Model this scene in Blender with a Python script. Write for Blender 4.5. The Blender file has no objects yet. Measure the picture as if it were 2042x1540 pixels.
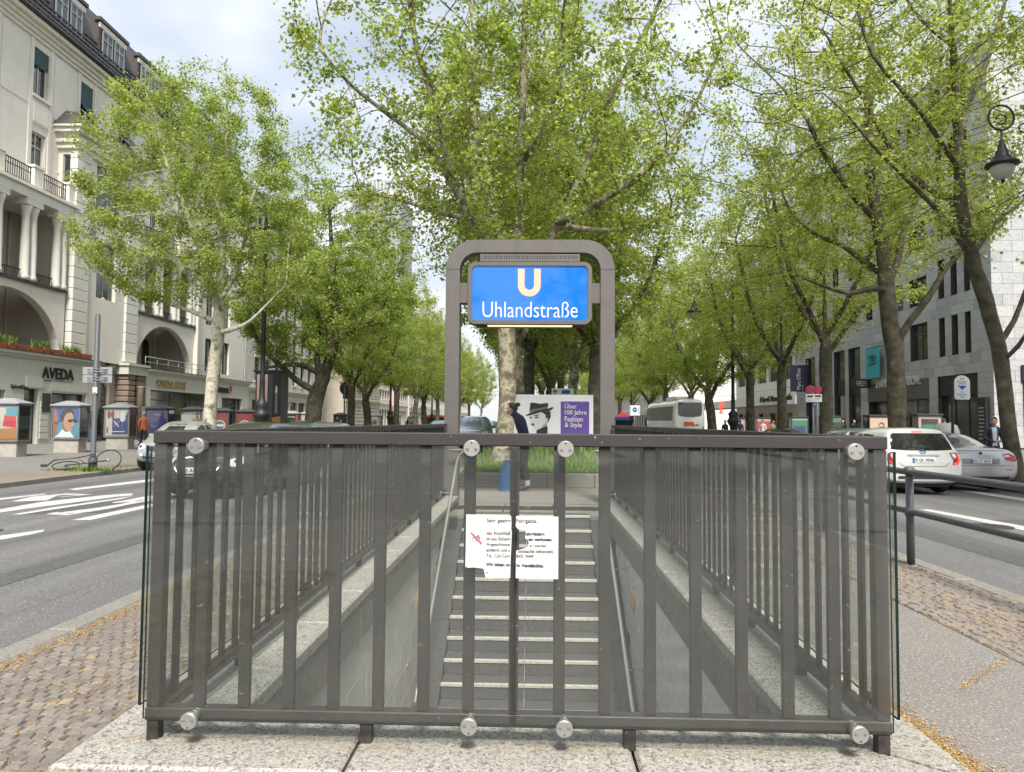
import bpy, bmesh, math, random
import numpy as np
from mathutils import Vector, Matrix
from mathutils.bvhtree import BVHTree
from mathutils.geometry import tessellate_polygon

R = math.radians
rnd = random.Random(7)
sc = bpy.context.scene
COL = sc.collection

# ------------------------------------------------------------------ camera
F_PX, CX, CY = 1450.0, 1021.0, 770.0
CAM = Vector((0.073, 0.0, 1.40))
YAW, PITCH, ROLL = R(1.70), R(2.80), R(0.45)
cam_d = bpy.data.cameras.new('camera'); cam = bpy.data.objects.new('camera', cam_d); COL.objects.link(cam)
cam_d.sensor_fit = 'HORIZONTAL'; cam_d.sensor_width = 36.0; cam_d.lens = 36.0 * F_PX / 2042.0
cam_d.clip_start = 0.05; cam_d.clip_end = 3000.0
CROT = Matrix.Rotation(YAW, 4, 'Z') @ Matrix.Rotation(R(90) + PITCH, 4, 'X') @ Matrix.Rotation(ROLL, 4, 'Z')
cam.matrix_world = Matrix.Translation(CAM) @ CROT
sc.camera = cam

# ------------------------------------------------------------------ sky, sun, exposure
SUN_EL, SUN_AZ = R(52), R(-9)      # sun behind the camera, a little to the right
w = bpy.data.worlds.new('World'); sc.world = w; w.use_nodes = True
nt = w.node_tree; nt.nodes.clear()
out = nt.nodes.new('ShaderNodeOutputWorld'); bg = nt.nodes.new('ShaderNodeBackground')
sky = nt.nodes.new('ShaderNodeTexSky'); sky.sky_type = 'NISHITA'; sky.sun_disc = False
sky.sun_elevation = SUN_EL; sky.sun_rotation = R(180) + SUN_AZ
sky.air_density = 1.3; sky.dust_density = 1.2; sky.ozone_density = 2.0
tc = nt.nodes.new('ShaderNodeTexCoord'); mp = nt.nodes.new('ShaderNodeMapping'); mp.inputs['Scale'].default_value = (1.0, 1.0, 2.4)
no = nt.nodes.new('ShaderNodeTexNoise'); no.inputs['Scale'].default_value = 1.9; no.inputs['Detail'].default_value = 4; no.inputs['Roughness'].default_value = 0.55
rp = nt.nodes.new('ShaderNodeValToRGB'); rp.color_ramp.elements[0].position = 0.34; rp.color_ramp.elements[1].position = 0.62
rp.color_ramp.elements[0].color = (0.45, 0.45, 0.45, 1); rp.color_ramp.elements[1].color = (0.93, 0.93, 0.93, 1)
no2 = nt.nodes.new('ShaderNodeTexNoise'); no2.inputs['Scale'].default_value = 4.0; no2.inputs['Detail'].default_value = 2
cc = nt.nodes.new('ShaderNodeValToRGB'); cc.color_ramp.elements[0].position = 0.36; cc.color_ramp.elements[1].position = 0.64
cc.color_ramp.elements[0].color = (4.9, 5.3, 5.9, 1); cc.color_ramp.elements[1].color = (7.2, 7.25, 7.3, 1)
mx = nt.nodes.new('ShaderNodeMix'); mx.data_type = 'RGBA'
L = nt.links.new
L(tc.outputs['Generated'], mp.inputs[0]); L(mp.outputs[0], no.inputs['Vector']); L(mp.outputs[0], no2.inputs['Vector'])
L(no.outputs[0], rp.inputs[0]); L(no2.outputs[0], cc.inputs[0])
L(rp.outputs[0], mx.inputs[0]); L(sky.outputs[0], mx.inputs[6]); L(cc.outputs[0], mx.inputs[7])
L(mx.outputs[2], bg.inputs[0]); bg.inputs[1].default_value = 0.096; L(bg.outputs[0], out.inputs[0])
sl = bpy.data.lights.new('sun', 'SUN'); sl.energy = 3.9; sl.angle = R(14); sl.color = (1.0, 0.955, 0.88)
so = bpy.data.objects.new('sun', sl); COL.objects.link(so)
sd = Vector((-math.sin(SUN_AZ) * math.cos(SUN_EL), -math.cos(SUN_AZ) * math.cos(SUN_EL), math.sin(SUN_EL)))  # towards the sun
so.rotation_euler = sd.to_track_quat('Z', 'Y').to_euler(); so.location = (0, -20, 40)
sc.view_settings.view_transform = 'Standard'; sc.view_settings.look = 'None'
sc.view_settings.exposure = 0.86; sc.view_settings.gamma = 1.0; sc.view_settings.use_curve_mapping = False
sc.cycles.adaptive_threshold = 0.03; sc.cycles.caustics_reflective = False; sc.cycles.caustics_refractive = False
sc.cycles.max_bounces = 5; sc.cycles.transparent_max_bounces = 16; sc.cycles.diffuse_bounces = 3; sc.cycles.glossy_bounces = 3

# ------------------------------------------------------------------ measuring helpers (pixel of the 2042 x 1540 photograph -> place)
CR3 = CROT.to_3x3()
def ray(x, y): return CR3 @ Vector(((x - CX) / F_PX, -(y - CY) / F_PX, -1.0))
def at(x, y, Y):
    d = ray(x, y); return CAM + d * ((Y - CAM.y) / d.y)
def onX(x, y, X):
    d = ray(x, y); p = CAM + d * ((X - CAM.x) / d.x); return p.y, p.z
def onZ(x, y, Z):
    d = ray(x, y); return CAM + d * ((Z - CAM.z) / d.z)
def gz(x):
    'height of the street surface across the boulevard'
    if x < -12.1: return -0.11 + (-12.1 - x) * 0.011
    if x < -3.15: return -0.06 - (-3.15 - x) * 0.018
    if x < 4.1: return 0.0
    if x < 12.3: return -0.07 - (x - 4.1) * 0.028
    return -0.17 + (x - 12.3) * 0.014

# ------------------------------------------------------------------ mesh helpers
class MB:
    def __init__(s): s.v = []; s.f = []; s.m = []; s.sm = []
    def add(s, vs, fs, mi=0, smooth=False):
        o = len(s.v); s.v += [tuple(v) for v in vs]
        for f in fs: s.f.append(tuple(o + i for i in f)); s.m.append(mi); s.sm.append(smooth)
        return s
    def box(s, x0, x1, y0, y1, z0, z1, mi=0):
        return s.add([(x0,y0,z0),(x1,y0,z0),(x1,y1,z0),(x0,y1,z0),(x0,y0,z1),(x1,y0,z1),(x1,y1,z1),(x0,y1,z1)],
            [(3,2,1,0),(4,5,6,7),(0,1,5,4),(1,2,6,5),(2,3,7,6),(3,0,4,7)], mi)
    def bbox(s, x0, x1, y0, y1, z0, z1, b=0.01, mi=0):
        'box with chamfered edges'
        bm = bmesh.new(); bmesh.ops.create_cube(bm, size=1.0)
        for v in bm.verts:
            v.co = ((x0+x1)/2 + v.co.x*(x1-x0), (y0+y1)/2 + v.co.y*(y1-y0), (z0+z1)/2 + v.co.z*(z1-z0))
        b = min(b, 0.45*min(abs(x1-x0), abs(y1-y0), abs(z1-z0)))
        bmesh.ops.bevel(bm, geom=bm.edges[:], offset=b, segments=1, affect='EDGES', profile=0.5)
        bm.verts.index_update()
        s.add([v.co[:] for v in bm.verts], [[v.index for v in f.verts] for f in bm.faces], mi); bm.free(); return s
    def prism(s, poly, o, u, v, th, mi=0, side=None):
        'polygon given in the plane (o; u, v), extruded by th along u x v'
        o, u, v = Vector(o), Vector(u), Vector(v); n = u.cross(v).normalized() * th; k = len(poly)
        a = [o + u*p[0] + v*p[1] for p in poly]
        s.add([q + n for q in a] + a, [tuple(range(k))], mi)
        b = len(s.v) - 2*k
        s.f.append(tuple(b + k + i for i in reversed(range(k)))); s.m.append(mi); s.sm.append(False)
        for i in range(k):
            j = (i+1) % k; s.f.append((b+k+i, b+k+j, b+j, b+i)); s.m.append(mi if side is None else side); s.sm.append(False)
        return s
    def tube(s, pts, r, n=8, mi=0, caps=True, smooth=True):
        pts = [Vector(p) for p in pts]; k = len(pts)
        rr = r if isinstance(r, (list, tuple)) else [r]*k
        vs = []; prev = None
        for i, p in enumerate(pts):
            t = (pts[min(i+1,k-1)] - pts[max(i-1,0)]).normalized()
            if prev is None:
                a = Vector((0,0,1)) if abs(t.z) < 0.9 else Vector((1,0,0)); e = t.cross(a).normalized()
            else: e = (prev - t*prev.dot(t)).normalized()
            prev = e; g = t.cross(e)
            for q in range(n):
                an = 2*math.pi*q/n; vs.append(p + (e*math.cos(an) + g*math.sin(an))*rr[i])
        fs = [(i*n+q, i*n+(q+1)%n, (i+1)*n+(q+1)%n, (i+1)*n+q) for i in range(k-1) for q in range(n)]
        s.add(vs, fs, mi, smooth)
        if caps:
            b = len(s.v) - k*n
            s.f.append(tuple(b+q for q in reversed(range(n)))); s.m.append(mi); s.sm.append(False)
            s.f.append(tuple(b+(k-1)*n+q for q in range(n))); s.m.append(mi); s.sm.append(False)
        return s
    def lathe(s, prof, c=(0,0,0), n=16, mi=0, axis='Z', smooth=True):
        c = Vector(c); vs = []
        for (r, h) in prof:
            for q in range(n):
                a = 2*math.pi*q/n; x, y = r*math.cos(a), r*math.sin(a)
                vs.append(c + (Vector((x,y,h)) if axis == 'Z' else Vector((x,-h,y)) if axis == 'Y' else Vector((h,x,y))))
        k = len(prof)
        fs = [(i*n+q, i*n+(q+1)%n, (i+1)*n+(q+1)%n, (i+1)*n+q) for i in range(k-1) for q in range(n)]
        s.add(vs, fs, mi, smooth)
        b = len(s.v) - k*n
        s.f.append(tuple(b+q for q in reversed(range(n)))); s.m.append(mi); s.sm.append(False)
        s.f.append(tuple(b+(k-1)*n+q for q in range(n))); s.m.append(mi); s.sm.append(False)
        return s
    def sphere(s, c, r, n=10, m=7, mi=0, sc_=(1,1,1)):
        prof = []
        c = Vector(c); vs = []; 
        for i in range(m+1):
            t = math.pi*i/m
            for q in range(n):
                a = 2*math.pi*q/n
                vs.append(c + Vector((math.sin(t)*math.cos(a)*sc_[0], math.sin(t)*math.sin(a)*sc_[1], math.cos(t)*sc_[2]))*r)
        fs = [(i*n+q, (i+1)*n+q, (i+1)*n+(q+1)%n, i*n+(q+1)%n) for i in range(m) for q in range(n)]
        return s.add(vs, fs, mi, True)
    def xform(s, M):
        s.v = [tuple(M @ Vector(v)) for v in s.v]; return s
    def mesh(s, name, mats, off=(0,0,0)):
        me = bpy.data.meshes.new(name)
        me.from_pydata([(v[0]-off[0], v[1]-off[1], v[2]-off[2]) for v in s.v], [], s.f)
        for m in (mats if isinstance(mats, (list, tuple)) else [mats]): me.materials.append(m)
        me.polygons.foreach_set('material_index', s.m); me.polygons.foreach_set('use_smooth', s.sm)
        me.update(); return me
    def build(s, name, mats, parent=None, label=None, cat=None, group=None, kind=None, origin=None):
        if parent is not None: off = WL[parent.name]
        elif origin is not None: off = origin
        else:
            a = np.array(s.v); off = ((a[:,0].min()+a[:,0].max())/2, (a[:,1].min()+a[:,1].max())/2, a[:,2].min())
        me = s.mesh(name, mats, off); o = bpy.data.objects.new(name, me); COL.objects.link(o)
        if parent is not None: o.parent = parent; WL[o.name] = off
        else: o.location = off; WL[o.name] = tuple(off)
        return tag(o, label, cat, group, kind)
WL = {}
TMP = bpy.data.scenes.new('workbench')
def evaluated(ob):
    'shape of an object after its modifiers, worked out on its own'
    TMP.collection.objects.link(ob); vl = TMP.view_layers[0]; vl.update(); ev = ob.evaluated_get(vl.depsgraph); m2 = ev.to_mesh()
    V = [v.co[:] for v in m2.vertices]; F = [tuple(p.vertices) for p in m2.polygons]; ev.to_mesh_clear(); me = ob.data; bpy.data.objects.remove(ob); bpy.data.meshes.remove(me); return V, F
def tag(o, label=None, cat=None, group=None, kind=None):
    if label: o['label'] = label
    if cat: o['category'] = cat
    if group: o['group'] = group
    if kind: o['kind'] = kind
    return o
def thing(name, loc, label=None, cat=None, group=None, kind=None):
    o = bpy.data.objects.new(name, None); COL.objects.link(o); o.location = loc; o.empty_display_size = 0.2
    WL[o.name] = tuple(loc); return tag(o, label, cat, group, kind)
def inst(me, name, parent, loc):
    'another object on shared mesh data, at a place given in world coordinates'
    o = bpy.data.objects.new(name, me); COL.objects.link(o)
    if parent is not None:
        w_ = WL[parent.name]; o.parent = parent; o.location = (loc[0]-w_[0], loc[1]-w_[1], loc[2]-w_[2])
    else: o.location = loc
    WL[o.name] = tuple(loc); return o
def copy_tree(o, parent=None):
    c = o.copy(); COL.objects.link(c); c.parent = parent
    for ch in list(o.children): copy_tree(ch, c)
    return c
def np_mesh(name, V, Tri, mats, mi=None, smooth=False):
    me = bpy.data.meshes.new(name); nv, nf = len(V), len(Tri); k = Tri.shape[1]
    me.vertices.add(nv); me.vertices.foreach_set('co', np.ascontiguousarray(V, dtype=np.float32).ravel())
    me.loops.add(nf*k); me.loops.foreach_set('vertex_index', np.ascontiguousarray(Tri, dtype=np.int32).ravel())
    me.polygons.add(nf); me.polygons.foreach_set('loop_start', np.arange(0, nf*k, k, dtype=np.int32))
    for m in (mats if isinstance(mats, (list, tuple)) else [mats]): me.materials.append(m)
    if mi is not None: me.polygons.foreach_set('material_index', np.asarray(mi, dtype=np.int32))
    me.polygons.foreach_set('use_smooth', np.full(nf, smooth)); me.update(calc_edges=True); me.validate(); return me
_font_cache = {}
def text_mb(txt, width=None, height=None, o=(0,0,0), u=(1,0,0), v=(0,0,1), ext=0.004, bold=0.0, mb=None, mi=0, center=False, space=1.0, shear=0.0):
    'lettering as real geometry, lower left corner at o, running along u, up along v'
    key = (txt, bold, space, shear)
    if key not in _font_cache:
        cu = bpy.data.curves.new('lettering', 'FONT'); cu.body = txt; cu.offset = bold; cu.resolution_u = 3; cu.space_character = space; cu.shear = shear
        ob = bpy.data.objects.new('lettering', cu); me = bpy.data.meshes.new_from_object(ob)
        a = np.array([vv.co[:] for vv in me.vertices]) if len(me.vertices) else np.zeros((1,3))
        fs = [tuple(p.vertices) for p in me.polygons]
        _font_cache[key] = (a, fs); bpy.data.objects.remove(ob); bpy.data.curves.remove(cu); bpy.data.meshes.remove(me)
    a, fs = _font_cache[key]
    mn, mxx = a.min(0), a.max(0); ww, hh = max(mxx[0]-mn[0], 1e-4), max(mxx[1]-mn[1], 1e-4)
    if width and height: sx, sy = width/ww, height/hh
    elif width: sx = sy = width/ww
    else: sx = sy = height/hh
    u, v, o = Vector(u).normalized(), Vector(v).normalized(), Vector(o); n = u.cross(v)
    if center: o = o - u*(ww*sx/2) - v*(hh*sy/2)
    base = [o + u*((p[0]-mn[0])*sx) + v*((p[1]-mn[1])*sy) for p in a]
    mb = mb or MB()
    if ext > 0.006:
        cnt = {}
        for f in fs:
            for i in range(len(f)):
                e = (f[i], f[(i+1) % len(f)]); cnt[e] = 1
        k = len(base); fs2 = [tuple(f) for f in fs] + [(e[0]+k, e[1]+k, e[1], e[0]) for e in cnt if (e[1], e[0]) not in cnt]
        mb.add([q + n*ext for q in base] + base, fs2, mi)
    else: mb.add([q + n*ext for q in base], fs, mi)
    return mb

# ------------------------------------------------------------------ materials
MT = {}
def mat(name, col, rough=0.6, metal=0.0, var=0.0, scale=4.0, bump=0.0, bscale=80.0, spec=0.5, coat=0.0, emis=0.0, col2=None):
    if name in MT: return MT[name]
    m = bpy.data.materials.new(name); m.use_nodes = True; t = m.node_tree; b = t.nodes['Principled BSDF']
    b.inputs['Base Color'].default_value = (*col, 1); b.inputs['Roughness'].default_value = rough; b.inputs['Metallic'].default_value = metal
    b.inputs['Specular IOR Level'].default_value = spec; b.inputs['Coat Weight'].default_value = coat
    if emis: b.inputs['Emission Color'].default_value = (*col, 1); b.inputs['Emission Strength'].default_value = emis
    if var or col2:
        g = t.nodes.new('ShaderNodeNewGeometry'); n = t.nodes.new('ShaderNodeTexNoise'); n.inputs['Scale'].default_value = scale
        n.inputs['Detail'].default_value = 8; n.inputs['Roughness'].default_value = 0.62; t.links.new(g.outputs['Position'], n.inputs['Vector'])
        r_ = t.nodes.new('ShaderNodeValToRGB'); r_.color_ramp.elements[0].position = 0.3; r_.color_ramp.elements[1].position = 0.7
        c1 = tuple(max(0, c*(1-var)) for c in col); c2 = col2 or tuple(min(1, c*(1+var)) for c in col)
        r_.color_ramp.elements[0].color = (*c1, 1); r_.color_ramp.elements[1].color = (*c2, 1)
        t.links.new(n.outputs[0], r_.inputs[0]); t.links.new(r_.outputs[0], b.inputs['Base Color'])
    if bump:
        g = t.nodes.new('ShaderNodeNewGeometry'); n = t.nodes.new('ShaderNodeTexNoise'); n.inputs['Scale'].default_value = bscale; n.inputs['Detail'].default_value = 4
        t.links.new(g.outputs['Position'], n.inputs['Vector']); bp = t.nodes.new('ShaderNodeBump'); bp.inputs['Strength'].default_value = bump; bp.inputs['Distance'].default_value = 0.01
        t.links.new(n.outputs[0], bp.inputs['Height']); t.links.new(bp.outputs[0], b.inputs['Normal'])
    MT[name] = m; return m
def nodes_mat(name):
    m = bpy.data.materials.new(name); m.use_nodes = True; t = m.node_tree; b = t.nodes['Principled BSDF']; MT[name] = m
    g = t.nodes.new('ShaderNodeNewGeometry')
    def noise(scale, detail=6, rough=0.6, vec=None):
        n = t.nodes.new('ShaderNodeTexNoise'); n.inputs['Scale'].default_value = scale; n.inputs['Detail'].default_value = detail; n.inputs['Roughness'].default_value = rough
        t.links.new(vec or g.outputs['Position'], n.inputs['Vector']); return n.outputs[0]
    def ramp(fac, stops):
        r_ = t.nodes.new('ShaderNodeValToRGB'); e = r_.color_ramp.elements
        while len(e) < len(stops): e.new(0.5)
        for i, (p, c) in enumerate(stops): e[i].position = p; e[i].color = (*c, 1) if len(c) == 3 else c
        t.links.new(fac, r_.inputs[0]); return r_.outputs[0]
    def mix(a, b_, fac, mode='MIX'):
        x = t.nodes.new('ShaderNodeMix'); x.data_type = 'RGBA'; x.blend_type = mode
        for sock, val in ((0, fac), (6, a), (7, b_)):
            if hasattr(val, 'is_linked'): t.links.new(val, x.inputs[sock])
            else: x.inputs[sock].default_value = val if sock == 0 else (*val, 1)
        return x.outputs[2]
    def bump(h, strength, dist=0.01):
        bp = t.nodes.new('ShaderNodeBump'); bp.inputs['Strength'].default_value = strength; bp.inputs['Distance'].default_value = dist
        t.links.new(h, bp.inputs['Height']); t.links.new(bp.outputs[0], b.inputs['Normal'])
    return m, t, b, g, noise, ramp, mix, bump

def make_granite(name, base, dark, light, sc_=140.0, rough=0.55, stain=0.3):
    m, t, b, g, noise, ramp, mix, bump = nodes_mat(name)
    a = noise(sc_, 3, 0.7); c = noise(sc_*0.45, 2, 0.6); s = noise(2.2, 6, 0.65)
    col = ramp(a, [(0.36, dark), (0.46, base), (0.56, base), (0.66, light)])
    col = mix(col, dark, ramp(c, [(0.56, (0,0,0)), (0.64, (0.75,0.75,0.75))]))
    col = mix(col, tuple(x*0.62 for x in base), ramp(s, [(0.42, (0,0,0)), (0.72, (stain,)*3)]))
    t.links.new(col, b.inputs['Base Color']); b.inputs['Roughness'].default_value = rough
    if name == 'granite_light':     # brown run-off along the line of the railing feet
        sx_ = t.nodes.new('ShaderNodeSeparateXYZ'); t.links.new(g.outputs['Position'], sx_.inputs[0]); mr_ = t.nodes.new('ShaderNodeMath'); mr_.operation = 'COMPARE'; mr_.inputs[1].default_value = 2.93; mr_.inputs[2].default_value = 0.055; t.links.new(sx_.outputs[1], mr_.inputs[0])
        col = mix(col, (0.27,0.21,0.14), mix((0,0,0), ramp(noise(7, 7, 0.7), [(0.40, (0.02,)*3), (0.68, (0.5,)*3)]), mr_.outputs[0])); t.links.new(col, b.inputs['Base Color'])
    bump(a, 0.12, 0.004); return m
make_granite('granite_light', (0.35,0.33,0.29), (0.075,0.072,0.068), (0.56,0.53,0.47), 105)
make_granite('granite_grey', (0.235,0.22,0.19), (0.07,0.066,0.06), (0.38,0.355,0.31), 120, 0.6, 0.5)
make_granite('granite_dark', (0.085,0.085,0.088), (0.03,0.03,0.032), (0.16,0.16,0.16), 110, 0.6, 0.4)
make_granite('facade_stone', (0.42,0.42,0.42), (0.31,0.31,0.315), (0.51,0.51,0.505), 16, 0.6, 0.25)
make_granite('facade_stone_b', (0.36,0.36,0.365), (0.27,0.27,0.275), (0.44,0.44,0.44), 16, 0.6, 0.25)
make_granite('facade_stone_c', (0.46,0.46,0.455), (0.36,0.36,0.36), (0.54,0.54,0.535), 16, 0.6, 0.25)

def make_asphalt(name, base, light, sc_=160.0, stain=0.35):
    m, t, b, g, noise, ramp, mix, bump = nodes_mat(name)
    a = noise(sc_, 3, 0.75); s = noise(0.55, 7, 0.6); s2 = noise(7.0, 6, 0.7)
    col = ramp(a, [(0.34, tuple(c*0.6 for c in base)), (0.55, base), (0.72, light)])
    col = mix(col, tuple(c*0.55 for c in base), ramp(s, [(0.40, (0,0,0)), (0.68, (stain,)*3)]))
    k1 = noise(62, 2, 0.5); col = mix(col, light, ramp(k1, [(0.60, (0,0,0)), (0.67, (0.8,)*3)])); col = mix(col, tuple(c*0.45 for c in base), ramp(k1, [(0.34, (0.7,)*3), (0.41, (0,0,0))]))
    col = mix(col, tuple(c*1.35 for c in base), ramp(s2, [(0.5, (0,0,0)), (0.75, (0.45,)*3)]))
    if name == 'asphalt':      # lighter wheel tracks and oily lanes running along the road
        mp_ = t.nodes.new('ShaderNodeMapping'); mp_.inputs['Scale'].default_value = (1.0, 0.03, 1.0); t.links.new(g.outputs['Position'], mp_.inputs[0])
        bn_ = noise(1.1, 5, 0.6, mp_.outputs[0]); col = mix(col, tuple(c*0.5 for c in base), ramp(bn_, [(0.36, (0.6,)*3), (0.48, (0,0,0))])); col = mix(col, tuple(c*1.6 for c in base), ramp(bn_, [(0.54, (0,0,0)), (0.68, (0.45,)*3)]))
    t.links.new(col, b.inputs['Base Color']); b.inputs['Roughness'].default_value = 0.82
    bump(a, 0.35, 0.004); return m
make_asphalt('asphalt', (0.118,0.115,0.114), (0.32,0.31,0.30), 150)
make_asphalt('pavement_aggregate', (0.205,0.185,0.168), (0.43,0.40,0.37), 110, 0.3)
make_asphalt('sidewalk_slab', (0.19,0.18,0.165), (0.27,0.26,0.24), 40, 0.3)
make_asphalt('soil_path', (0.20,0.165,0.125), (0.34,0.28,0.20), 60, 0.4)

def make_paint(name, col, rough, metal=0.0, dirt=0.25, sc_=6.0, bumpy=0.0, spec=0.5, streak=0.0, specks=0.0, worn=None, rust=False):
    m, t, b, g, noise, ramp, mix, bump = nodes_mat(name)
    a = noise(sc_, 8, 0.65); c = mix(col, tuple(x*0.6 for x in col), ramp(a, [(0.35, (0,0,0)), (0.75, (dirt*2,)*3)]))
    if streak:      # rain streaks running down
        mp_ = t.nodes.new('ShaderNodeMapping'); mp_.inputs['Scale'].default_value = (1.0, 1.0, 0.08); t.links.new(g.outputs['Position'], mp_.inputs[0])
        c = mix(c, tuple(x*0.55 for x in col), ramp(noise(3.5, 6, 0.7, mp_.outputs[0]), [(0.5, (0,0,0)), (0.78, (streak,)*3)]))
    if rust:        # rust creeping up from the feet
        sx_ = t.nodes.new('ShaderNodeSeparateXYZ'); t.links.new(g.outputs['Position'], sx_.inputs[0]); mr_ = t.nodes.new('ShaderNodeMapRange'); mr_.inputs[1].default_value = 0.26; mr_.inputs[2].default_value = 0.11
        t.links.new(sx_.outputs[2], mr_.inputs[0]); c = mix(c, (0.13,0.08,0.05), mix((0,0,0), ramp(noise(40, 6, 0.7), [(0.48, (0,0,0)), (0.66, (0.45,)*3)]), mr_.outputs[0]))
    if specks: c = mix(c, (0.55,0.53,0.5), ramp(noise(55, 2, 0.5), [(0.70, (0,0,0)), (0.74, (specks,)*3)]))
    if worn: c = mix(c, worn, ramp(noise(14, 8, 0.75), [(0.52, (0,0,0)), (0.62, (0.85,)*3)]))
    t.links.new(c, b.inputs['Base Color']); b.inputs['Roughness'].default_value = rough; b.inputs['Metallic'].default_value = metal; b.inputs['Specular IOR Level'].default_value = spec
    t.links.new(ramp(a, [(0.3, (rough*0.8,)*3), (0.7, (min(1, rough*1.3),)*3)]), b.inputs['Roughness'])
    if bumpy: bump(noise(180, 3), bumpy, 0.002)
    return m
make_paint('steel_brown', (0.060,0.053,0.051), 0.45, 0.25, 0.4, 9.0, 0.3, streak=0.5, specks=0.35, rust=True)
make_paint('steel_arch', (0.138,0.124,0.117), 0.5, 0.2, 0.3, 4.0, 0.2, streak=0.6)
make_paint('stainless', (0.62,0.60,0.57), 0.36, 0.9, 0.25, 25.0, 0.1)
make_paint('barrier_grey', (0.085,0.09,0.10), 0.55, 0.1, 0.3, 30.0, 0.2)
make_paint('plaster_white', (0.78,0.73,0.655), 0.8, 0, 0.10, 0.9, 0.05, streak=0.22)
make_paint('plaster_cream', (0.70,0.665,0.60), 0.8, 0, 0.14, 1.1, 0.05, streak=0.3)
make_paint('plaster_grey', (0.60,0.585,0.53), 0.8, 0, 0.10, 0.9, 0.05, streak=0.22)
make_paint('stone_beige', (0.50,0.44,0.36), 0.8, 0, 0.3, 1.5, 0.1)
make_paint('stone_pale', (0.56,0.545,0.50), 0.8, 0, 0.3, 1.5, 0.1)
make_paint('stone_brown', (0.26,0.20,0.155), 0.8, 0, 0.35, 3, 0.2)
make_paint('concrete', (0.40,0.37,0.33), 0.85, 0, 0.35, 3.0, 0.15)
make_paint('tile_beige', (0.62,0.595,0.53), 0.3, 0, 0.22, 1.6, 0.0, streak=0.6)
make_paint('tile_skylit', (0.80,0.79,0.77), 0.25, 0, 0.22, 1.6, 0.0, streak=0.6)  # right wall's copy of the tile, sky brightness put into its paler colour
make_paint('zinc', (0.34,0.36,0.37), 0.45, 0.3, 0.2, 2.0)
make_paint('marking', (0.52,0.51,0.48), 0.75, 0, 0.35, 5.0, 0.2, worn=(0.22,0.215,0.21))
make_paint('roof_dark', (0.055,0.055,0.058), 0.55, 0.0, 0.3, 3.0, 0.2)
make_paint('dormer_brown', (0.085,0.07,0.066), 0.5, 0.1, 0.25, 2.0)
make_paint('lamp_black', (0.022,0.023,0.026), 0.5, 0.2, 0.3, 8.0)
mat('black', (0.012,0.012,0.013), 0.5); mat('rubber', (0.02,0.02,0.021), 0.85, var=0.3, scale=20)
mat('white', (0.78,0.78,0.76), 0.6, var=0.03, scale=3); mat('paper', (0.66,0.66,0.65), 0.8)
mat('ink', (0.02,0.02,0.024), 0.7); mat('red', (0.55,0.035,0.045), 0.5); mat('pink_red', (0.75,0.07,0.16), 0.6)
mat('blue_plate', (0.02,0.10,0.42), 0.45); mat('blue_sign', (0.015,0.105,0.45), 0.4); mat('purple', (0.13,0.07,0.32), 0.5, var=0.05)
mat('cream_letter', (0.60,0.47,0.33), 0.45, var=0.1, scale=30); mat('white_letter', (0.66,0.61,0.56), 0.4, var=0.06, scale=30)
mat('dark_frame', (0.045,0.047,0.05), 0.45, var=0.2); mat('case_grey', (0.20,0.205,0.21), 0.45, 0.3, var=0.15)
mat('gold', (0.62,0.36,0.13), 0.35, 0.5); mat('teal_banner', (0.035,0.33,0.40), 0.6, var=0.05, scale=2)
mat('blind_green', (0.035,0.075,0.075), 0.7, var=0.1); mat('terracotta', (0.42,0.14,0.07), 0.75, var=0.25, scale=9)
mat('skin', (0.52,0.31,0.22), 0.55, var=0.06, scale=20); mat('hair_dark', (0.025,0.02,0.017), 0.6); mat('hair_grey', (0.30,0.29,0.28), 0.7)
mat('navy', (0.026,0.032,0.062), 0.85, var=0.25, scale=14, bump=0.3, bscale=60); mat('trousers_dark', (0.022,0.023,0.03), 0.85, var=0.25, scale=14, bump=0.3, bscale=50)
mat('shirt_light', (0.50,0.53,0.62), 0.8, var=0.35, scale=55); mat('bag_blue', (0.018,0.075,0.18), 0.6, var=0.25, scale=12, bump=0.5, bscale=25)
mat('shoe', (0.03,0.028,0.027), 0.6); mat('grey_cuff', (0.40,0.41,0.43), 0.7)
mat('tile_joint', (0.07,0.067,0.06), 0.9); mat('joint_dark', (0.075,0.07,0.062), 0.9, var=0.4, scale=20)
def make_glass(name, tint, dust_haze, refl=1.0, rough=0.0):
    m, t, b, g, noise, ramp, mix, bump = nodes_mat(name); t.nodes.remove(b)
    o = t.nodes['Material Output']; tr = t.nodes.new('ShaderNodeBsdfTransparent'); tr.inputs[0].default_value = (*tint, 1)
    gl = t.nodes.new('ShaderNodeBsdfGlossy'); gl.inputs['Roughness'].default_value = rough; gl.inputs[0].default_value = (refl, refl, refl, 1)
    df = t.nodes.new('ShaderNodeBsdfDiffuse'); df.inputs[0].default_value = (0.55, 0.54, 0.50, 1)
    fr = t.nodes.new('ShaderNodeFresnel'); mr = t.nodes.new('ShaderNodeMapRange'); mr.inputs[3].default_value = 1.52; mr.inputs[4].default_value = 1/1.52   # same mirror share on both faces of a thin pane
    t.links.new(g.outputs['Backfacing'], mr.inputs[0]); t.links.new(mr.outputs[0], fr.inputs[0])
    m1 = t.nodes.new('ShaderNodeMixShader'); m2 = t.nodes.new('ShaderNodeMixShader')
    t.links.new(fr.outputs[0], m1.inputs[0]); t.links.new(tr.outputs[0], m1.inputs[1]); t.links.new(gl.outputs[0], m1.inputs[2])
    d = ramp(noise(3.0, 8, 0.7), [(0.3, (dust_haze*0.4,)*3), (0.75, (dust_haze*1.7,)*3)])
    t.links.new(d, m2.inputs[0]); t.links.new(m1.outputs[0], m2.inputs[1]); t.links.new(df.outputs[0], m2.inputs[2]); t.links.new(m2.outputs[0], o.inputs[0])
    return m
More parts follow.
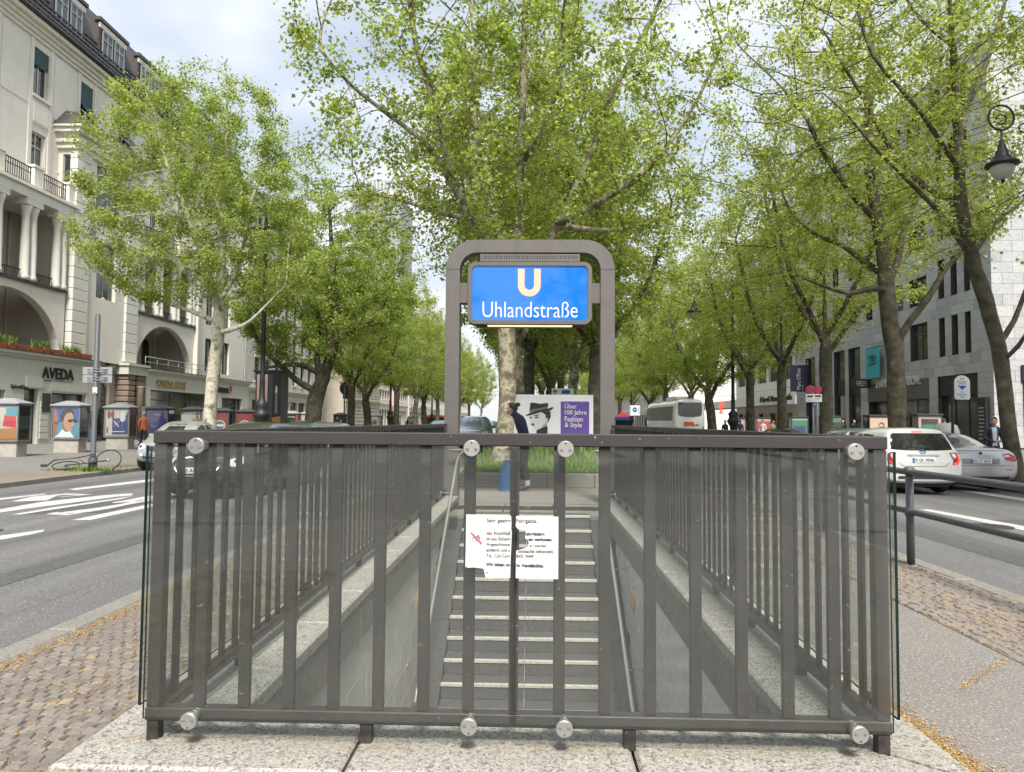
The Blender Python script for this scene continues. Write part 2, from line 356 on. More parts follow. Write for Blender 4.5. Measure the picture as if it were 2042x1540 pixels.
make_glass('glass_clear', (0.915,0.935,0.925), 0.019)  # railing panes: dust film, with hazy street reflection painted in as pale diffuse
make_glass('glass_case', (0.95,0.96,0.96), 0.012)
mat('glass_edge', (0.006,0.016,0.014), 0.15, spec=0.5)
mat('glass_dark', (0.018,0.02,0.021), 0.04, spec=0.9); mat('glass_house', (0.03,0.036,0.04), 0.05, spec=1.0, var=0.4, scale=0.6)
mat('glass_shop', (0.035,0.036,0.032), 0.05, spec=0.9, var=0.7, scale=0.9)
mat('car_white', (0.60,0.60,0.575), 0.22, coat=1.0); mat('car_silver', (0.50,0.505,0.51), 0.28, 0.65, coat=1.0)
mat('car_dark', (0.02,0.024,0.032), 0.2, 0.3, coat=1.0); mat('car_blue', (0.10,0.15,0.22), 0.25, 0.4, coat=1.0); mat('car_grey', (0.22,0.23,0.25), 0.25, 0.5, coat=1.0)
mat('chrome', (0.75,0.75,0.76), 0.12, 1.0); mat('lamp_red', (0.38,0.012,0.018), 0.15, coat=0.6); mat('lamp_lit', (1.0,0.08,0.05), 0.3, emis=1.4)
mat('lamp_clear', (0.62,0.63,0.64), 0.15, spec=0.8); mat('plastic_dark', (0.03,0.03,0.032), 0.55)
# ================================================================== the ground
def sheet(name, pts_x, y0, y1, material, ny=1, dz=0.0, parent=None, kind='structure'):
    mb = MB(); vs = []
    ys = [y0 + (y1-y0)*i/ny for i in range(ny+1)]
    for y in ys:
        for (x, z) in pts_x: vs.append((x, y, z+dz))
    k = len(pts_x)
    mb.add(vs, [(j*k+i, j*k+i+1, (j+1)*k+i+1, (j+1)*k+i) for j in range(ny) for i in range(k-1)])
    return mb.build(name, MT[material], parent, kind=kind if parent is None else None, origin=(0,0,0))
FAR = 900.0
mb = MB()
for (x0,x1,y0,y1) in ((-1500,-3.05,-400,2500),(3.9,1500,-400,2500),(-3.05,3.9,-400,2.0),(-3.05,3.9,14.5,2500)): mb.add([(x0,y0,-0.62),(x1,y0,-0.62),(x1,y1,-0.62),(x0,y1,-0.62)], [(0,1,2,3)])
mb.build('ground', MT['asphalt'], kind='structure', origin=(0,0,0))
road_l = sheet('road', [(-12.12, gz(-12.09)), (-8, gz(-8)), (-3.12, gz(-3.16))], -60, FAR, 'asphalt', 4)
road_r = sheet('road', [(4.08, gz(4.101)), (8, gz(8)), (12.3, gz(12.29))], -60, FAR, 'asphalt', 4)
walk_l = sheet('sidewalk', [(-26.6, gz(-26.6)), (-13.9, gz(-13.9))], -60, FAR, 'sidewalk_slab', 4)
strip_l = sheet('tree_strip', [(-13.9, gz(-13.9)), (-12.3, gz(-12.3))], -60, FAR, 'soil_path', 4)
walk_r = sheet('sidewalk', [(14.6, gz(14.6)), (27.5, gz(27.5))], -60, FAR, 'sidewalk_slab', 4)
strip_r = sheet('tree_strip', [(12.5, gz(12.5)), (14.6, gz(14.6))], -60, FAR, 'soil_path', 4)
# median: sheets round the stairwell, one mesh
mb = MB()
def quad(mb, x0, x1, y0, y1, z): mb.add([(x0,y0,z),(x1,y0,z),(x1,y1,z),(x0,y1,z)], [(0,1,2,3)])
quad(mb, -2.95, 3.92, -4.2, 2.72, 0.0); quad(mb, 1.5, 3.92, 2.72, 15.6, 0.0); quad(mb, -1.5, 1.5, 12.75, 15.6, 0.0); quad(mb, -1.5,1.5,12.5,12.75,0.0)
quad(mb, -2.95, -1.5, 2.72, 15.6, -0.022)
median = mb.build('median_pavement', MT['pavement_aggregate'], kind='structure', origin=(0,0,0))
quad(mb := MB(), -2.95, 3.92, 15.6, FAR, 0.0); mb.build('median_pavement', MT['pavement_aggregate'], kind='structure', origin=(0,0,0))
# cross street behind the place where the photograph was taken (it shows in the glass)
mb = MB(); quad(mb, -60, 60, -24, -4.45, -0.05); cross_road = mb.build('cross_street', MT['asphalt'], kind='structure', origin=(0,0,0))
for yy in (-9.0, -10.6):
    mb = MB(); quad(mb, -22, 22, yy-0.07, yy+0.07, -0.045); mb.build('lane_line', MT['marking'], cross_road)

# kerb stones, each a piece of its pavement
def kerbs(parent, x0, x1, zt, zb, y0, y1, ln, near=1e9, material='granite_grey'):
    mb = MB(); mb.bbox(x0, x1, 0.004, ln-0.008, zb, zt, 0.012)
    me = mb.mesh('kerb_stone', MT[material], (x0, 0, zb)); n = 0
    y = y0
    while y < y1:
        o = inst(me, 'kerb_stone', parent, (x0, y, zb)); y += ln
kerbs(median, -3.14, -2.95, 0.004, -0.3, -4.2, 40, 1.0); kerbs(median, 3.92, 4.10, 0.004, -0.3, -4.2, 40, 1.0)
kerbs(walk_l, -12.3, -12.1, -0.10, -0.45, 8, 50, 1.25); kerbs(walk_r, 12.3, 12.5, -0.16, -0.5, 6, 50, 1.25)
for (a, b, nm, par) in ((-3.14,-2.95,'kerb', median), (3.92,4.10,'kerb', median), (-12.3,-12.1,'kerb', walk_l), (12.3,12.5,'kerb', walk_r)):
    mb = MB(); zt = 0.004 if abs(a) < 5 else -0.10 if a < 0 else -0.16
    mb.box(a, b, 40 if abs(a) < 5 else 50, FAR, zt-0.4, zt); mb.build(nm, MT['granite_grey'], par)
mb = MB(); mb.box(-2.95, 3.92, -4.45, -4.2, -0.3, 0.004); mb.build('kerb', MT['granite_grey'], median)

# small setts on the left of the stairwell: the nearest 300 each a piece, the rest together
def sett_variants(a, b, h, n=6):
    res = []
    for i in range(n):
        r_ = random.Random(40+i); mb = MB()
        q = [(-a/2,-b/2),(a/2,-b/2),(a/2,b/2),(-a/2,b/2)]
        q = [(x + r_.uniform(-.07,.07)*a, y + r_.uniform(-.07,.07)*b) for x, y in q]
        t = [(x*0.84, y*0.84) for x, y in q]; zz = [h + r_.uniform(-.004,.004) for _ in range(4)]
        vs = [(x,y,-0.02) for x, y in q] + [(x,y,h-0.008) for x, y in q] + [(x,y,z) for (x,y), z in zip(t, zz)]
        mb.add(vs, [(0,1,5,4),(1,2,6,5),(2,3,7,6),(3,0,4,7),(4,5,9,8),(5,6,10,9),(6,7,11,10),(7,4,8,11),(8,9,10,11)])
        res.append(mb)
    return res
m, t, b, g, noise, ramp, mix, bump = nodes_mat('sett')
oi = t.nodes.new('ShaderNodeObjectInfo'); c = mix(ramp(oi.outputs['Random'], [(0.0,(0.15,0.128,0.112)),(0.5,(0.19,0.165,0.145)),(1.0,(0.24,0.21,0.185))]), (0.09,0.077,0.066), ramp(noise(30, 6), [(0.4,(0,0,0)),(0.75,(0.6,0.6,0.6))]))
c = mix(c, (0.42,0.29,0.11), ramp(noise(5.5, 8, 0.75), [(0.56,(0,0,0)),(0.70,(0.7,0.7,0.7))]))
t.links.new(c, b.inputs['Base Color']); b.inputs['Roughness'].default_value = 0.85; bump(noise(90, 4), 0.5, 0.006)
m, t, b, g, noise, ramp, mix, bump = nodes_mat('sett_bed')
c = mix((0.065,0.055,0.045), (0.33,0.215,0.08), ramp(noise(3.2, 8, 0.75), [(0.46,(0,0,0)),(0.62,(0.9,0.9,0.9))])); c = mix(c, (0.10,0.15,0.03), ramp(noise(2.1, 8, 0.8), [(0.6,(0,0,0)),(0.7,(0.8,0.8,0.8))]))
t.links.new(c, b.inputs['Base Color']); b.inputs['Roughness'].default_value = 0.95; bump(noise(150, 4), 0.6, 0.006)
sett_bed = MB(); quad(sett_bed, -2.95, -1.5, 2.72, 15.6, -0.006); sett_bed = sett_bed.build('sett_bed', MT['sett_bed'], median)
median_front = sett_bed
quad(mb := MB(), -2.95, -1.7, -1.0, 2.72, 0.003); mb.build('sett_bed', MT['sett_bed'], median)
vars_ = sett_variants(0.064, 0.058, 0.015)
vm = [v_.mesh('paving_stone', MT['sett'], (0,0,0)) for v_ in vars_]
cells = []
row = 0; y = 1.4
while y < 11.0:
    x = -2.91 + (0.034 if row % 2 else 0.0)
    while x < -1.78:
        cells.append((x + rnd.uniform(-.006,.006), y + rnd.uniform(-.006,.006), rnd.uniform(-0.14,0.14))); x += 0.0725
    y += 0.067; row += 1
def inview(p):
    d = CR3.transposed() @ (Vector(p) - CAM)
    if d.z > -0.1: return None
    return (CX + F_PX*d.x/-d.z, CY - F_PX*d.y/-d.z)
def vis(p):
    q = inview(p); return q is not None and -30 < q[0] < 2072 and -30 < q[1] < 1580
cells.sort(key=lambda c_: (not vis((c_[0], c_[1], 0)), c_[1]))
rest = MB()
for i, (x, y, a) in enumerate(cells):
    z0 = -0.012 if y > 2.72 else -0.003
    if i < 300:
        o = inst(vm[i % 6], 'paving_stone', median, (x, y, z0)); o.rotation_euler.z = a
    else:
        v_ = vars_[i % 6]; ca, sa = math.cos(a), math.sin(a)
        rest.add([(x+p[0]*ca-p[1]*sa, y+p[0]*sa+p[1]*ca, z0+p[2]) for p in v_.v], v_.f)
rest.build('paving_stones', MT['sett'], median, kind='stuff')
# right of the stairwell: strip of small mosaic stones along the kerb, joined
rest = MB(); y = 3.0; vars2 = sett_variants(0.066, 0.062, 0.010); i = 0
while y < 11:
    x = 3.0
    while x < 3.88:
        v_ = vars2[i % 6]; a = rnd.uniform(-.4,.4); ca, sa = math.cos(a), math.sin(a); i += 1
        jx, jy = rnd.uniform(-.02,.02), rnd.uniform(-.02,.02)
        rest.add([(x+jx+p[0]*ca-p[1]*sa, y+jy+p[0]*sa+p[1]*ca, 0.001+p[2]) for p in v_.v], v_.f); x += 0.071
    y += 0.068
mosaic = rest.build('mosaic_stones', MT['sett'], median, kind='stuff')
quad(mb := MB(), 2.95, 3.92, 2.2, 15.6, 0.004); mb.build('mosaic_bed', MT['sett_bed'], median)

# yellow blossom litter lying in drifts (thousands of flecks)
m, t, b, g, noise, ramp, mix, bump = nodes_mat('blossom')
t.links.new(ramp(g.outputs['Random Per Island'], [(0,(0.24,0.14,0.045)),(0.5,(0.38,0.235,0.08)),(1,(0.48,0.32,0.13))]), b.inputs['Base Color']); b.inputs['Roughness'].default_value = 0.9
def litter(name, pts, size, label, z=0.012):
    P = np.array(pts); n = len(P); rg = np.random.default_rng(n)
    a = rg.uniform(0, 6.28, n); s = size*rg.uniform(0.5, 1.3, n); V = np.zeros((n, 4, 3))
    for k in range(4):
        an = a + k*math.pi/2; V[:,k,0] = P[:,0] + np.cos(an)*s*(1 if k % 2 == 0 else 0.5); V[:,k,1] = P[:,1] + np.sin(an)*s*(1 if k % 2 == 0 else 0.5)
        V[:,k,2] = (P[:,2] if P.shape[1] > 2 else z) + rg.uniform(0, 0.006, n)
    me = np_mesh(name, V.reshape(-1,3), np.arange(n*4).reshape(n,4), MT['blossom']); o = bpy.data.objects.new(name, me); COL.objects.link(o)
    return tag(o, label, 'litter', kind='stuff')
rg = np.random.default_rng(3); pts = []
for i in range(15000):      # dense drift along the right coping
    tt = rg.beta(1.2, 1.4); yy = 1.5 + 2.6*tt; xx = 1.78 + abs(rg.normal(0, 0.055 + 0.05*(1-tt)))
    pts.append((xx, yy, 0.003))
for i in range(2200):
    yy = rg.uniform(4.2, 9.5); xx = 3.32 + rg.normal(0, 0.09) - 0.03*(yy-5); pts.append((xx, yy, 0.018))
for i in range(900): pts.append((rg.uniform(1.75, 3.8), rg.uniform(2.3, 9), 0.012))
for (x0,y0,x1,y1) in ((2.35,4.0,2.9,4.5),(2.1,4.9,2.75,5.5),(2.75,3.35,3.1,3.7),(1.9,5.6,2.3,5.75)):
    for i in range(260):
        q = rg.uniform(0,1); pts.append((x0+(x1-x0)*q+rg.normal(0,.014), y0+(y1-y0)*q+rg.normal(0,.014), 0.003))
litter('blossom_litter', pts, 0.0062, 'yellow blossom litter drifted along the granite edge on the right pavement')
pts = []
for i in range(5000):
    yy = rg.uniform(3.0, 9.0); pts.append((-2.92 + abs(rg.normal(0, 0.05 + 0.04*rg.random())), yy, 0.004))
cl = [(rg.uniform(-2.9,-1.8), rg.uniform(2.4,5.5)) for _ in range(70)]
for (cx_, cy_) in cl:
    for i in range(34): pts.append((cx_+rg.normal(0,.06), cy_+rg.normal(0,.05), 0.006))
litter('blossom_litter', pts, 0.0058, 'yellow blossom litter between the setts on the left pavement')
pts = []
for k in range(16):      # flecks blown into the corners of the steps
    for _ in range(46):
        sx = -0.94 + abs(rg.normal(0, .05)) if rg.random() < 0.6 else rg.uniform(-.94, .9); pts.append((sx, 11.0 - .29*k + .27 - abs(rg.normal(0,.025)), -.175*k + .004))
litter('blossom_litter', pts, 0.007, 'yellow blossom litter blown into the corners of the stairs')
pts = [(rg.uniform(-1.4, 1.7), 15.1+abs(rg.normal(0,.16)), 0.004) for _ in range(2600)]
litter('blossom_litter', pts, 0.013, 'yellow blossom litter at the foot of the planter wall')

# road markings
def mark(parent, pts, dz=0.005):
    mb = MB(); mb.add([(x, y, gz(x)+dz) for x, y in pts], [tuple(range(len(pts)))]); return mb.build('road_marking', MT['marking'], parent)
def mark_px(parent, px, name='road_marking'):
    'outline of a painted mark as it lies on the road'
    zz = -0.13 if px[0][0] < 1000 else -0.13
    pts = []
    for (x, y) in px:
        p = onZ(x, y, zz)
        for _ in range(3): p = onZ(x, y, gz(p.x))
        pts.append((p.x, p.y))
    return mark(parent, pts)
def strip_mark(parent, px, wd):
    'a curved painted stroke: centre line of the letter, half width in metres'
    c = []
    for (x, y) in px:
        p = onZ(x, y, -0.13)
        for _ in range(3): p = onZ(x, y, gz(p.x))
        c.append(Vector((p.x, p.y, 0)))
    Lf, Rt = [], []
    for i, p in enumerate(c):
        tn = (c[min(i+1,len(c)-1)] - c[max(i-1,0)]).normalized(); n = Vector((-tn.y, tn.x, 0))
        ww = wd[i] if isinstance(wd, (list,tuple)) else wd
        Lf.append(p + n*ww); Rt.append(p - n*ww)
    mb = MB(); k = len(c)
    mb.add([(q.x,q.y,gz(q.x)+0.005) for q in Lf+Rt], [(i, i+1, k+i+1, k+i) for i in range(k-1)])
    return mb.build('road_marking', MT['marking'], parent)
mark_px(road_l, [(136,976),(292,957),(330,952),(330,956),(290,962),(150,978)])
mark_px(road_l, [(-20,1072),(88,1057),(86,1061),(60,1067),(-20,1081)])
mark_px(road_l, [(-20,996),(90,985),(94,986),(80,988),(-20,1000)])
mark_px(road_l, [(142,1038),(300,1006),(345,998),(345,1002),(300,1012),(180,1038)])
mark_px(road_l, [(-20,1020),(80,1002),(200,989),(250,985),(266,985),(262,989),(235,991),(130,1005),(60,1014),(-20,1026)])
strip_mark(road_l, [(118,1024),(150,1022),(200,1015),(250,1006),(300,997)], [0.10,0.22,0.16,0.10,0.16])
strip_mark(road_l, [(28,1000),(60,999),(90,990),(130,986),(172,987),(120,992)], [0.1,0.32,0.22,0.16,0.12,0.05])
mark_px(road_l, [(22,1027),(110,1012),(230,995),(268,989),(240,996),(130,1013),(40,1027)])
strip_mark(road_l, [(225,1003),(262,1000),(300,992),(340,986)], [0.08,0.2,0.2,0.2])
strip_mark(road_l, [(120,1022),(105,1025),(135,1027),(180,1021)], [0.08,0.1,0.1,0.03])
# right road
mark_px(road_r, [(1834,1017),(1850,1016),(2060,1053),(2060,1062)])
mark_px(road_r, [(1895,976),(1912,976),(2060,997),(2060,1003)])
for yy in (26, 34, 42, 50, 58, 70):
    for xx, par in ((6.85, road_r), (-6.1, road_l), (-9.0, road_l)): mark(par, [(xx-.06,yy),(xx+.06,yy),(xx+.06,yy+4),(xx-.06,yy+4)])
for yy in (4.5, 10.5): mark(road_l, [(-6.16,yy+13),(-6.04,yy+13),(-6.04,yy+16.5),(-6.16,yy+16.5)])

# manhole covers and repair patches in the carriageways
mat('iron', (0.06,0.055,0.05), 0.6, 0.4, var=.4, scale=30)
for (x, y, lb) in ((-7.4, 9.6, 'round iron manhole cover in the left carriageway near the camera'), (7.1, 11.5, 'round iron manhole cover in the right carriageway before the white hatchback')):
    mc = MB(); mc.lathe([(.33,0),(.33,.006),(.30,.007)], (x,y,gz(x)+.001), 24); mc = mc.build('manhole_cover', MT['iron'], None, lb, 'manhole cover')
    mb = MB()
    for k in range(5): mb.box(x-.2, x+.2, y-.2+k*.1-.012, y-.2+k*.1+.012, gz(x)+.007, gz(x)+.012)
    mb.build('ribs', MT['iron'], mc)
make_asphalt('asphalt_patch', (0.075,0.073,0.073), (0.2,0.2,0.2), 120)
def patch_sheet(par, x0, x1, y0, y1):
    mb = MB(); r_ = random.Random(int(y0*10)); P_q = [(x0,y0),(x1,y0+r_.uniform(-.2,.2)),(x1+r_.uniform(-.1,.1),y1),(x0+r_.uniform(-.1,.1),y1+r_.uniform(-.3,.3))]
    mb.add([(x,y,gz(x)+.003) for x,y in P_q], [(0,1,2,3)]); mb.build('repair_patch', MT['asphalt_patch'], par)
patch_sheet(road_l, -8.2, -6.9, 11.5, 13.5); patch_sheet(road_l, -5.0, -4.6, 5.2, 20); patch_sheet(road_r, 5.3, 5.75, 6, 22); patch_sheet(road_r, 7.6, 8.6, 11, 12.6)

# ================================================================== planter with grass behind the stairs
pl = thing('planter', (0.4, 15.6, 0), 'long raised grass bed with granite block edge behind the stairs', 'planter')
mb = MB(); mb.bbox(0.004, 0.996, 0, 0.16, 0, 0.30, 0.012); blk = mb.mesh('edge_block', MT['granite_grey'], (0,0,0))
xx = -1.62
while xx < 2.6: inst(blk, 'edge_block', pl, (xx, 15.56, 0)); xx += 1.0
mb = MB(); mb.bbox(0, 0.16, 0.004, 1.19, 0, 0.30, 0.012); blk2 = mb.mesh('edge_block', MT['granite_grey'], (0,0,0))
for xx in (-1.62, 2.38+0.08):
    yy = 15.74
    while yy < 60: inst(blk2, 'edge_block', pl, (xx-(0.0), yy, 0)); yy += 1.2
m, t, b, g, noise, ramp, mix, bump = nodes_mat('grass_soil')
t.links.new(ramp(noise(3, 7), [(0.3,(0.06,0.075,0.02)),(0.7,(0.11,0.11,0.035))]), b.inputs['Base Color']); b.inputs['Roughness'].default_value = 1
mb = MB(); nx, ny = 12, 40
def soil_z(x, y): return 0.27 + 0.14*min(1, max(0, (y-15.75)/3.0)) + 0.03*math.sin(x*2.1+y)
ys = [15.72 + (60-15.72)*(j/ny)**2 for j in range(ny+1)]
mb.add([(-1.46 + 3.92*i/nx, yy, soil_z(-1.46+3.92*i/nx, yy)) for yy in ys for i in range(nx+1)], [(j*(nx+1)+i, j*(nx+1)+i+1, (j+1)*(nx+1)+i+1, (j+1)*(nx+1)+i) for j in range(ny) for i in range(nx)], 0, True)
mb.build('soil', MT['grass_soil'], pl)
m, t, b, g, noise, ramp, mix, bump = nodes_mat('grass_blade')
t.links.new(ramp(g.outputs['Random Per Island'], [(0,(0.06,0.13,0.015)),(0.5,(0.11,0.20,0.025)),(1,(0.20,0.26,0.05))]), b.inputs['Base Color']); b.inputs['Roughness'].default_value = 0.6
def blades(name, P, h, wd, lean, material, seed=1, label=None, parent=None):
    n = len(P); rg = np.random.default_rng(seed); a = rg.uniform(0, 6.283, n); hh = h*rg.uniform(0.5, 1.35, n); le = lean*rg.uniform(0.2, 1.2, n)*hh
    dx, dy = np.cos(a), np.sin(a); px_, py_ = -dy, dx; ww = wd*rg.uniform(0.6, 1.3, n)
    V = np.zeros((n,3,3)); V[:,0] = P; V[:,1] = P; V[:,2] = P
    V[:,0,0] -= px_*ww; V[:,0,1] -= py_*ww; V[:,1,0] += px_*ww; V[:,1,1] += py_*ww
    V[:,2,0] += dx*le; V[:,2,1] += dy*le; V[:,2,2] += hh
    me = np_mesh(name, V.reshape(-1,3), np.arange(n*3).reshape(n,3), material); o = bpy.data.objects.new(name, me); COL.objects.link(o); return o
rg = np.random.default_rng(11); n = 42000
gx = rg.uniform(-1.44, 2.44, n); gy = 15.75 + (rg.random(n)**1.6)*16
gP = np.stack([gx, gy, [soil_z(a, b_) for a, b_ in zip(gx, gy)]], 1)
tag(blades('grass', gP, 0.13, 0.006, 0.8, MT['grass_blade'], 5), 'rough green grass growing in the median bed', 'grass', kind='stuff')
# tulips: leaves and red heads
tp = []
for i in range(70): tp.append((rg.uniform(-1.3, 2.35), rg.uniform(18.6, 20.6)))
tl = np.array([(x+rg.normal(0,.05), y+rg.normal(0,.05), soil_z(x,y)) for (x,y) in tp for _ in range(9)])
o = blades('tulip_leaves', tl, 0.34, 0.022, 0.5, MT['grass_blade'], 8); tag(o, 'clumps of tall tulip leaves around the billboard foot', 'leaves', kind='stuff')
mb = MB()
for i, (x, y) in enumerate(tp[:46]):
    z = soil_z(x,y); h = rg.uniform(0.34, 0.52); mb.tube([(x,y,z),(x+.02,y,z+h)], 0.005, 4, 0)
    mb.lathe([(0.008,0),(0.03,0.015),(0.034,0.045),(0.018,0.075)], (x+.02,y,z+h), 7, 1)
mb.build('tulips', [MT['grass_blade'], MT['red']], label='red tulips standing in the grass around the billboard', cat='flowers', kind='stuff')
# ================================================================== subway stairwell
CT = 0.12                      # top of the granite coping
XI, XO = 1.20, 1.71            # inner / outer edge of the coping
YF0, YF1, YB = 2.70, 3.16, 12.55
sw = thing('stairwell', (0, 3.0, 0), 'granite-edged subway stairwell leading down behind the glazed railing', 'stairwell')
def stone(poly, z0, z1, name='coping_stone', material='granite_light', parent=sw, ch=0.012):
    c = Vector((sum(p[0] for p in poly)/len(poly), sum(p[1] for p in poly)/len(poly)))
    ins = []
    for p in poly:
        d = (c - Vector(p)); ins.append(tuple(Vector(p) + Vector((math.copysign(min(ch, abs(d.x)), d.x), math.copysign(min(ch, abs(d.y)), d.y)))))
    k = len(poly); mb = MB()
    mb.add([(p[0],p[1],z0) for p in poly] + [(p[0],p[1],z1-ch) for p in poly] + [(p[0],p[1],z1) for p in ins],
        [(i,(i+1)%k,k+(i+1)%k,k+i) for i in range(k)] + [(k+i,k+(i+1)%k,2*k+(i+1)%k,2*k+i) for i in range(k)] + [tuple(range(2*k,3*k))])
    return mb.build(name, MT[material], parent)
gp = 0.006
for (a, b) in ((-0.62, 0.47),): stone([(a+gp,YF0),(b-gp,YF0),(b-gp,YF1),(a+gp,YF1)], 0.045, CT)
stone([(-XO,YF0),(-0.62-gp,YF0),(-0.62-gp,YF1),(-XI+gp,YF1)], 0.045, CT)
stone([(0.47+gp,YF0),(XO,YF0),(XI-gp,YF1),(0.47+gp,YF1)], 0.045, CT)
ys = [YF1+0.62]
while ys[-1] < YB-0.5: ys.append(ys[-1] + 0.86)
ys[-1] = YB
for s in (-1, 1):
    prev = None
    for i, yy in enumerate(ys):
        y0 = (YF1 if i == 0 else ys[i-1]) + gp; y1 = yy - gp
        if i == 0: stone([(s*XO,YF0+0.012),(s*XO,y1),(s*XI,y1),(s*XI,YF1+0.012)] if s < 0 else [(s*XI,YF1+0.012),(s*XI,y1),(s*XO,y1),(s*XO,YF0+0.012)], 0.045, CT)
        else: stone([(s*XO,y0),(s*XO,y1),(s*XI,y1),(s*XI,y0)] if s < 0 else [(s*XI,y0),(s*XI,y1),(s*XO,y1),(s*XO,y0)], 0.045, CT)
for (x0, x1, y0, y1) in ((-XO+.012, XO-.012, YF0+.012, YF1-.02), (-XO+.012, -XI-.05, YF1-.018, YB), (XI+.05, XO-.012, YF1-.018, YB)):
    mb = MB(); mb.box(x0, x1, y0, y1, -0.3, 0.044); mb.build('plinth', MT['granite_grey'], sw)
# steel channel let into the coping under the rail
for s in (-1, 1):
    mb = MB(); mb.box(s*1.445-0.035, s*1.445+0.035, 3.2, YB-0.1, CT-0.01, CT+0.006); mb.build('channel', MT['granite_grey'], sw)
# walls of the well: granite fascia courses, then tiles
def slope_z(y): return -(11.0 - y)*0.175/0.29
for s in (-1, 1):
    X = s*(XI-0.0)
    for i, yy in enumerate(ys):
        y0 = (YF1 if i == 0 else ys[i-1]) + gp*0.5; y1 = yy - gp*0.5
        mb = MB(); mb.bbox(min(X+s*0.012,X+s*0.3), max(X+s*0.012,X+s*0.3), y0, y1, -0.25, 0.032, 0.006); mb.build('fascia_block', MT['granite_grey'], sw)
    mb = MB(); mb.box(min(X+s*0.06,X+s*0.35), max(X+s*0.06,X+s*0.35), YF1, YB, -5.0, 0.03); mb.build('backing_wall', MT['tile_joint'], sw)
    tm = 'tile_beige' if s < 0 else 'tile_skylit'
    mb = MB(); tw, th = 0.60, 0.30; mb.bbox(0, 0.03, 0.003, tw-0.003, 0.003, th-0.003, 0.003); tile = mb.mesh('wall_tile', MT[tm], (0,0,0))
    rest = MB(); cnt = 0
    tiles = []
    for r_ in range(16):
        z0 = -0.255 - th*(r_+1); yy = YF1 + 0.02 + (0.3 if r_ % 2 else 0)
        while yy + tw < YB:
            if z0 + th > slope_z(yy+tw) - 0.12 and z0 > -5: tiles.append((yy, z0))
            yy += tw
    tiles.sort(key=lambda q: -q[1])
    for k, (yy, z0) in enumerate(tiles):
        if k < 230: inst(tile, 'wall_tile', sw, (X + (s*0.045 if s > 0 else s*0.075), yy, z0))
        else:
            bx = X + (s*0.045 if s > 0 else s*0.075); rest.bbox(bx, bx+0.03, yy+.003, yy+tw-.003, z0+.003, z0+th-.003, 0.003)
    if rest.v: rest.build('lower_tiles', MT[tm], sw, kind='stuff')
mb = MB(); mb.box(-1.3, 1.3, YF1-0.05, YF1+0.004, -5, -0.06); mb.build('end_wall', MT['granite_grey'], sw)
# steps
RISE, TREAD, Y0 = 0.175, 0.29, 11.0
make_granite('gutter', (0.05,0.05,0.05), (0.02,0.02,0.02), (0.09,0.088,0.085), 60, 0.75, 0.6)
mb = MB(); mb.bbox(-0.96, -0.016, 0, TREAD+0.03, -RISE, 0, 0.006); st_l = mb.mesh('step', MT['granite_dark'], (0,0,0))
mb = MB(); mb.bbox(-0.010, 0.93, 0, TREAD+0.03, -RISE, 0, 0.006); st_r = mb.mesh('step', MT['granite_dark'], (0,0,0))
make_granite('nosing', (0.50,0.47,0.40), (0.20,0.18,0.15), (0.70,0.66,0.58), 90, 0.7, 0.45)
mb = MB(); mb.bbox(-0.962, -0.016, -0.012, 0.030, -0.034, 0.004, 0.004); ns_l = mb.mesh('nosing', MT['nosing'], (0,0,0))
mb = MB(); mb.bbox(-0.010, 0.932, -0.012, 0.030, -0.034, 0.004, 0.004); ns_r = mb.mesh('nosing', MT['nosing'], (0,0,0))
for k in range(20):
    yk, zk = Y0 - TREAD*k, -RISE*k
    for (a, b) in ((st_l, ns_l), (st_r, ns_r)):
        o = inst(a, 'step', sw, (0, yk, zk)); inst(b, 'nosing', o, (0, yk, zk))
mb = MB(); mb.box(-1.3, 1.3, 3.1, Y0-TREAD*19+0.01, -3.6, -3.45); mb.build('lower_floor', MT['granite_dark'], sw)
for s in (-1, 1):   # sloping gutter stones beside the steps
    x0, x1 = (-1.25, -0.965) if s < 0 else (0.935, 1.25)
    k = 0; yy = Y0
    while yy > 5.6:
        ya = yy - 0.87; za, zb = slope_z(ya)-0.045, slope_z(yy)-0.045
        mb = MB(); mb.add([(x0,ya+.005,za-.2),(x1,ya+.005,za-.2),(x1,yy-.005,zb-.2),(x0,yy-.005,zb-.2),(x0,ya+.005,za),(x1,ya+.005,za),(x1,yy-.005,zb),(x0,yy-.005,zb)],
            [(3,2,1,0),(4,5,6,7),(0,1,5,4),(1,2,6,5),(2,3,7,6),(3,0,4,7)]); mb.build('gutter_stone', MT['gutter'], sw); yy = ya
# landing at the head of the stairs
for (a, b) in ((-1.19,-0.4),(-0.39,0.4),(0.41,1.19)):
    mb = MB(); mb.bbox(a+.004, b-.004, 11.29, 11.62, -0.16, 0.0, 0.005); mb.build('landing_slab', MT['granite_grey'], sw)
    mb = MB(); mb.bbox(a+.004, b-.004, 12.22, 12.54, -0.16, 0.0, 0.005); mb.build('landing_slab', MT['granite_grey'], sw)
mb = MB(); mb.box(-1.19, 1.19, 11.62, 12.22, -0.2, -0.03); mb.build('grate_pit', MT['black'], sw)
for (a, b) in ((-1.18,-0.01),(0.01,1.18)):
    mb = MB(); mb.box(a, b, 11.63, 11.66, -0.03, -0.004); mb.box(a, b, 12.18, 12.21, -0.03, -0.004); mb.box(a, a+.03, 11.66, 12.18, -0.03, -0.004); mb.box(b-.03, b, 11.66, 12.18, -0.03, -0.004)
    yy = 11.69
    while yy < 12.17: mb.box(a+.03, b-.03, yy, yy+0.009, -0.03, -0.006); yy += 0.03
    mb.build('foot_grate', MT['steel_brown'], sw)
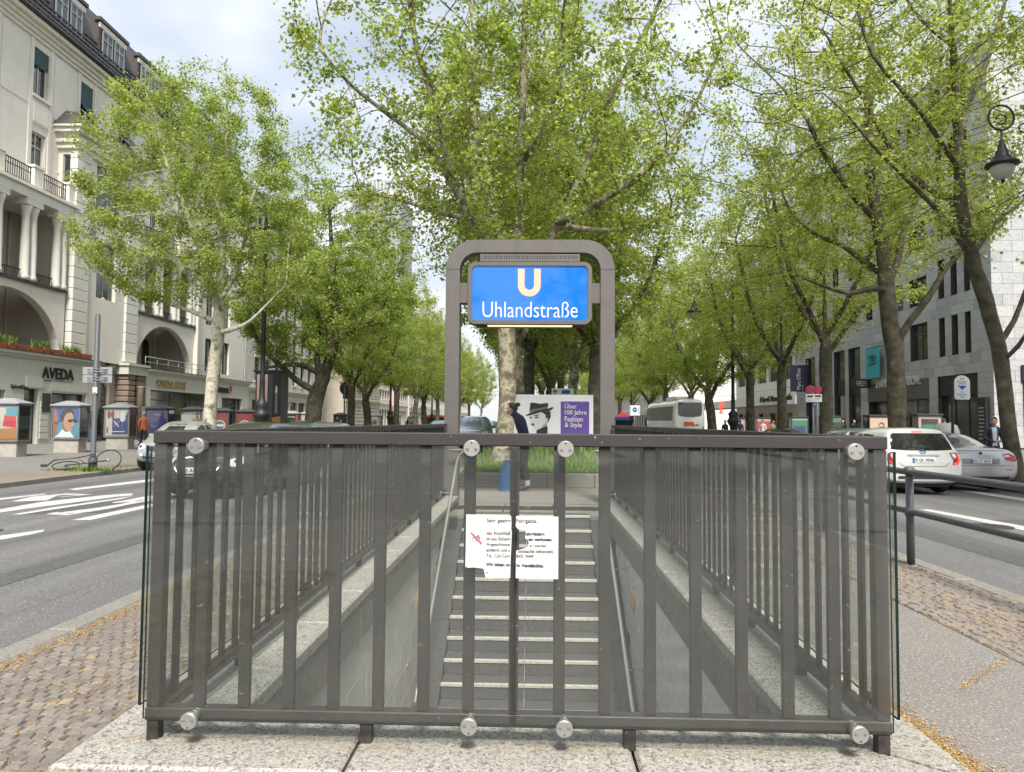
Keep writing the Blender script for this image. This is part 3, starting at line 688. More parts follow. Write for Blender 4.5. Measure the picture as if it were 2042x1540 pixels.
for s in (-1, 1):
    mb = MB(); mb.box(s*1.2-0.1*(s>0)-0.0*(s<0), s*1.2+0.1*(s<0), 10.99, 11.3, -0.2, 0.0); mb.build('landing_cheek', MT['granite_grey'], sw)
    xa, xb = (-1.19, -0.965) if s < 0 else (0.935, 1.19)
    mb = MB(); mb.bbox(xa, xb-0.0, 10.98, 11.28, -0.2, -0.002, 0.004); mb.build('landing_cheek', MT['granite_grey'], sw)

# ================================================================== railing with glass panes
RT = 1.352; XR = 1.445; YR = 2.955; BW = 0.052
rail = thing('railing', (0, YR, CT), 'dark brown steel bar railing with bolted-on glass panes round the stairwell', 'railing')
ST = MT['steel_brown']
mb = MB(); mb.bbox(-XR-0.03, XR+0.03, YR-0.03, YR+0.03, RT-0.052, RT, 0.004); mb.build('top_rail', ST, rail)
mb = MB(); mb.bbox(-XR-0.03, XR+0.03, YR-0.03, YR+0.03, CT+0.075, CT+0.125, 0.004); mb.build('bottom_rail', ST, rail)
YE = 12.55
for s in (-1, 1):
    mb = MB(); mb.bbox(s*XR-0.03, s*XR+0.03, YR+0.032, YE, RT-0.052, RT, 0.004); mb.build('top_rail', ST, rail)
    mb = MB(); mb.bbox(s*XR-0.03, s*XR+0.03, YR+0.032, YE, CT+0.075, CT+0.125, 0.004); mb.build('bottom_rail', ST, rail)
mb = MB(); mb.bbox(-0.023, 0.023, -0.014, 0.014, CT+0.126, RT-0.053, 0.003); bar_f = mb.mesh('bar', ST, (0,0,0))
sp = 2*XR/16.0
for i in range(1, 16):
    if i != 8: inst(bar_f, 'bar', rail, (-XR + sp*i, YR, 0))
mb = MB(); mb.bbox(-0.019, 0.019, -0.02, 0.02, CT+0.126, RT-0.053, 0.003); inst(mb.mesh('bar', ST, (0,0,0)), 'bar', rail, (-XR+sp*8, YR-0.012, 0))
mb = MB(); mb.bbox(-0.026, 0.026, -0.026, 0.026, CT+0.126, RT-0.053, 0.003); post = mb.mesh('corner_post', ST, (0,0,0))
for s in (-1, 1): inst(post, 'corner_post', rail, (s*XR, YR, 0))
mb = MB(); mb.bbox(-0.010, 0.010, -0.020, 0.020, CT+0.126, RT-0.053, 0.003); bar_s = mb.mesh('bar', ST, (0,0,0))
ss = 0.155; n_s = int((YE-YR)/ss)
for s in (-1, 1):
    for i in range(1, n_s): inst(bar_s, 'bar', rail, (s*XR, YR + ss*i, 0))
mb = MB(); mb.bbox(-0.024, 0.024, -0.024, 0.024, CT-0.01, CT+0.076, 0.003); foot = mb.mesh('foot', ST, (0,0,0))
for x in (-XR, -0.585, 0.46, XR): inst(foot, 'foot', rail, (x, YR, 0))
for s in (-1, 1):
    yy = YR + 0.86
    while yy < YE: inst(foot, 'foot', rail, (s*XR, yy, 0)); yy += 0.86
# panes
def pane(x0, x1, y0, y1, z0, z1):
    mb = MB(); mb.box(x0, x1, y0, y1, z0, z1)
    flat = 2 if (y1-y0) < (x1-x0) else 3
    big = {2: (2, 4), 3: (3, 5)}[flat]
    mb.m = [0 if i in big else 1 for i in range(6)]
    return mb.build('glass_pane', [MT['glass_clear'], MT['glass_edge']], rail)
GY = YR - 0.082; GZ0, GZ1 = CT+0.105, RT-0.062
pane(-XR-0.01, -0.012, GY, GY+0.012, GZ0, GZ1); pane(0.012, XR+0.01, GY, GY+0.012, GZ0, GZ1)
GX = XR + 0.072
ny_ = 4; pl_len = (YE - YR - 0.1)/ny_
def disc(c, axis, r=0.0325, th=0.026):
    mb = MB(); prof = [(r*0.94,0),(r,0.003),(r,th-0.004),(r*0.93,th)]
    c = Vector(c)
    if axis == 'F': mb.lathe(prof, (0,0,0), 24, 0, 'Y'); mb.xform(Matrix.Translation(c))
    else:
        sg = 1 if axis == 'R' else -1
        mb.lathe([(r_, h*sg) for r_, h in prof], (0,0,0), 24, 0, 'X'); mb.xform(Matrix.Translation(c))
    o = mb.build('clamp_disc', MT['stainless'], rail)
    for (dx, dz) in ((-0.36,0.0),(0.36,0.0),(0.0,0.62 if c.z > 0.7 else -0.62)):
        m2 = MB()
        if axis == 'F': m2.lathe([(0.0035 if dx == 0 else 0.0075, 0),(0.003 if dx == 0 else 0.006, 0.0025)], (0,0,0), 8, 0, 'Y'); m2.xform(Matrix.Translation(c + Vector((dx*r*1.45, -th, dz*r*1.1 + (0.004 if c.z < 0.7 else -0.004)*(dx != 0)))))
        else: m2.lathe([(0.0075,0),(0.006,0.0025*sg)], (0,0,0), 8, 0, 'X'); m2.xform(Matrix.Translation(c + Vector((sg*th, dx*r*1.3, dz*r))))
        m2.build('screw', MT['plastic_dark'] if dx == 0 else MT['case_grey'], o)
    # spacer behind the glass
    m2 = MB()
    if axis == 'F': m2.lathe([(0.02,0),(0.02,-(YR-0.03-c.y))], (0,0,0), 12, 0, 'Y'); m2.xform(Matrix.Translation(c))
    else: m2.lathe([(0.02,0),(0.02,-sg*0.05)], (0,0,0), 12, 0, 'X'); m2.xform(Matrix.Translation(c))
    m2.build('spacer', MT['stainless'], o)
for x in (-1.262, -0.168, 0.20, 1.318):
    disc((x, GY-0.001, GZ1+0.004), 'F'); disc((x, GY-0.001, GZ0+0.0), 'F')
for s in (-1, 1):
    for k in range(ny_):
        y0 = YR + 0.02 + k*pl_len; y1 = y0 + pl_len - 0.015
        pane(min(s*GX, s*(GX+0.012)), max(s*GX, s*(GX+0.012)), y0, y1, GZ0+0.01, GZ1)
        for yy in (y0+0.22, y1-0.22):
            disc((s*(GX+0.012), yy, GZ1+0.004), 'R' if s > 0 else 'L'); disc((s*(GX+0.012), yy, GZ0+0.005), 'R' if s > 0 else 'L')
            for zz in (GZ0+0.01,):
                m2 = MB(); m2.lathe([(0.03,0),(0.034,-s*0.02),(0.02,-s*0.02),(0.02,-s*0.04)], (s*GX-0.001*s, yy, zz), 16, 0, 'X'); m2.build('clamp_back', MT['plastic_dark'], rail)

# handrails on the well walls
def handrail(s):
    X = s*1.07 - 0.01
    h = thing('handrail', (X, 12.2, 0), 'stainless steel handrail on the %s wall of the stairs' % ('left' if s < 0 else 'right'), 'handrail', 'stair handrails')
    mb = MB(); pts = [(X + s*0.28, 12.42, 0.90), (X+s*0.1, 12.42, 0.91), (X+s*0.02, 12.38, 0.91), (X, 12.25, 0.91), (X, 11.9, 0.90)]
    yy = 11.3; pts += [(X, 11.35, 0.86), (X, 11.0, slope_z(11.0)+0.78), (X, 9.5, slope_z(9.5)+0.80), (X, 8.0, slope_z(8.0)+0.82), (X, 7.3, slope_z(7.3)+0.84)]
    if s > 0: pts += [(X, 7.1, slope_z(7.3)+0.77), (X+0.02, 6.6, slope_z(7.3)+0.60), (X+0.02, 5.4, slope_z(7.3)+0.05)]
    mb.tube(pts, 0.021, 12); mb.build('tube', MT['stainless'], h)
    for yy in (10.4, 9.1, 7.8):
        zz = slope_z(yy) + 0.80; m2 = MB(); m2.tube([(X, yy, zz-0.02), (X, yy, zz-0.06), (s*1.245, yy, zz-0.06)], 0.007, 8)
        m2.lathe([(0.03,0),(0.03,s*-0.008)], (s*1.243, yy, zz-0.06), 14, 0, 'X'); m2.build('bracket', MT['stainless'], h)
handrail(-1); handrail(1)
# small amber step lamps in the walls
mat('amber', (0.85,0.42,0.10), 0.4)
for s in (-1, 1):
    mb = MB(); yy, zz = 8.55, slope_z(8.55)+0.80
    mb.lathe([(0.11,0),(0.11,-s*0.012),(0.085,-s*0.02)], (s*1.243, yy, zz), 20, 0, 'X'); mb.build('wall_badge', MT['amber'], None, 'round amber badge on the %s tiled stair wall' % ('left' if s < 0 else 'right'), 'badge')
    mb = MB(); mb.bbox(s*1.1-0.05, s*1.1+0.05, 10.75, 10.9, -0.2, -0.02, 0.01); mb.build('junction_box', MT['plastic_dark'], None, 'small dark box beside the top step on the %s' % ('left' if s < 0 else 'right'), 'box')

# ================================================================== portal with station sign
pt = thing('station_portal', (0, 12.75, 0), 'rounded steel portal carrying the blue lit station sign', 'portal')
YP0, YP1, PW, PH, LW = 12.60, 12.92, 1.475, 4.585, 0.245
mb = MB(); outer, inner = [], []
ro, ri = 0.52, 0.30
def arc(cx_, cz_, r_, a0, a1, n=10): return [(cx_ + r_*math.cos(a0+(a1-a0)*i/n), cz_ + r_*math.sin(a0+(a1-a0)*i/n)) for i in range(n+1)]
PHI = PH - 0.225
outer = [(-PW, 0.02)] + arc(-PW+ro, PH-ro, ro, math.pi, math.pi/2) + arc(PW-ro, PH-ro, ro, math.pi/2, 0) + [(PW, 0.02)]
inner = [(-PW+LW, 0.02)] + arc(-PW+LW+ri, PHI-ri, ri, math.pi, math.pi/2) + arc(PW-LW-ri, PHI-ri, ri, math.pi/2, 0) + [(PW-LW, 0.02)]
k = len(outer); vs = [(x,YP0,z) for x,z in outer] + [(x,YP0,z) for x,z in inner] + [(x,YP1,z) for x,z in outer] + [(x,YP1,z) for x,z in inner]
fs = []
for i in range(k-1):
    fs += [(i,i+1,k+i+1,k+i), (2*k+i,3*k+i,3*k+i+1,2*k+i+1), (i,2*k+i,2*k+i+1,i+1), (k+i,k+i+1,3*k+i+1,3*k+i)]
mb.add(vs, fs); mb.build('arch_frame', MT['steel_arch'], pt)
for s in (-1, 1):   # weld joints
    mb = MB(); mb.box(min(s*PW+s*0.002, s*(PW-LW)-s*0.002), max(s*PW+s*0.002, s*(PW-LW)-s*0.002), YP0-0.002, YP1+0.002, PH-ro-0.012, PH-ro); mb.build('joint', MT['steel_brown'], pt)
def rrect(w_, h_, r_, n=6):
    return arc(w_/2-r_, h_/2-r_, r_, 0, math.pi/2, n) + arc(-w_/2+r_, h_/2-r_, r_, math.pi/2, math.pi, n) + arc(-w_/2+r_, -h_/2+r_, r_, math.pi, 1.5*math.pi, n) + arc(w_/2-r_, -h_/2+r_, r_, 1.5*math.pi, 2*math.pi, n)
SCX, SCZ, SW, SH = -0.005, 3.64, 2.17, 1.11
YS = 12.60
box_ = MB(); box_.prism(rrect(SW, SH, 0.14), (SCX, YS+0.26, SCZ), (1,0,0), (0,0,1), 0.26); sb = box_.build('sign_box', MT['steel_arch'], pt)
fr = MB(); o_, i_ = rrect(SW-0.02, SH-0.02, 0.13), rrect(SW-0.15, SH-0.15, 0.085); k = len(o_)
vs = [(SCX+x, YS-0.03, SCZ+z) for x,z in o_] + [(SCX+x, YS-0.03, SCZ+z) for x,z in i_] + [(SCX+x, YS+0.01, SCZ+z) for x,z in o_] + [(SCX+x, YS+0.01, SCZ+z) for x,z in i_]
fr.add(vs, [f for i in range(k) for f in ((i,(i+1)%k,k+(i+1)%k,k+i), (2*k+i,i,(i+1)%k,2*k+(i+1)%k)[::-1], (k+i,k+(i+1)%k,3*k+(i+1)%k,3*k+i))])
fr.build('sign_rim', MT['steel_arch'], sb)
m, t, b, g, noise, ramp, mix, bump = nodes_mat('sign_blue')
b.inputs['Base Color'].default_value = (0.008,0.135,0.50,1); b.inputs['Roughness'].default_value = 0.03; b.inputs['Specular IOR Level'].default_value = 0.75; b.inputs['Coat Weight'].default_value = 0.5; b.inputs['Coat Roughness'].default_value = 0.02
b.inputs['Emission Color'].default_value = (0.0,0.16,0.62,1); b.inputs['Emission Strength'].default_value = 0.12
fc = MB(); fc.prism(rrect(SW-0.15, SH-0.15, 0.085), (SCX, YS, SCZ), (1,0,0), (0,0,1), 0.006); fc.build('sign_face', MT['sign_blue'], sb)
pO, pI = [], []
uw, uh, us = 0.40, 0.49, 0.118; ux, uz = at(1055.5, 564, YS).x, at(1055, 564, YS).z
ro2 = uw/2
pO = [(-ro2, uh/2)] + [(ro2*math.cos(a), -uh/2+ro2+ro2*math.sin(a)) for a in [math.pi + math.pi*i/16 for i in range(17)]] + [(ro2, uh/2)]
ri2 = ro2 - us
pI = [(-ri2, uh/2)] + [(ri2*math.cos(a), -uh/2+ro2+ri2*math.sin(a)) for a in [math.pi + math.pi*i/16 for i in range(17)]] + [(ri2, uh/2)]
um = MB(); k = len(pO); um.add([(ux+x, YS-0.011, uz+z) for x,z in pO] + [(ux+x, YS-0.011, uz+z) for x,z in pI], [(i,i+1,k+i+1,k+i) for i in range(k-1)]); um.build('letter_u', MT['cream_letter'], sb)
a0, a1 = at(962, 633, YS-0.01), at(1152, 602, YS-0.01)
text_mb('Uhlandstraße', a1.x-a0.x, a1.z-a0.z, (a0.x, YS-0.008, a0.z), ext=0.003, bold=-0.004).build('station_name', MT['white_letter'], sb)
for s in (-1, 1):
    mb = MB(); x0, x1 = sorted((SCX+s*(SW/2-0.02), s*(PW-LW+0.01))); mb.bbox(x0, x1, YS+0.05, YS+0.25, 3.47, 3.83, 0.006); mb.build('side_arm', MT['steel_arch'], pt)
mb = MB(); mb.bbox(-0.88, 0.87, YS-0.012, YS+0.2, SCZ+SH/2-0.004, PHI-0.03, 0.006); vs_ = mb.build('vent_strip', MT['steel_arch'], pt)
mb = MB(); mb.bbox(-0.0075,0.0075,0,0.004,-0.03,0.03,0.001); sl_ = mb.mesh('slot', MT['black'], (0,0,0))
for i in range(37): inst(sl_, 'slot', vs_, (-0.81 + i*0.0447, YS-0.0145, (SCZ+SH/2+PHI-0.03)/2+0.01))
mat('tube_light', (1.0,0.72,0.42), 0.4, emis=0.7)
mb = MB(); mb.bbox(-0.74, 0.74, YS+0.03, YS+0.12, SCZ-SH/2-0.022, SCZ-SH/2-0.001, 0.004); mb.build('strip_light', MT['tube_light'], sb)
mb = MB(); mb.bbox(-0.95, 0.95, YS+0.125, YS+0.22, SCZ-SH/2-0.03, SCZ-SH/2-0.002, 0.004); mb.build('light_tray', MT['steel_brown'], sb)

# ================================================================== torn notice stuck on the panes
nt_ = thing('notice', (0, GY-0.003, 0.75), 'torn white paper notice stuck across the two front panes', 'notice')
NY = GY - 0.0015
def npx(x, y): p = at(x, y, NY); return (p.x, p.z)
Lp = [(930,1026),(975,1027.5),(1019,1028.5),(1020,1040),(1019.5,1055),(1020.5,1062),(1019.5,1090),(1018.5,1110),(1018,1130),(1017.5,1152.5),(968.5,1151.5),(966,1142),(964.5,1134),(950,1132),(941,1131.5),(935,1133),(928,1130.5),(929,1085)]
Rp = [(1029.5,1029),(1113.5,1030.5),(1113,1155),(1070,1154),(1028.5,1153),(1029,1110),(1029.5,1098),(1036,1096.5),(1044,1094.5),(1052,1090),(1054.5,1084),(1053.5,1077),(1047,1073),(1048,1068),(1048.5,1058),(1045,1056),(1041,1055),(1035,1056),(1031,1053),(1028.5,1049),(1029,1040)]
sheets_ = []
for P_ in (Lp, Rp):
    q = [npx(*p) for p in P_]; mb = MB()
    rg2 = random.Random(3); tri = tessellate_polygon([[Vector((x, z, 0)) for x, z in q]])
    mb.add([(x, NY - rg2.uniform(0.0, 0.002), z) for x, z in q], [tuple(f) for f in tri])
    sheets_.append(mb.build('paper', MT['paper'], nt_))
def ln(i, txt, x0, x1, yb, h, bold=0.012):
    a = npx(x0, yb); b_ = npx(x1, yb-h); text_mb(txt, b_[0]-a[0], b_[1]-a[1], (a[0], NY-0.0022, a[1]), ext=0.0002, bold=bold).build('printed_line', MT['ink'], sheets_[i])
ln(0,'Sehr geehrt',971,1019,1044,9.5); ln(1,'Fahrgäste,',1030,1071,1045,10)
ln(0,'das Anschließ',970,1018,1066.5,7); ln(1,'ahrrädern',1049,1086,1068,6.5,.04)
ln(0,'ist aus Sicherh',970,1018,1077.5,6.5); ln(1,'en verboten.',1054,1102,1079,6.5,.04)
ln(0,'Angeschlosse',970,1017,1090,7.5); ln(1,'er werden',1056,1090,1091,5.5)
ln(0,'entfernt und a',970,1017,1100,6.5); ln(1,'undsache behandelt.',1033,1104.5,1102.5,6.5)
ln(0,'Tel.: Call-Cent',970,1017,1111.5,6.5); ln(1,'BVG 19449',1030,1064,1112.5,6.5)
ln(0,'Wir bitten un',969,1017,1129,6.5,.04); ln(1,'hr Verständnis.',1030,1084.5,1131,6.5,.04)
ln(0,'vs',968,973,1143.5,3)
bi = MB()
def ring(mb, cx_, cy_, r_, wd):
    c = npx(cx_, cy_); s_ = npx(cx_+1, cy_)[0]-c[0]; n = 20; vs = []
    for i in range(n):
        a = 2*math.pi*i/n
        for q in (r_-wd, r_+wd): vs.append((c[0]+math.cos(a)*q*s_, NY-0.0023, c[1]+math.sin(a)*q*s_))
    mb.add(vs, [(2*i,2*i+1,2*((i+1)%n)+1,2*((i+1)%n)) for i in range(n)])
def stroke(mb, p0, p1, wd, dy=0.0023):
    a, b_ = Vector(npx(*p0)), Vector(npx(*p1)); d = (b_-a).normalized(); n = Vector((-d.y, d.x))*wd
    mb.add([(q.x, NY-dy, q.y) for q in (a+n, b_+n, b_-n, a-n)], [(0,1,2,3)])
ring(bi, 942, 1076, 4.3, 0.35); ring(bi, 957.5, 1076, 4.3, 0.35)
for p0, p1 in (((942,1076),(946,1069)),((946,1069),(954,1071)),((946,1069),(950,1077)),((950,1077),(954,1069)),((954,1068),(957.5,1076)),((950,1077),(957,1076)),((952,1068),(956,1067.5)),((945,1067),(948,1066.5)),((950,1077),(949.5,1081))): stroke(bi, p0, p1, 0.0012)
bi.build('bicycle_icon', MT['ink'], sheets_[0])
bi = MB(); stroke(bi, (939,1062), (960.5,1085), 0.0032, 0.0027); bi.build('red_bar', MT['pink_red'], sheets_[0])
# ================================================================== plane trees (grown by space colonisation inside a crown)
m, t, b, g, noise, ramp, mix, bump = nodes_mat('bark')
n1 = noise(3.2, 5, 0.55); n2 = noise(9.0, 5, 0.6); n3 = noise(45, 4)
c = ramp(n1, [(0.36,(0.085,0.075,0.05)),(0.45,(0.14,0.125,0.085)),(0.50,(0.27,0.24,0.16)),(0.56,(0.37,0.33,0.23)),(0.62,(0.18,0.165,0.11))])
c = mix(c, (0.13,0.095,0.07), ramp(n2, [(0.55,(0,0,0)),(0.62,(0.85,0.85,0.85))]))
t.links.new(c, b.inputs['Base Color']); b.inputs['Roughness'].default_value = 0.9; bump(n2, 0.5, 0.02)
m, t, b, g, noise, ramp, mix, bump = nodes_mat('bark_dark')
n2 = noise(9.0, 5, 0.6); n1 = noise(4.0, 5, 0.5)
c = ramp(n1, [(0.35,(0.05,0.042,0.03)),(0.5,(0.085,0.073,0.05)),(0.66,(0.12,0.105,0.07)),(0.74,(0.22,0.19,0.12))])
t.links.new(c, b.inputs['Base Color']); b.inputs['Roughness'].default_value = 0.9; bump(n2, 0.5, 0.02)
m, t, b, g, noise, ramp, mix, bump = nodes_mat('bark_pale')
n1 = noise(4.0, 5, 0.55); n2 = noise(11.0, 5, 0.6)
c = ramp(n1, [(0.32,(0.16,0.13,0.09)),(0.42,(0.40,0.37,0.29)),(0.55,(0.55,0.52,0.43)),(0.68,(0.44,0.40,0.31))])
c = mix(c, (0.14,0.10,0.07), ramp(n2, [(0.58,(0,0,0)),(0.66,(0.9,0.9,0.9))]))
t.links.new(c, b.inputs['Base Color']); b.inputs['Roughness'].default_value = 0.9; bump(n2, 0.4, 0.02)
def leaf_mat(name, c0, c1, c2):
    m, t, b, g, noise, ramp, mix, bump = nodes_mat(name)
    col = ramp(g.outputs['Random Per Island'], [(0,c0),(0.55,c1),(1,c2)])
    t.links.new(col, b.inputs['Base Color']); b.inputs['Roughness'].default_value = 0.5; b.inputs['Specular IOR Level'].default_value = 0.35
    tl = t.nodes.new('ShaderNodeBsdfTranslucent'); ms = t.nodes.new('ShaderNodeMixShader'); ms.inputs[0].default_value = 0.6
    tc_ = mix(col, (1.0,0.95,0.35), 0.5, 'MULTIPLY'); t.links.new(mix(tc_, (1.25,1.35,0.75), 1.0, 'MULTIPLY'), tl.inputs[0])
    t.links.new(b.outputs[0], ms.inputs[1]); t.links.new(tl.outputs[0], ms.inputs[2]); t.links.new(ms.outputs[0], t.nodes['Material Output'].inputs[0])
leaf_mat('leaf', (0.175,0.225,0.055), (0.315,0.375,0.115), (0.475,0.53,0.22))
leaf_mat('leaf_warm', (0.195,0.232,0.055), (0.335,0.375,0.12), (0.49,0.525,0.22))
leaf_mat('leaf_deep', (0.165,0.22,0.05), (0.29,0.355,0.10), (0.445,0.51,0.19))

def grow(seed, paths, env, n_attr, D=0.38, di=3.2, dk=0.75, up=0.12, maxn=7000, keep=None):
    rg = np.random.default_rng(seed)
    nodes, par, fixed = [], [], []; fr_ = []
    for path in paths:
        pts = [np.array(p, float) for p in path]
        if nodes:
            A = np.array(nodes); j = int(np.argmin(((A - pts[0])**2).sum(1))); prev = j; start = A[j]
        else:
            nodes.append(pts[0]); par.append(-1); fixed.append(1); prev = 0; start = pts[0]; fr_.append(1.0)
        # resample as a smooth polyline
        P = [start] + pts[1:]; dense = []
        for i in range(len(P)-1):
            p0 = P[max(i-1,0)]; p1 = P[i]; p2 = P[i+1]; p3 = P[min(i+2,len(P)-1)]
            k = max(1, int(np.linalg.norm(p2-p1)/D))
            for q in range(1, k+1):
                u_ = q/k; dense.append(0.5*((2*p1)+(-p0+p2)*u_+(2*p0-5*p1+4*p2-p3)*u_*u_+(-p0+3*p1-3*p2+p3)*u_**3))
        first = len(fr_) == 1; nd = len(dense)
        for k_, q in enumerate(dense):
            s_ = (k_+1)/nd; nodes.append(q); par.append(prev); fixed.append(1); prev = len(nodes)-1
            fr_.append((1.0 - 0.30*min(1, s_/0.4) - 0.55*max(0, (s_-0.4)/0.6)) if first else 0.50*(1-0.80*s_))
    At = []
    wsum = sum(e[6] for e in env)
    for (cx_, cy_, cz_, rx, ry, rz, wgt) in env:
        k = int(n_attr*wgt/wsum); u_ = rg.normal(size=(k,3)); u_ /= np.linalg.norm(u_, axis=1)[:,None]; u_ *= (rg.random(k)**0.42)[:,None]
        At.append(u_*np.array([rx,ry,rz]) + np.array([cx_,cy_,cz_]))
    At = np.concatenate(At)
    if keep is not None: At = At[keep(At)]
    N = np.zeros((maxn+2000,3)); N[:len(nodes)] = np.array(nodes); cnt = len(nodes); nch = np.zeros(maxn+2000, int)
    for p in par:
        if p >= 0: nch[p] += 1
    d2 = ((At[:,None,:] - N[None,:cnt,:])**2).sum(2); near = d2.argmin(1); dist = np.sqrt(d2.min(1))
    for it in range(170):
        act = dist < di*(1.0 if it > 8 else 2.0)
        if not act.any() or cnt >= maxn: break
        idx = near[act]; v = At[act] - N[idx]; v /= np.linalg.norm(v, axis=1)[:,None] + 1e-9
        uq, inv = np.unique(idx, return_inverse=True); S = np.zeros((len(uq),3)); np.add.at(S, inv, v)
        S[:,2] += up*np.bincount(inv); S += rg.normal(0, 0.22, S.shape)*np.sqrt(np.bincount(inv))[:,None]
        S /= np.linalg.norm(S, axis=1)[:,None] + 1e-9
        ok = nch[uq] < 3; uq = uq[ok]; S = S[ok]
        new = N[uq] + S*D
        if len(new) == 0: break
        e = min(len(new), maxn - cnt + 1); new = new[:e]; uq = uq[:e]
        N[cnt:cnt+e] = new; par += list(uq); fixed += [0]*e; nch[uq] += 1
        dn = ((At[:,None,:] - new[None,:,:])**2).sum(2); mi_ = dn.argmin(1); md = np.sqrt(dn[np.arange(len(At)), mi_])
        up_ = md < dist; near[up_] = cnt + mi_[up_]; dist[up_] = md[up_]; cnt += e
        al = dist > dk; At, near, dist = At[al], near[al], dist[al]
        if len(At) == 0: break
    return N[:cnt].copy(), np.array(par), np.array(fixed), np.array(fr_)

def tree_mesh(seed, paths, env, n_attr, r_base, n_leaf, leaf=0.12, bark='bark', leafm='leaf', D=0.38, di=3.2, dk=0.75, up=0.12, spread=0.26, r_tip=0.007, balls=0, keep=None, buttress=1.3):
    N, par, fixed, fr_ = grow(seed, paths, env, n_attr, D, di, dk, up, keep=keep)
    cnt = len(N); rg = np.random.default_rng(seed+1)
    kids = [[] for _ in range(cnt)]
    for i in range(1, cnt): kids[par[i]].append(i)
    for _ in range(2):     # smooth the grown twigs
        M_ = N.copy()
        for i in range(1, cnt):
            if not fixed[i] and len(kids[i]) == 1: M_[i] = 0.5*N[i] + 0.25*(N[par[i]] + N[kids[i][0]])
        N = M_
    rad = np.zeros(cnt)
    for i in range(cnt-1, -1, -1):
        if not kids[i]: rad[i] = r_tip
        else: rad[i] = sum(rad[k]**2.25 for k in kids[i])**(1/2.25)
    p = math.log(r_base/r_tip)/math.log(max(rad[0]/r_tip, 1.01)); rad = r_tip*(rad/r_tip)**p; rad[:len(fr_)] = np.maximum(rad[:len(fr_)], np.minimum(r_base*fr_*0.92, r_base))
    # bark
    V, Fq = [], []; vi = 0
    stack = [0]; chains = []
    starts = [(0, None)]
    while starts:
        s, pr = starts.pop(); ch = [s] if pr is None else [pr, s]; cur = s
        while kids[cur]:
            ks = sorted(kids[cur], key=lambda q: -rad[q])
            for o_ in ks[1:]: starts.append((o_, cur))
            cur = ks[0]; ch.append(cur)
        chains.append((ch, pr))
    z0 = N[0][2]
    for ch, pr in chains:
        k = len(ch); P = N[ch]; rr = rad[ch].copy()
        if pr is not None: rr[0] = rr[1] if k > 1 else rr[0]
        mxr = rr.max(); ns = 14 if mxr > 0.2 else 9 if mxr > 0.07 else 5 if mxr > 0.022 else 3
        T = np.gradient(P, axis=0) if k > 2 else np.repeat((P[-1:]-P[:1]), k, 0); T /= np.linalg.norm(T, axis=1)[:,None] + 1e-9
        ref = np.array([1.0,0.13,0.07]); E = np.cross(T, ref); ln_ = np.linalg.norm(E, axis=1)
        E[ln_ < 0.2] = np.cross(T[ln_ < 0.2], [0,1.0,0]); E /= np.linalg.norm(E, axis=1)[:,None]; G = np.cross(T, E)
        an = np.arange(ns)*2*math.pi/ns
        if pr is None: rr = rr*(1 + (buttress-1)*np.exp(-(P[:,2]-z0)/0.35))
        lump = 1 + 0.06*np.sin(an*3+seed)[None,:]*(mxr > 0.1) + (0.05*rg.normal(size=(k,ns)) if mxr > 0.05 else 0)
        ring_ = P[:,None,:] + (E[:,None,:]*np.cos(an)[None,:,None] + G[:,None,:]*np.sin(an)[None,:,None])*(rr[:,None]*lump)[:,:,None]
        V.append(ring_.reshape(-1,3))
        I = vi + np.arange(k*ns).reshape(k,ns); J = np.roll(I, -1, axis=1)
        Fq.append(np.stack([I[:-1], J[:-1], J[1:], I[1:]], -1).reshape(-1,4)); vi += k*ns
    wood = np_mesh('trunk', np.concatenate(V), np.concatenate(Fq), MT[bark], smooth=True)
    # leaves
    cand = np.where((rad < r_tip*2.6) & (fixed == 0))[0]
    wts = np.where(rad[cand] < r_tip*1.4, 1.0, 0.35)*rg.gamma(0.8, 1.0, len(cand)); wts /= wts.sum()
    pick = rg.choice(cand, n_leaf, p=wts); pp = N[par[pick]]
    C = N[pick] + (pp - N[pick])*rg.random(n_leaf)[:,None] + rg.normal(0, spread, (n_leaf,3))*np.array([1,1,0.8])
    nrm = rg.normal(0, 0.75, (n_leaf,3)); nrm[:,2] += 0.75; nrm[:,1] -= 0.25; nrm /= np.linalg.norm(nrm, axis=1)[:,None]
    a = rg.normal(size=(n_leaf,3)); a -= nrm*(a*nrm).sum(1)[:,None]; a /= np.linalg.norm(a, axis=1)[:,None]; bb = np.cross(nrm, a)
    s = leaf*rg.uniform(0.45, 1.2, n_leaf)[:,None]
    sh = [(-0.5,0,0),(-0.18,0.52,0.12),(0.12,0.30,0.05),(0.55,0,-0.04),(0.12,-0.30,0.05),(-0.18,-0.52,0.12)]
    LV = np.stack([C + s*(a*x + bb*y + nrm*z) for x,y,z in sh], 1)
    base = np.arange(n_leaf)[:,None]*6
    LF = np.concatenate([base + np.array([[0,3,2,1]]), base + np.array([[0,5,4,3]])])
    crown = np_mesh('crown', LV.reshape(-1,3), LF, MT[leafm])
    sb_ = None
    if balls:
        q = rg.choice(cand, balls); BC = N[q] + rg.normal(0,0.2,(balls,3)); BC[:,2] -= 0.1; oc = np.array([(1,0,0),(0,1,0),(-1,0,0),(0,-1,0),(0,0,1),(0,0,-1)])*0.022
        BV = (BC[:,None,:] + oc[None]).reshape(-1,3); bi_ = np.arange(balls)[:,None]*6
        BF = np.concatenate([bi_ + np.array([f]) for f in ((0,1,4),(1,2,4),(2,3,4),(3,0,4),(1,0,5),(2,1,5),(3,2,5),(0,3,5))])
        sb_ = np_mesh('seed_balls', BV, BF, MT['bark_dark'], smooth=True)
    return wood, crown, sb_
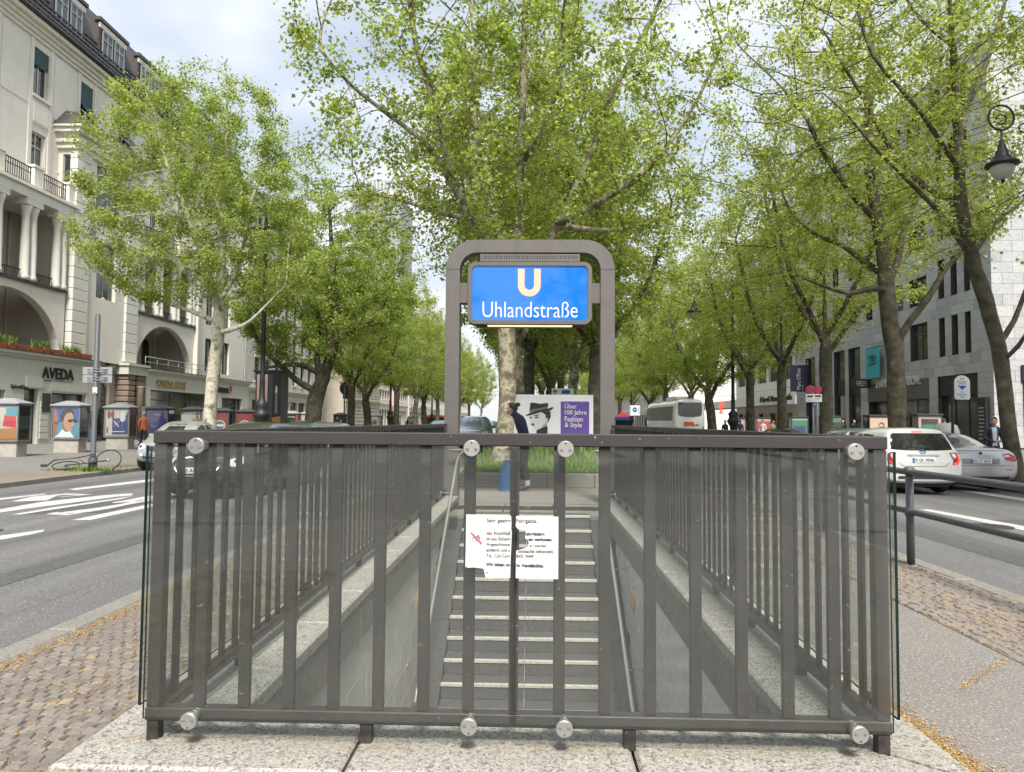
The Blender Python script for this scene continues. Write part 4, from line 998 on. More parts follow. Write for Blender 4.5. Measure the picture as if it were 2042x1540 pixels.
def plant(meshes, loc, label, rot=0.0, scale=1.0, sz=None, group='plane trees along the boulevard'):
    o = thing('plane_tree', loc, label, 'tree', group); o.rotation_euler.z = rot; o.scale = (scale, scale, sz or scale)
    for me, nm in zip(meshes, ('trunk', 'crown', 'seed_balls')):
        if me is None: continue
        c = bpy.data.objects.new(nm, me); COL.objects.link(c); c.parent = o
        if nm == 'seed_balls': c['kind'] = 'stuff'
    return o
def rel(base, pts): return [(p[0]-base[0], p[1]-base[1], p[2]-base[2]) for p in pts]

# --- near median tree behind the sign
B = at(1000, 930, 18.2); B.z = 0.36; Y = 18.2
def P_(x, y, dy=0.0): return at(x, y, Y+dy)
pa = [[B, P_(1008,860), P_(1013,780), P_(1012,700), P_(1012,600), P_(1022,520,.1), P_(1036,440,.1), P_(1038,330,.1), P_(1042,230), P_(1045,100), P_(1050,-60)],
      [P_(1012,600), P_(985,500,-.4), P_(930,420,-.8), P_(905,350,-1), P_(880,280,-1.2), P_(860,190,-1.4), P_(830,90,-1.6), P_(815,-20,-1.8)],
      [P_(1012,620), P_(1080,520,.5), P_(1110,450,.6), P_(1150,370,.7), P_(1180,300,.6), P_(1220,190,.4), P_(1280,80,.2), P_(1330,-30,0)],
      [P_(1022,520), P_(985,440,.8), P_(965,370,1.2), P_(952,290,1.5), P_(945,200,1.8), P_(950,90,2)],
      [P_(930,420,-.8), P_(860,300,-.6), P_(790,240,-.6), P_(700,170,-.8), P_(640,100,-1)],
      [P_(1038,330), P_(1085,250,-.8), P_(1110,170,-1), P_(1120,60,-1.2)],
      [P_(1110,450,.6), P_(1200,400,-.3), P_(1300,330,-.8), P_(1390,200,-1), P_(1440,90,-1.2)],
      [P_(985,440,.8), P_(900,430,1.5), P_(800,400,2), P_(720,380,2.2)],
      [P_(1110,450,.6), P_(1220,460,1.4), P_(1310,440,2), P_(1380,420,2.4)]]
env = [(*P_(1010,60), 6.1, 5.2, 4.6, 1.1), (*P_(1020,290), 4.7, 4.6, 3.2, 0.85), (*P_(1020,-150), 5.4, 5.0, 4.0, 0.6), (*P_(1330,300), 2.4, 3.0, 2.6, 0.22), (*P_(760,340), 2.4, 3.0, 2.4, 0.22)]
T1 = tree_mesh(3, [rel(B,q) for q in pa], [(e[0]-B.x,e[1]-B.y,e[2]-B.z,*e[3:]) for e in env], 3600, 0.215, 45000, 0.106, 'bark', 'leaf', balls=420, dk=0.62, spread=0.17, r_tip=0.009)
plant(T1, B, 'tall plane tree with flaking trunk standing in the median bed right behind the blue sign')
# --- generic variants
def generic(seed, h_trunk, rx, rz, r_base, bark, leafm, n_attr=2300, n_leaf=37000, lean=(0,0), leaf=0.125, fork=4, cz=None):
    r_ = random.Random(seed); tx, ty = lean
    path = [[(0,0,0),(tx*.3,ty*.3,h_trunk*.5),(tx,ty,h_trunk),(tx*1.1,ty*1.1,h_trunk+2.5)]]
    a0 = r_.uniform(0,6)
    for k in range(fork):
        a = a0 + 2*math.pi*k/fork + r_.uniform(-.4,.4); q = r_.uniform(0.5,0.8); zz = h_trunk - 0.4 + r_.uniform(-.5,.6)
        path.append([(tx,ty,zz),(tx+math.cos(a)*0.9,ty+math.sin(a)*0.9,zz+1.2),(tx+math.cos(a)*rx*q*.7,ty+math.sin(a)*rx*q*.7,zz+3.2),(tx+math.cos(a)*rx*q,ty+math.sin(a)*rx*q,zz+rz*1.15)])
    c = cz or h_trunk + rz*0.92
    env = [(0,0,c,rx,rx,rz,1.0), (0,0,c-rz*0.45,rx*0.85,rx*0.85,rz*0.5,0.4), (0,0,c+rz*0.55,rx*0.6,rx*0.6,rz*0.65,0.3)]
    return tree_mesh(seed, path, env, n_attr, r_base, n_leaf, leaf, bark, leafm, spread=0.22, r_tip=0.009)
GA = generic(21, 4.6, 4.9, 5.6, 0.26, 'bark_dark', 'leaf', fork=4)
GB = generic(22, 3.8, 5.2, 5.2, 0.32, 'bark_dark', 'leaf_deep', fork=3, lean=(0.4,0.2))
GD = generic(24, 4.8, 4.9, 5.6, 0.24, 'bark_dark', 'leaf_warm', fork=4, n_leaf=21000, leaf=0.115)
GC = generic(23, 4.4, 4.6, 6.0, 0.24, 'bark', 'leaf_warm', fork=4, lean=(-0.3,0.1))

# --- big tree on the left sidewalk with pale trunk
Y = 29.8; B = at(416, 873, Y); B.z = gz(B.x)
pa = [[B, P_(420,800), P_(428,720), P_(434,665), P_(437,600), P_(440,530), P_(445,440), P_(450,330), P_(452,220), P_(455,150)],
      [P_(434,665), P_(470,655,-.3), P_(500,640,-.5), P_(535,605,-.8), P_(570,570,-1.0)],
      [P_(437,620), P_(420,560,-.6), P_(400,500,-1), P_(370,420,-1.4), P_(330,320,-1.6), P_(310,230,-1.6)],
      [P_(437,610), P_(465,555,.4), P_(485,490,.6), P_(500,410,.6), P_(530,310,.6), P_(545,230,.6)],
      [P_(434,650), P_(380,620,.5), P_(320,600,.8), P_(250,570,.8), P_(190,540,.6)],
      [P_(445,440), P_(420,370,1.5), P_(390,280,2), P_(375,200,2)]]
env = [(*P_(385,330), 4.9, 4.4, 3.6, 1.0), (*P_(385,480), 5.0, 4.6, 2.9, 1.0), (*P_(400,225), 3.6, 3.4, 1.9, 0.4), (*P_(250,450), 2.2, 2.5, 2.6, 0.25), (*P_(545,400), 2.3, 2.5, 3.4, 0.3), (*P_(575,540), 1.9, 2.2, 1.7, 0.2)]
T2 = tree_mesh(5, [rel(B,q) for q in pa], [(e[0]-B.x,e[1]-B.y,e[2]-B.z,*e[3:]) for e in env], 3800, 0.26, 80000, 0.10, 'bark_pale', 'leaf', dk=0.60, spread=0.19)
plant(T2, B, 'plane tree with pale cream trunk on the left sidewalk in front of the white building')
# --- second left tree with low heavy limb
Y = 41.0; B = at(618, 862, Y); B.z = gz(B.x)
pa = [[B, P_(628,800), P_(640,765), P_(662,700), P_(668,640), P_(665,560), P_(660,470), P_(655,400)],
      [P_(636,775), P_(600,765,-.4), P_(565,735,-.8), P_(530,700,-1.2), P_(505,660,-1.4), P_(495,590,-1.4)],
      [P_(645,760), P_(632,720,.5), P_(640,670,.8), P_(632,620,1), P_(615,560,1.2), P_(605,480,1.4)],
      [P_(664,690), P_(700,660,-.5), P_(735,645,-.8), P_(770,600,-1)],
      [P_(640,745), P_(600,728,.8), P_(560,730,1.4), P_(520,735,2)]]
env = [(*P_(665,520), 5.0, 4.6, 5.2, 1.0), (*P_(640,620), 5.6, 4.6, 2.8, 0.7), (*P_(560,600), 2.5, 3, 3.5, 0.3), (*P_(740,560), 3.4, 3, 4.0, 0.4)]
T3 = tree_mesh(6, [rel(B,q) for q in pa], [(e[0]-B.x,e[1]-B.y,e[2]-B.z,*e[3:]) for e in env], 3200, 0.44, 60000, 0.13, 'bark_dark', 'leaf_deep', dk=0.68, spread=0.22)
plant(T3, B, 'thick dark-barked plane tree with a low limb on the left, beside the poster column')
# --- right near tree with forked trunk
Y = 19.6; B = at(2030, 965, Y); B.z = gz(B.x)
pa = [[B, P_(2012,860), P_(2000,760), P_(1990,690), P_(1965,600), P_(1945,540), P_(1930,480), P_(1915,400), P_(1912,300), P_(1905,180), P_(1898,60), P_(1890,-60)],
      [P_(1990,690), P_(2022,640,.3), P_(2045,580,.4), P_(2075,500,.5), P_(2090,400,.6)],
      [P_(1996,740), P_(2030,690,-.4), P_(2050,660,-.6), P_(2090,640,-.6)],
      [P_(1935,500), P_(1900,460,-.5), P_(1860,410,-.8), P_(1800,350,-1.2), P_(1740,290,-1.5), P_(1690,230,-1.8), P_(1640,185,-2)],
      [P_(1912,420), P_(1870,390,.6), P_(1810,340,1), P_(1760,270,1.3), P_(1720,190,1.4), P_(1680,130,1.5), P_(1640,60,1.6), P_(1600,55,1.6)],
      [P_(1912,340), P_(1880,290,-.8), P_(1840,230,-1.2), P_(1790,170,-1.6), P_(1740,110,-1.8), P_(1710,20,-1.8)],
      [P_(1908,230), P_(1950,170,.4), P_(1985,70,.6), P_(2010,-20,.8)],
      [P_(1900,90), P_(1860,60,.8), P_(1820,20,1), P_(1790,-40,1.2)],
      [P_(1935,500), P_(1990,440,1), P_(2040,400,1.4), P_(2080,330,1.6)]]
env = [(*P_(1860,120), 4.3, 4.2, 3.6, 1.0), (*P_(1760,240), 3.2, 3.0, 2.4, 0.5), (*P_(1900,-100), 4.5, 4.5, 3.0, 0.7), (*P_(2060,260), 3.0, 3.4, 3.4, 0.5), (*P_(1880,400), 3.2, 3.2, 1.8, 0.22)]
T4 = tree_mesh(8, [rel(B,q) for q in pa], [(e[0]-B.x,e[1]-B.y,e[2]-B.z,*e[3:]) for e in env], 2900, 0.185, 23000, 0.104, 'bark_dark', 'leaf_warm', dk=0.66, spread=0.17, r_tip=0.009)
plant(T4, B, 'plane tree with forked slender trunk on the right sidewalk behind the silver sedan')
# --- right thick tree
Y = 26.0; B = at(1790, 885, Y); B.z = gz(B.x)
pa = [[B, P_(1788,820), P_(1786,750), P_(1783,690), P_(1772,640), P_(1768,580), P_(1762,520), P_(1750,440), P_(1735,350), P_(1730,260), P_(1735,150), P_(1740,40)],
      [P_(1783,680), P_(1815,640,-.4), P_(1850,595,-.6), P_(1890,530,-.8), P_(1920,500,-1), P_(1965,450,-1.2), P_(2010,390,-1.2), P_(2050,330,-1.2)],
      [P_(1768,570), P_(1790,520,.6), P_(1800,470,.8), P_(1830,380,1), P_(1850,300,1), P_(1860,200,1)],
      [P_(1768,590), P_(1740,575,-.5), P_(1690,585,-1), P_(1640,570,-1.4), P_(1590,550,-1.8)],
      [P_(1764,545), P_(1720,520,.6), P_(1680,490,1), P_(1630,470,1.4), P_(1580,430,1.6)],
      [P_(1750,440), P_(1710,400,-1), P_(1680,360,-1.4), P_(1640,300,-1.8), P_(1610,240,-2)]]
env = [(*P_(1740,300), 4.6, 4.6, 4.6, 1.0), (*P_(1640,400), 3.0, 3.2, 2.4, 0.3), (*P_(1740,60), 4.6, 4.6, 3.4, 0.7), (*P_(1880,420), 2.8, 3, 2.6, 0.2), (*P_(1555,150), 3.2, 3.2, 4.4, 0.6)]
T5 = tree_mesh(9, [rel(B,q) for q in pa], [(e[0]-B.x,e[1]-B.y,e[2]-B.z,*e[3:]) for e in env], 3000, 0.30, 30000, 0.108, 'bark_dark', 'leaf_warm', dk=0.68, spread=0.19, r_tip=0.009)
plant(T5, B, 'stout rough-barked plane tree on the right sidewalk in front of the grey stone building')

# --- the rest of the avenue
ORD = ['first','second','third','fourth','fifth','sixth','seventh','eighth','ninth','tenth','eleventh','twelfth','thirteenth','fourteenth','fifteenth','sixteenth']
def row(spec, where):
    for i, (px_, Y_, var, sc_, rot) in enumerate(spec):
        p = at(px_, 860, Y_); z = gz(p.x) if abs(p.x) > 3.5 else 0.38
        plant(var, (p.x, Y_, z), '%s plane tree %s' % (ORD[i], where), rot, sc_)
row([(1038,25,GC,1.0,0.4),(1186,26,GA,0.85,2.0),(1054,34,GA,1.0,1.0),(1136,33,GC,0.9,3.0),(1092,42,GB,0.9,0.5),(1050,47,GC,1,4.0),(1118,52,GA,1,5.1),(1078,66,GB,1,0.9)], 'counted back along the median bed behind the near one')
row([(700,51,GA,0.95,1.4),(735,60,GB,1.0,2.2),(790,70,GA,1.0,0.2),(825,80,GC,1.05,3.3),(846,92,GB,1.05,4.1),(872,108,GA,1.1,5.2),(892,128,GC,1.15,1.1),(912,150,GB,1.2,0.3),(935,185,GA,1.3,2.6),(958,235,GC,1.4,3.9)], 'of the left row counted back from the low-limbed tree')
row([(1648,32.5,GD,1.12,0.9),(1560,38.5,GD,1.0,2.1),(1497,44,GD,1.0,4.4),(1422,52,GB,1.0,1.7),(1372,61,GC,1.05,3.0),(1328,71,GA,1.05,0.4),(1292,84,GB,1.1,5.5),(1258,100,GC,1.1,2.9),(1236,118,GA,1.15,1.2),(1212,142,GB,1.2,4.0),(1185,180,GC,1.3,0.7),(1160,235,GA,1.4,2.4)], 'of the right row counted back from the stout tree')
plant(GC, (13.2, 12.4, gz(13.2)), 'plane tree outside the right edge whose branches hang into the upper right corner', 2.2, 1.0)
plant(GA, (-7.5, -16, 0), 'plane tree behind the camera on the left, mirrored in the blue sign', 1.0, 1.0)
plant(GB, (4.5, -22, 0), 'plane tree behind the camera on the right, mirrored in the blue sign', 3.0, 1.0)
# ================================================================== facades
def wall_open(mb, P, u0, u1, w0, w1, ops, depth=0.25, mi=0, th=None):
    us = sorted({u0, u1, *[max(u0,min(u1,o[0])) for o in ops], *[max(u0,min(u1,o[1])) for o in ops]})
    ws = sorted({w0, w1, *[max(w0,min(w1,o[2])) for o in ops], *[max(w0,min(w1,o[3])) for o in ops]})
    for i in range(len(us)-1):
        for j in range(len(ws)-1):
            uc, wc = (us[i]+us[i+1])/2, (ws[j]+ws[j+1])/2
            if any(o[0] < uc < o[1] and o[2] < wc < o[3] for o in ops): continue
            mb.add([P(us[i],ws[j],0),P(us[i+1],ws[j],0),P(us[i+1],ws[j+1],0),P(us[i],ws[j+1],0)], [(0,1,2,3)], mi)
    for (a,b_,c,d) in [o[:4] for o in ops]:
        for (p,q) in (((a,c),(b_,c)),((b_,c),(b_,d)),((b_,d),(a,d)),((a,d),(a,c))):
            mb.add([P(*p,0),P(*q,0),P(*q,depth),P(*p,depth)], [(0,1,2,3)], mi)
    return mb
def pbox(mb, P, u0, u1, w0, w1, d0, d1, mi=0):
    'box on a facade: d0 (outer) to d1 (inner)'
    vs = [P(u,w_,d) for d in (d0,d1) for (u,w_) in ((u0,w0),(u1,w0),(u1,w1),(u0,w1))]
    mb.add(vs, [(0,1,2,3),(7,6,5,4),(0,4,5,1),(1,5,6,2),(2,6,7,3),(3,7,4,0)], mi); return mb
def window(par, P, u0, u1, w0, w1, d, frame='white', glass='glass_house', mull=1, trans=0.68, fw=0.06):
    mb = MB()
    for (a,b_,c,e) in ((u0,u1,w0,w0+fw),(u0,u1,w1-fw,w1),(u0,u0+fw,w0+fw,w1-fw),(u1-fw,u1,w0+fw,w1-fw)): pbox(mb, P, a,b_,c,e, d-0.05, d)
    for k in range(1, mull+1):
        uu = u0 + (u1-u0)*k/(mull+1); pbox(mb, P, uu-fw/2, uu+fw/2, w0+fw, w1-fw, d-0.045, d)
    if trans: ww = w0 + (w1-w0)*trans; pbox(mb, P, u0+fw, u1-fw, ww-fw/2, ww+fw/2, d-0.048, d)
    o = mb.build('window', MT[frame], par)
    g_ = MB(); g_.add([P(u0+.01,w0+.01,d-.012),P(u1-.01,w0+.01,d-.012),P(u1-.01,w1-.01,d-.012),P(u0+.01,w1-.01,d-.012)], [(0,1,2,3)]); g_.build('pane', MT[glass], o)
    return o
def PL(X): return lambda u, w_, d: (X - d, u, w_)
def PR(X): return lambda u, w_, d: (X + d, u, w_)
def PF(Yp): return lambda u, w_, d: (u, Yp + d, w_)
def solid(mb, x0, x1, y0, y1, z0, z1, mi=0): return mb.box(min(x0,x1), max(x0,x1), y0, y1, z0, z1, mi)

# ------------------------------------------------------------------ white building on the left
XA = -27.0; XS = -25.6      # upper wall, shop front
bA = thing('corner_building', (-28, 47, 0.0), 'white ornate building with arched loggias above shops on the left', 'building')
P = PL(XA); W = MT['plaster_white']; Cr = MT['plaster_cream']
YA0, YA1 = 24.0, 65.0
top_w = [(38.2 + 4.05*k) for k in range(-3, 7)]
ops = []
for yc in top_w: ops.append((yc-0.62, yc+0.62, 18.9, 21.5))
for yc in top_w:
    if not (40 < yc < 46.5): ops.append((yc-0.55, yc+0.55, 14.6, 16.9))
mb = MB(); wall_open(mb, P, YA0, YA1, 13.2, 22.6, ops, 0.3); wA = mb.build('upper_wall', W, bA)
for o in ops: window(wA, P, o[0], o[1], o[2], o[3], 0.24, frame='plaster_cream', mull=1)
for yc in top_w:      # surrounds, aprons and outside blinds
    mb = MB()
    for s in (-1, 1): pbox(mb, P, yc+s*0.80-0.12, yc+s*0.80+0.12, 13.6, 21.9, -0.06, 0)
    pbox(mb, P, yc-0.68, yc+0.68, 17.3, 18.5, -0.05, 0); pbox(mb, P, yc-0.58, yc+0.58, 17.42, 18.38, -0.08, -0.05); pbox(mb, P, yc-0.75, yc+0.75, 18.72, 18.86, -0.14, 0)
    mb.build('window_surround', W, wA)
    drop = 0.9 if yc < 40 else 1.25
    mb = MB(); pbox(mb, P, yc-0.6, yc+0.6, 21.5-drop, 21.5, 0.05, 0.07)
    mb.add([P(yc-0.6,21.5-drop,0.05),P(yc+0.6,21.5-drop,0.05),P(yc+0.6,20.45-drop,-0.75),P(yc-0.6,20.45-drop,-0.75)], [(0,1,2,3)]) if yc > 40 else None
    mb.build('blind', MT['blind_green'], wA)
    mb = MB()
    for s in (-1, 1): mb.tube([P(yc+s*.6,20.45-drop if yc > 40 else 20.2,-0.75 if yc > 40 else -0.1), P(yc+s*.6,19.9,0.1)], 0.015, 5)
    mb.build('blind_arm', MT['white'], wA)
    mb = MB(); pbox(mb, P, yc+1.05, yc+3.0, 18.2, 21.7, -0.03, 0); mb.build('wall_panel', W, wA)
mb = MB()
for (w0, w1, d) in ((21.9,22.1,0.12),(22.1,22.3,0.25),(22.3,22.5,0.4),(22.5,22.72,0.62)): pbox(mb, P, YA0, YA1, w0, w1, -d, 0.1)
mb.build('cornice', W, bA)
mb = MB(); mb.tube([(XA+0.72, YA0, 22.85), (XA+0.72, YA1, 22.85)], 0.12, 8); pbox(mb, P, YA0, YA1, 22.72, 22.84, -0.66, 0); mb.build('gutter', MT['roof_dark'], bA)
mb = MB(); mb.add([(XA+0.62,YA0,22.84),(XA+0.62,YA1,22.84),(XA-1.3,YA1,27.4),(XA-1.3,YA0,27.4)], [(0,1,2,3)]); mb.add([(XA-1.3,YA0,27.4),(XA-1.3,YA1,27.4),(XA-12,YA1,29),(XA-12,YA0,29)], [(0,1,2,3)])
rA = mb.build('roof', MT['roof_dark'], bA)
for r_ in range(5):      # tile courses
    mb = MB(); f0 = r_/11.0; x0 = XA+0.62-1.92*f0; z0 = 22.84+4.56*f0
    yy = YA0
    while yy < YA1: mb.box(x0-0.02, x0+0.07, yy+0.02, yy+0.32, z0, z0+0.09); yy += 0.36
    mb.build('tile_course', MT['roof_dark'], rA, kind='stuff')
for k in range(-2, 5):
    y0 = 38.75 + 4.42*k - 0.1; y1 = y0 + 3.0
    d = MB(); d.add([(XA+0.05,y0,23.6),(XA+0.05,y1,23.6),(XA+0.05,y1,26.0),(XA+0.05,y0,26.0),(XA-3,y0,23.6),(XA-3,y1,23.6),(XA-3,y1,26.9),(XA-3,y0,26.9)], [(0,1,2,3),(0,4,7,3),(1,2,6,5),(3,7,6,2)])
    dm = d.build('dormer', MT['dormer_brown'], rA)
    d = MB(); d.box(XA-0.2, XA+0.22, y0-0.12, y1+0.12, 26.0, 26.22); d.box(XA+0.05, XA+0.12, y0, y1, 25.62, 25.95, 1); d.build('dormer_eave', [MT['dormer_brown'], W], rA)
    for (a, b_) in ((y0+0.3, y0+1.4), (y1-1.4, y1-0.3)): window(dm, PL(XA+0.14), a, b_, 23.75, 25.55, 0.04, frame='zinc', glass='glass_house', mull=1, trans=0.7, fw=0.09)
# bay above the entrance
XB = -26.0; YB0, YB1 = 39.9, 46.6
mb = MB(); PB = PL(XB)
wall_open(mb, PB, YB0, YB1, 4.8, 17.4, [(41.9,44.6,13.4,16.6),(42.2,44.2,8.6,12.0)], 0.3)
wall_open(mb, lambda u,w_,d: (u, YB0+d, w_), XA-0.2, XB, 4.8, 17.4, [(-26.75,-26.25,13.6,16.4)], 0.2)
mb.add([PB(YB1,4.8,0),PB(YB1,17.4,0),(XA-.2,YB1,17.4),(XA-.2,YB1,4.8)], [(0,1,2,3)]); bay = mb.build('bay', W, bA)
window(bay, PB, 41.9, 44.6, 13.4, 16.6, 0.25, 'zinc', 'glass_house', 2, 0.6); window(bay, PB, 42.2, 44.2, 8.6, 12.0, 0.25, 'zinc', 'glass_house', 1, 0.7)
window(bay, lambda u,w_,d: (u, YB0+d, w_), -26.75, -26.25, 13.6, 16.4, 0.15, 'zinc', 'glass_house', 0, 0.5)
blk_w = 0
for side in (0, 1):   # rusticated corner pilasters, stone by stone
    zz = 5.0
    while zz < 16.6:
        h = 0.62; y0, y1 = (YB0-0.05, YB0+1.35) if side == 0 else (YB1-1.35, YB1+0.05)
        q = MB(); q.bbox(XB-0.3, XB+0.14, y0, y1, zz+0.012, zz+h-0.012, 0.02); q.build('pilaster_block', Cr, bay); zz += h
mb = MB()
for (w0, w1, d) in ((16.7,17.0,0.18),(17.0,17.2,0.3),(17.2,17.55,0.22),(17.55,17.8,0.5),(17.8,17.95,0.62)): mb.box(XA, XB+d, YB0-d, YB1+d, w0, w1)
mb.build('bay_cornice', Cr, bay)
mb = MB(); mb.add([(XA,YB0-.65,17.95),(XB+.65,YB0-.65,17.95),(XB+.65,YB1+.65,17.95),(XA,YB1+.65,17.95),(XA,YB0+.4,19.1),(XB-.5,YB0+.6,19.1),(XB-.5,YB1-.6,19.1),(XA,YB1-.4,19.1)], [(0,1,5,4),(1,2,6,5),(2,3,7,6),(4,5,6,7)])
for k in range(9): yy = YB0 - .4 + k*0.85; mb.tube([(XB+.66,yy,17.97),(XB-.48,min(max(yy,YB0+.6),YB1-.6),19.13)], 0.025, 4)
mb.build('bay_roof', MT['dormer_brown'], bay)
# loggias either side of the bay: balcony, columns, arch over the terrace
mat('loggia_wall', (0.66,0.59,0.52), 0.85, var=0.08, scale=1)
def loggia(y0, y1, idx):
    Pf = PL(-26.2); lg = []
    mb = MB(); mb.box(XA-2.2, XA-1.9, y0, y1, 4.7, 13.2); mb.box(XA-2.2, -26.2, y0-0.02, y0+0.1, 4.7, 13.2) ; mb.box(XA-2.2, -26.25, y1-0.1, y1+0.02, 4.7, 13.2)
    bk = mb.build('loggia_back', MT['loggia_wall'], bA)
    mb = MB(); mb.box(XA-2.2, -25.95, y0-0.3, y1+0.3, 12.75, 13.25); mb.box(XA-2.2, -25.8, y0-0.4, y1+0.4, 13.25, 13.42); mb.build('balcony_slab', W, bA)
    # parapet piers and iron railing
    n = 3; seg = (y1-y0)/n
    for k in range(n+1):
        yy = y0 + k*seg; q = MB(); q.bbox(-26.3, -25.95, yy-0.38, yy+0.38, 13.42, 14.45, 0.03); q.box(-26.35, -25.9, yy-0.43, yy+0.43, 14.45, 14.58); q.build('parapet_pier', W, bA)
    for k in range(n):
        a, b_ = y0 + k*seg + 0.39, y0 + (k+1)*seg - 0.39; q = MB(); q.box(-26.15,-26.1,a,b_,14.38,14.43); q.box(-26.15,-26.1,a,b_,13.55,13.59); q.box(-26.15,-26.1,a,b_,14.1,14.13)
        yy = a + 0.08
        while yy < b_: q.box(-26.14,-26.11,yy,yy+0.025,13.55,14.4); yy += 0.16
        q.build('balcony_railing', MT['lamp_black'], bA)
    # upper loggia columns in pairs
    ncol = 4
    for k in range(ncol):
        yc = y0 + 0.55 + (y1-y0-1.1)*k/(ncol-1)
        for dy in (-0.27, 0.27):
            q = MB(); q.lathe([(0.27,8.5),(0.27,8.7),(0.22,8.8),(0.215,10.5),(0.185,11.8),(0.2,11.85),(0.2,11.95),(0.24,12.1),(0.30,12.35),(0.27,12.4)], (-26.25, yc+dy, 0), 12); q.build('column', Cr, bA)
        q = MB(); q.box(-26.6, -25.95, yc-0.62, yc+0.62, 12.4, 12.75); q.build('capital_slab', Cr, bA)
    for k in range(ncol-1):
        a = y0+0.55+(y1-y0-1.1)*k/(ncol-1)+0.6; b_ = y0+0.55+(y1-y0-1.1)*(k+1)/(ncol-1)-0.6
        q = MB(); q.box(-26.2,-26.16,a,b_,8.95,9.0); q.box(-26.2,-26.16,a,b_,8.5,8.54)
        yy = a
        while yy < b_: q.box(-26.19,-26.17,yy,yy+0.03,8.5,8.98); yy += 0.13
        q.build('loggia_railing', MT['lamp_black'], bA)
    # arch wall
    q = MB(); n = 20; c = (y0+y1)/2; rx = (y1-y0)/2-0.35; zb, zc = 4.75, 7.95
    arcp = [(c - rx*math.cos(math.pi*i/n), zb + (zc-zb)*math.sin(math.pi*i/n)) for i in range(n+1)]
    for dd in (0.0, 0.45):
        q.add([Pf(u,w_,dd) for u,w_ in arcp] + [Pf(u,8.5,dd) for u,w_ in arcp], [(i,i+1,n+2+i,n+1+i) for i in range(n)])
        q.add([Pf(y0,zb,dd),Pf(arcp[0][0],zb,dd),Pf(arcp[0][0],8.5,dd),Pf(y0,8.5,dd)], [(0,1,2,3)]); q.add([Pf(arcp[-1][0],zb,dd),Pf(y1,zb,dd),Pf(y1,8.5,dd),Pf(arcp[-1][0],8.5,dd)], [(0,1,2,3)])
    q.add([Pf(u,w_,0) for u,w_ in arcp] + [Pf(u,w_,0.45) for u,w_ in arcp], [(i,i+1,n+2+i,n+1+i) for i in range(n)])
    q.add([Pf(y0,8.5,-0.05),Pf(y1,8.5,-0.05),Pf(y1,8.5,2),Pf(y0,8.5,2)], [(0,1,2,3)])
    q.build('arch_wall', W, bA)
    q = MB(); q.box(-26.25,-26.05,y0,y1,8.38,8.5); q.build('ledge', MT['roof_dark'], bA)
    q = MB(); q.box(XA-2.2,-25.7,y0-.3,y1+.3,4.55,4.72); q.build('terrace', MT['concrete'], bA)
    for yc in (c-2.2, c, c+2.2):     # arched windows in the back wall
        Pb = PL(XA-1.9); q = MB(); prof = [(yc-0.42,5.0)] + [(yc-0.42*math.cos(math.pi*i/10), 6.7+0.6*math.sin(math.pi*i/10)) for i in range(11)] + [(yc+0.42,5.0)]
        q.add([Pb(u,w_,-0.012) for u,w_ in prof], [tuple(range(len(prof)))]); wn = q.build('window', MT['glass_house'], bA)
        q = MB(); q.tube([Pb(u,w_,-0.03) for u,w_ in prof], 0.05, 4); q.tube([Pb(yc,5,-0.03),Pb(yc,7.3,-0.03)],0.03,4); q.tube([Pb(yc-.42,6.4,-0.03),Pb(yc+.42,6.4,-0.03)],0.03,4); q.build('frame', MT['dark_frame'], wn)
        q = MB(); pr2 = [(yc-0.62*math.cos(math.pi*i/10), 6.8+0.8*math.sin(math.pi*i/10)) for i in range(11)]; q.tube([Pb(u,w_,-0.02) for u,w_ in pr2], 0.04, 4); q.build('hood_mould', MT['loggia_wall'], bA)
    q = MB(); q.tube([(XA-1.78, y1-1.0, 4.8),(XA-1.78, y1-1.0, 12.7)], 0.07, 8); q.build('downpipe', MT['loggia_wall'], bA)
loggia(31.2, 39.7, 0); loggia(46.8, 55.2, 1)
mb = MB(); wall_open(mb, PL(-26.2), 55.4, YA1, 4.7, 13.3, [(57.2,58.6,5.2,7.9),(60.4,61.8,5.2,7.9),(57.2,58.6,9,12),(60.4,61.8,9,12)], 0.3); w5 = mb.build('side_wall', W, bA)
for a in ((57.2,58.6,5.2,7.9),(60.4,61.8,5.2,7.9),(57.2,58.6,9,12),(60.4,61.8,9,12)): window(w5, PL(-26.2), *a, 0.24, 'blind_green')
mb = MB(); mb.box(-26.2-.3, -26.2+.3, 55.2, 55.42, 4.7, 13.3); mb.build('side_wall', W, bA)
mb = MB(); wall_open(mb, PL(-26.2), YA0, 31.0, 4.7, 13.3, [], 0.3); mb.build('side_wall', W, bA)
# shop fronts
Pg = PL(XS); PG = MT['plaster_grey']
def shop(y0, y1, ops_, name):
    mb = MB(); wall_open(mb, Pg, y0, y1, 0.0, 4.45, ops_, 0.35); mb.add([Pg(y0,0,0),Pg(y0,4.45,0),Pg(y0,4.45,2.5),Pg(y0,0,2.5)], [(0,1,2,3)]); mb.add([Pg(y1,0,0),Pg(y1,4.45,0),Pg(y1,4.45,2.5),Pg(y1,0,2.5)], [(0,1,2,3)])
    s_ = mb.build('shop_wall', PG, bA)
    mb = MB(); pbox(mb, Pg, y0-.1, y1+.1, 4.45, 4.6, -0.12, 2.4); pbox(mb, Pg, y0-.16, y1+.16, 4.6, 4.72, -0.25, 2.4); mb.build('shop_cornice', PG, s_)
    mb = MB(); pbox(mb, Pg, y0-.2, y1+.2, 4.72, 4.76, -0.28, 2.4); mb.build('cornice_flashing', MT['roof_dark'], s_)
    for (a,b_,c,d) in ops_: window(s_, Pg, a, b_, c, d, 0.3, 'dark_frame', 'glass_shop', 2 if b_-a > 3 else 1 if b_-a > 1.6 else 0, 0.78, 0.07)
    return s_
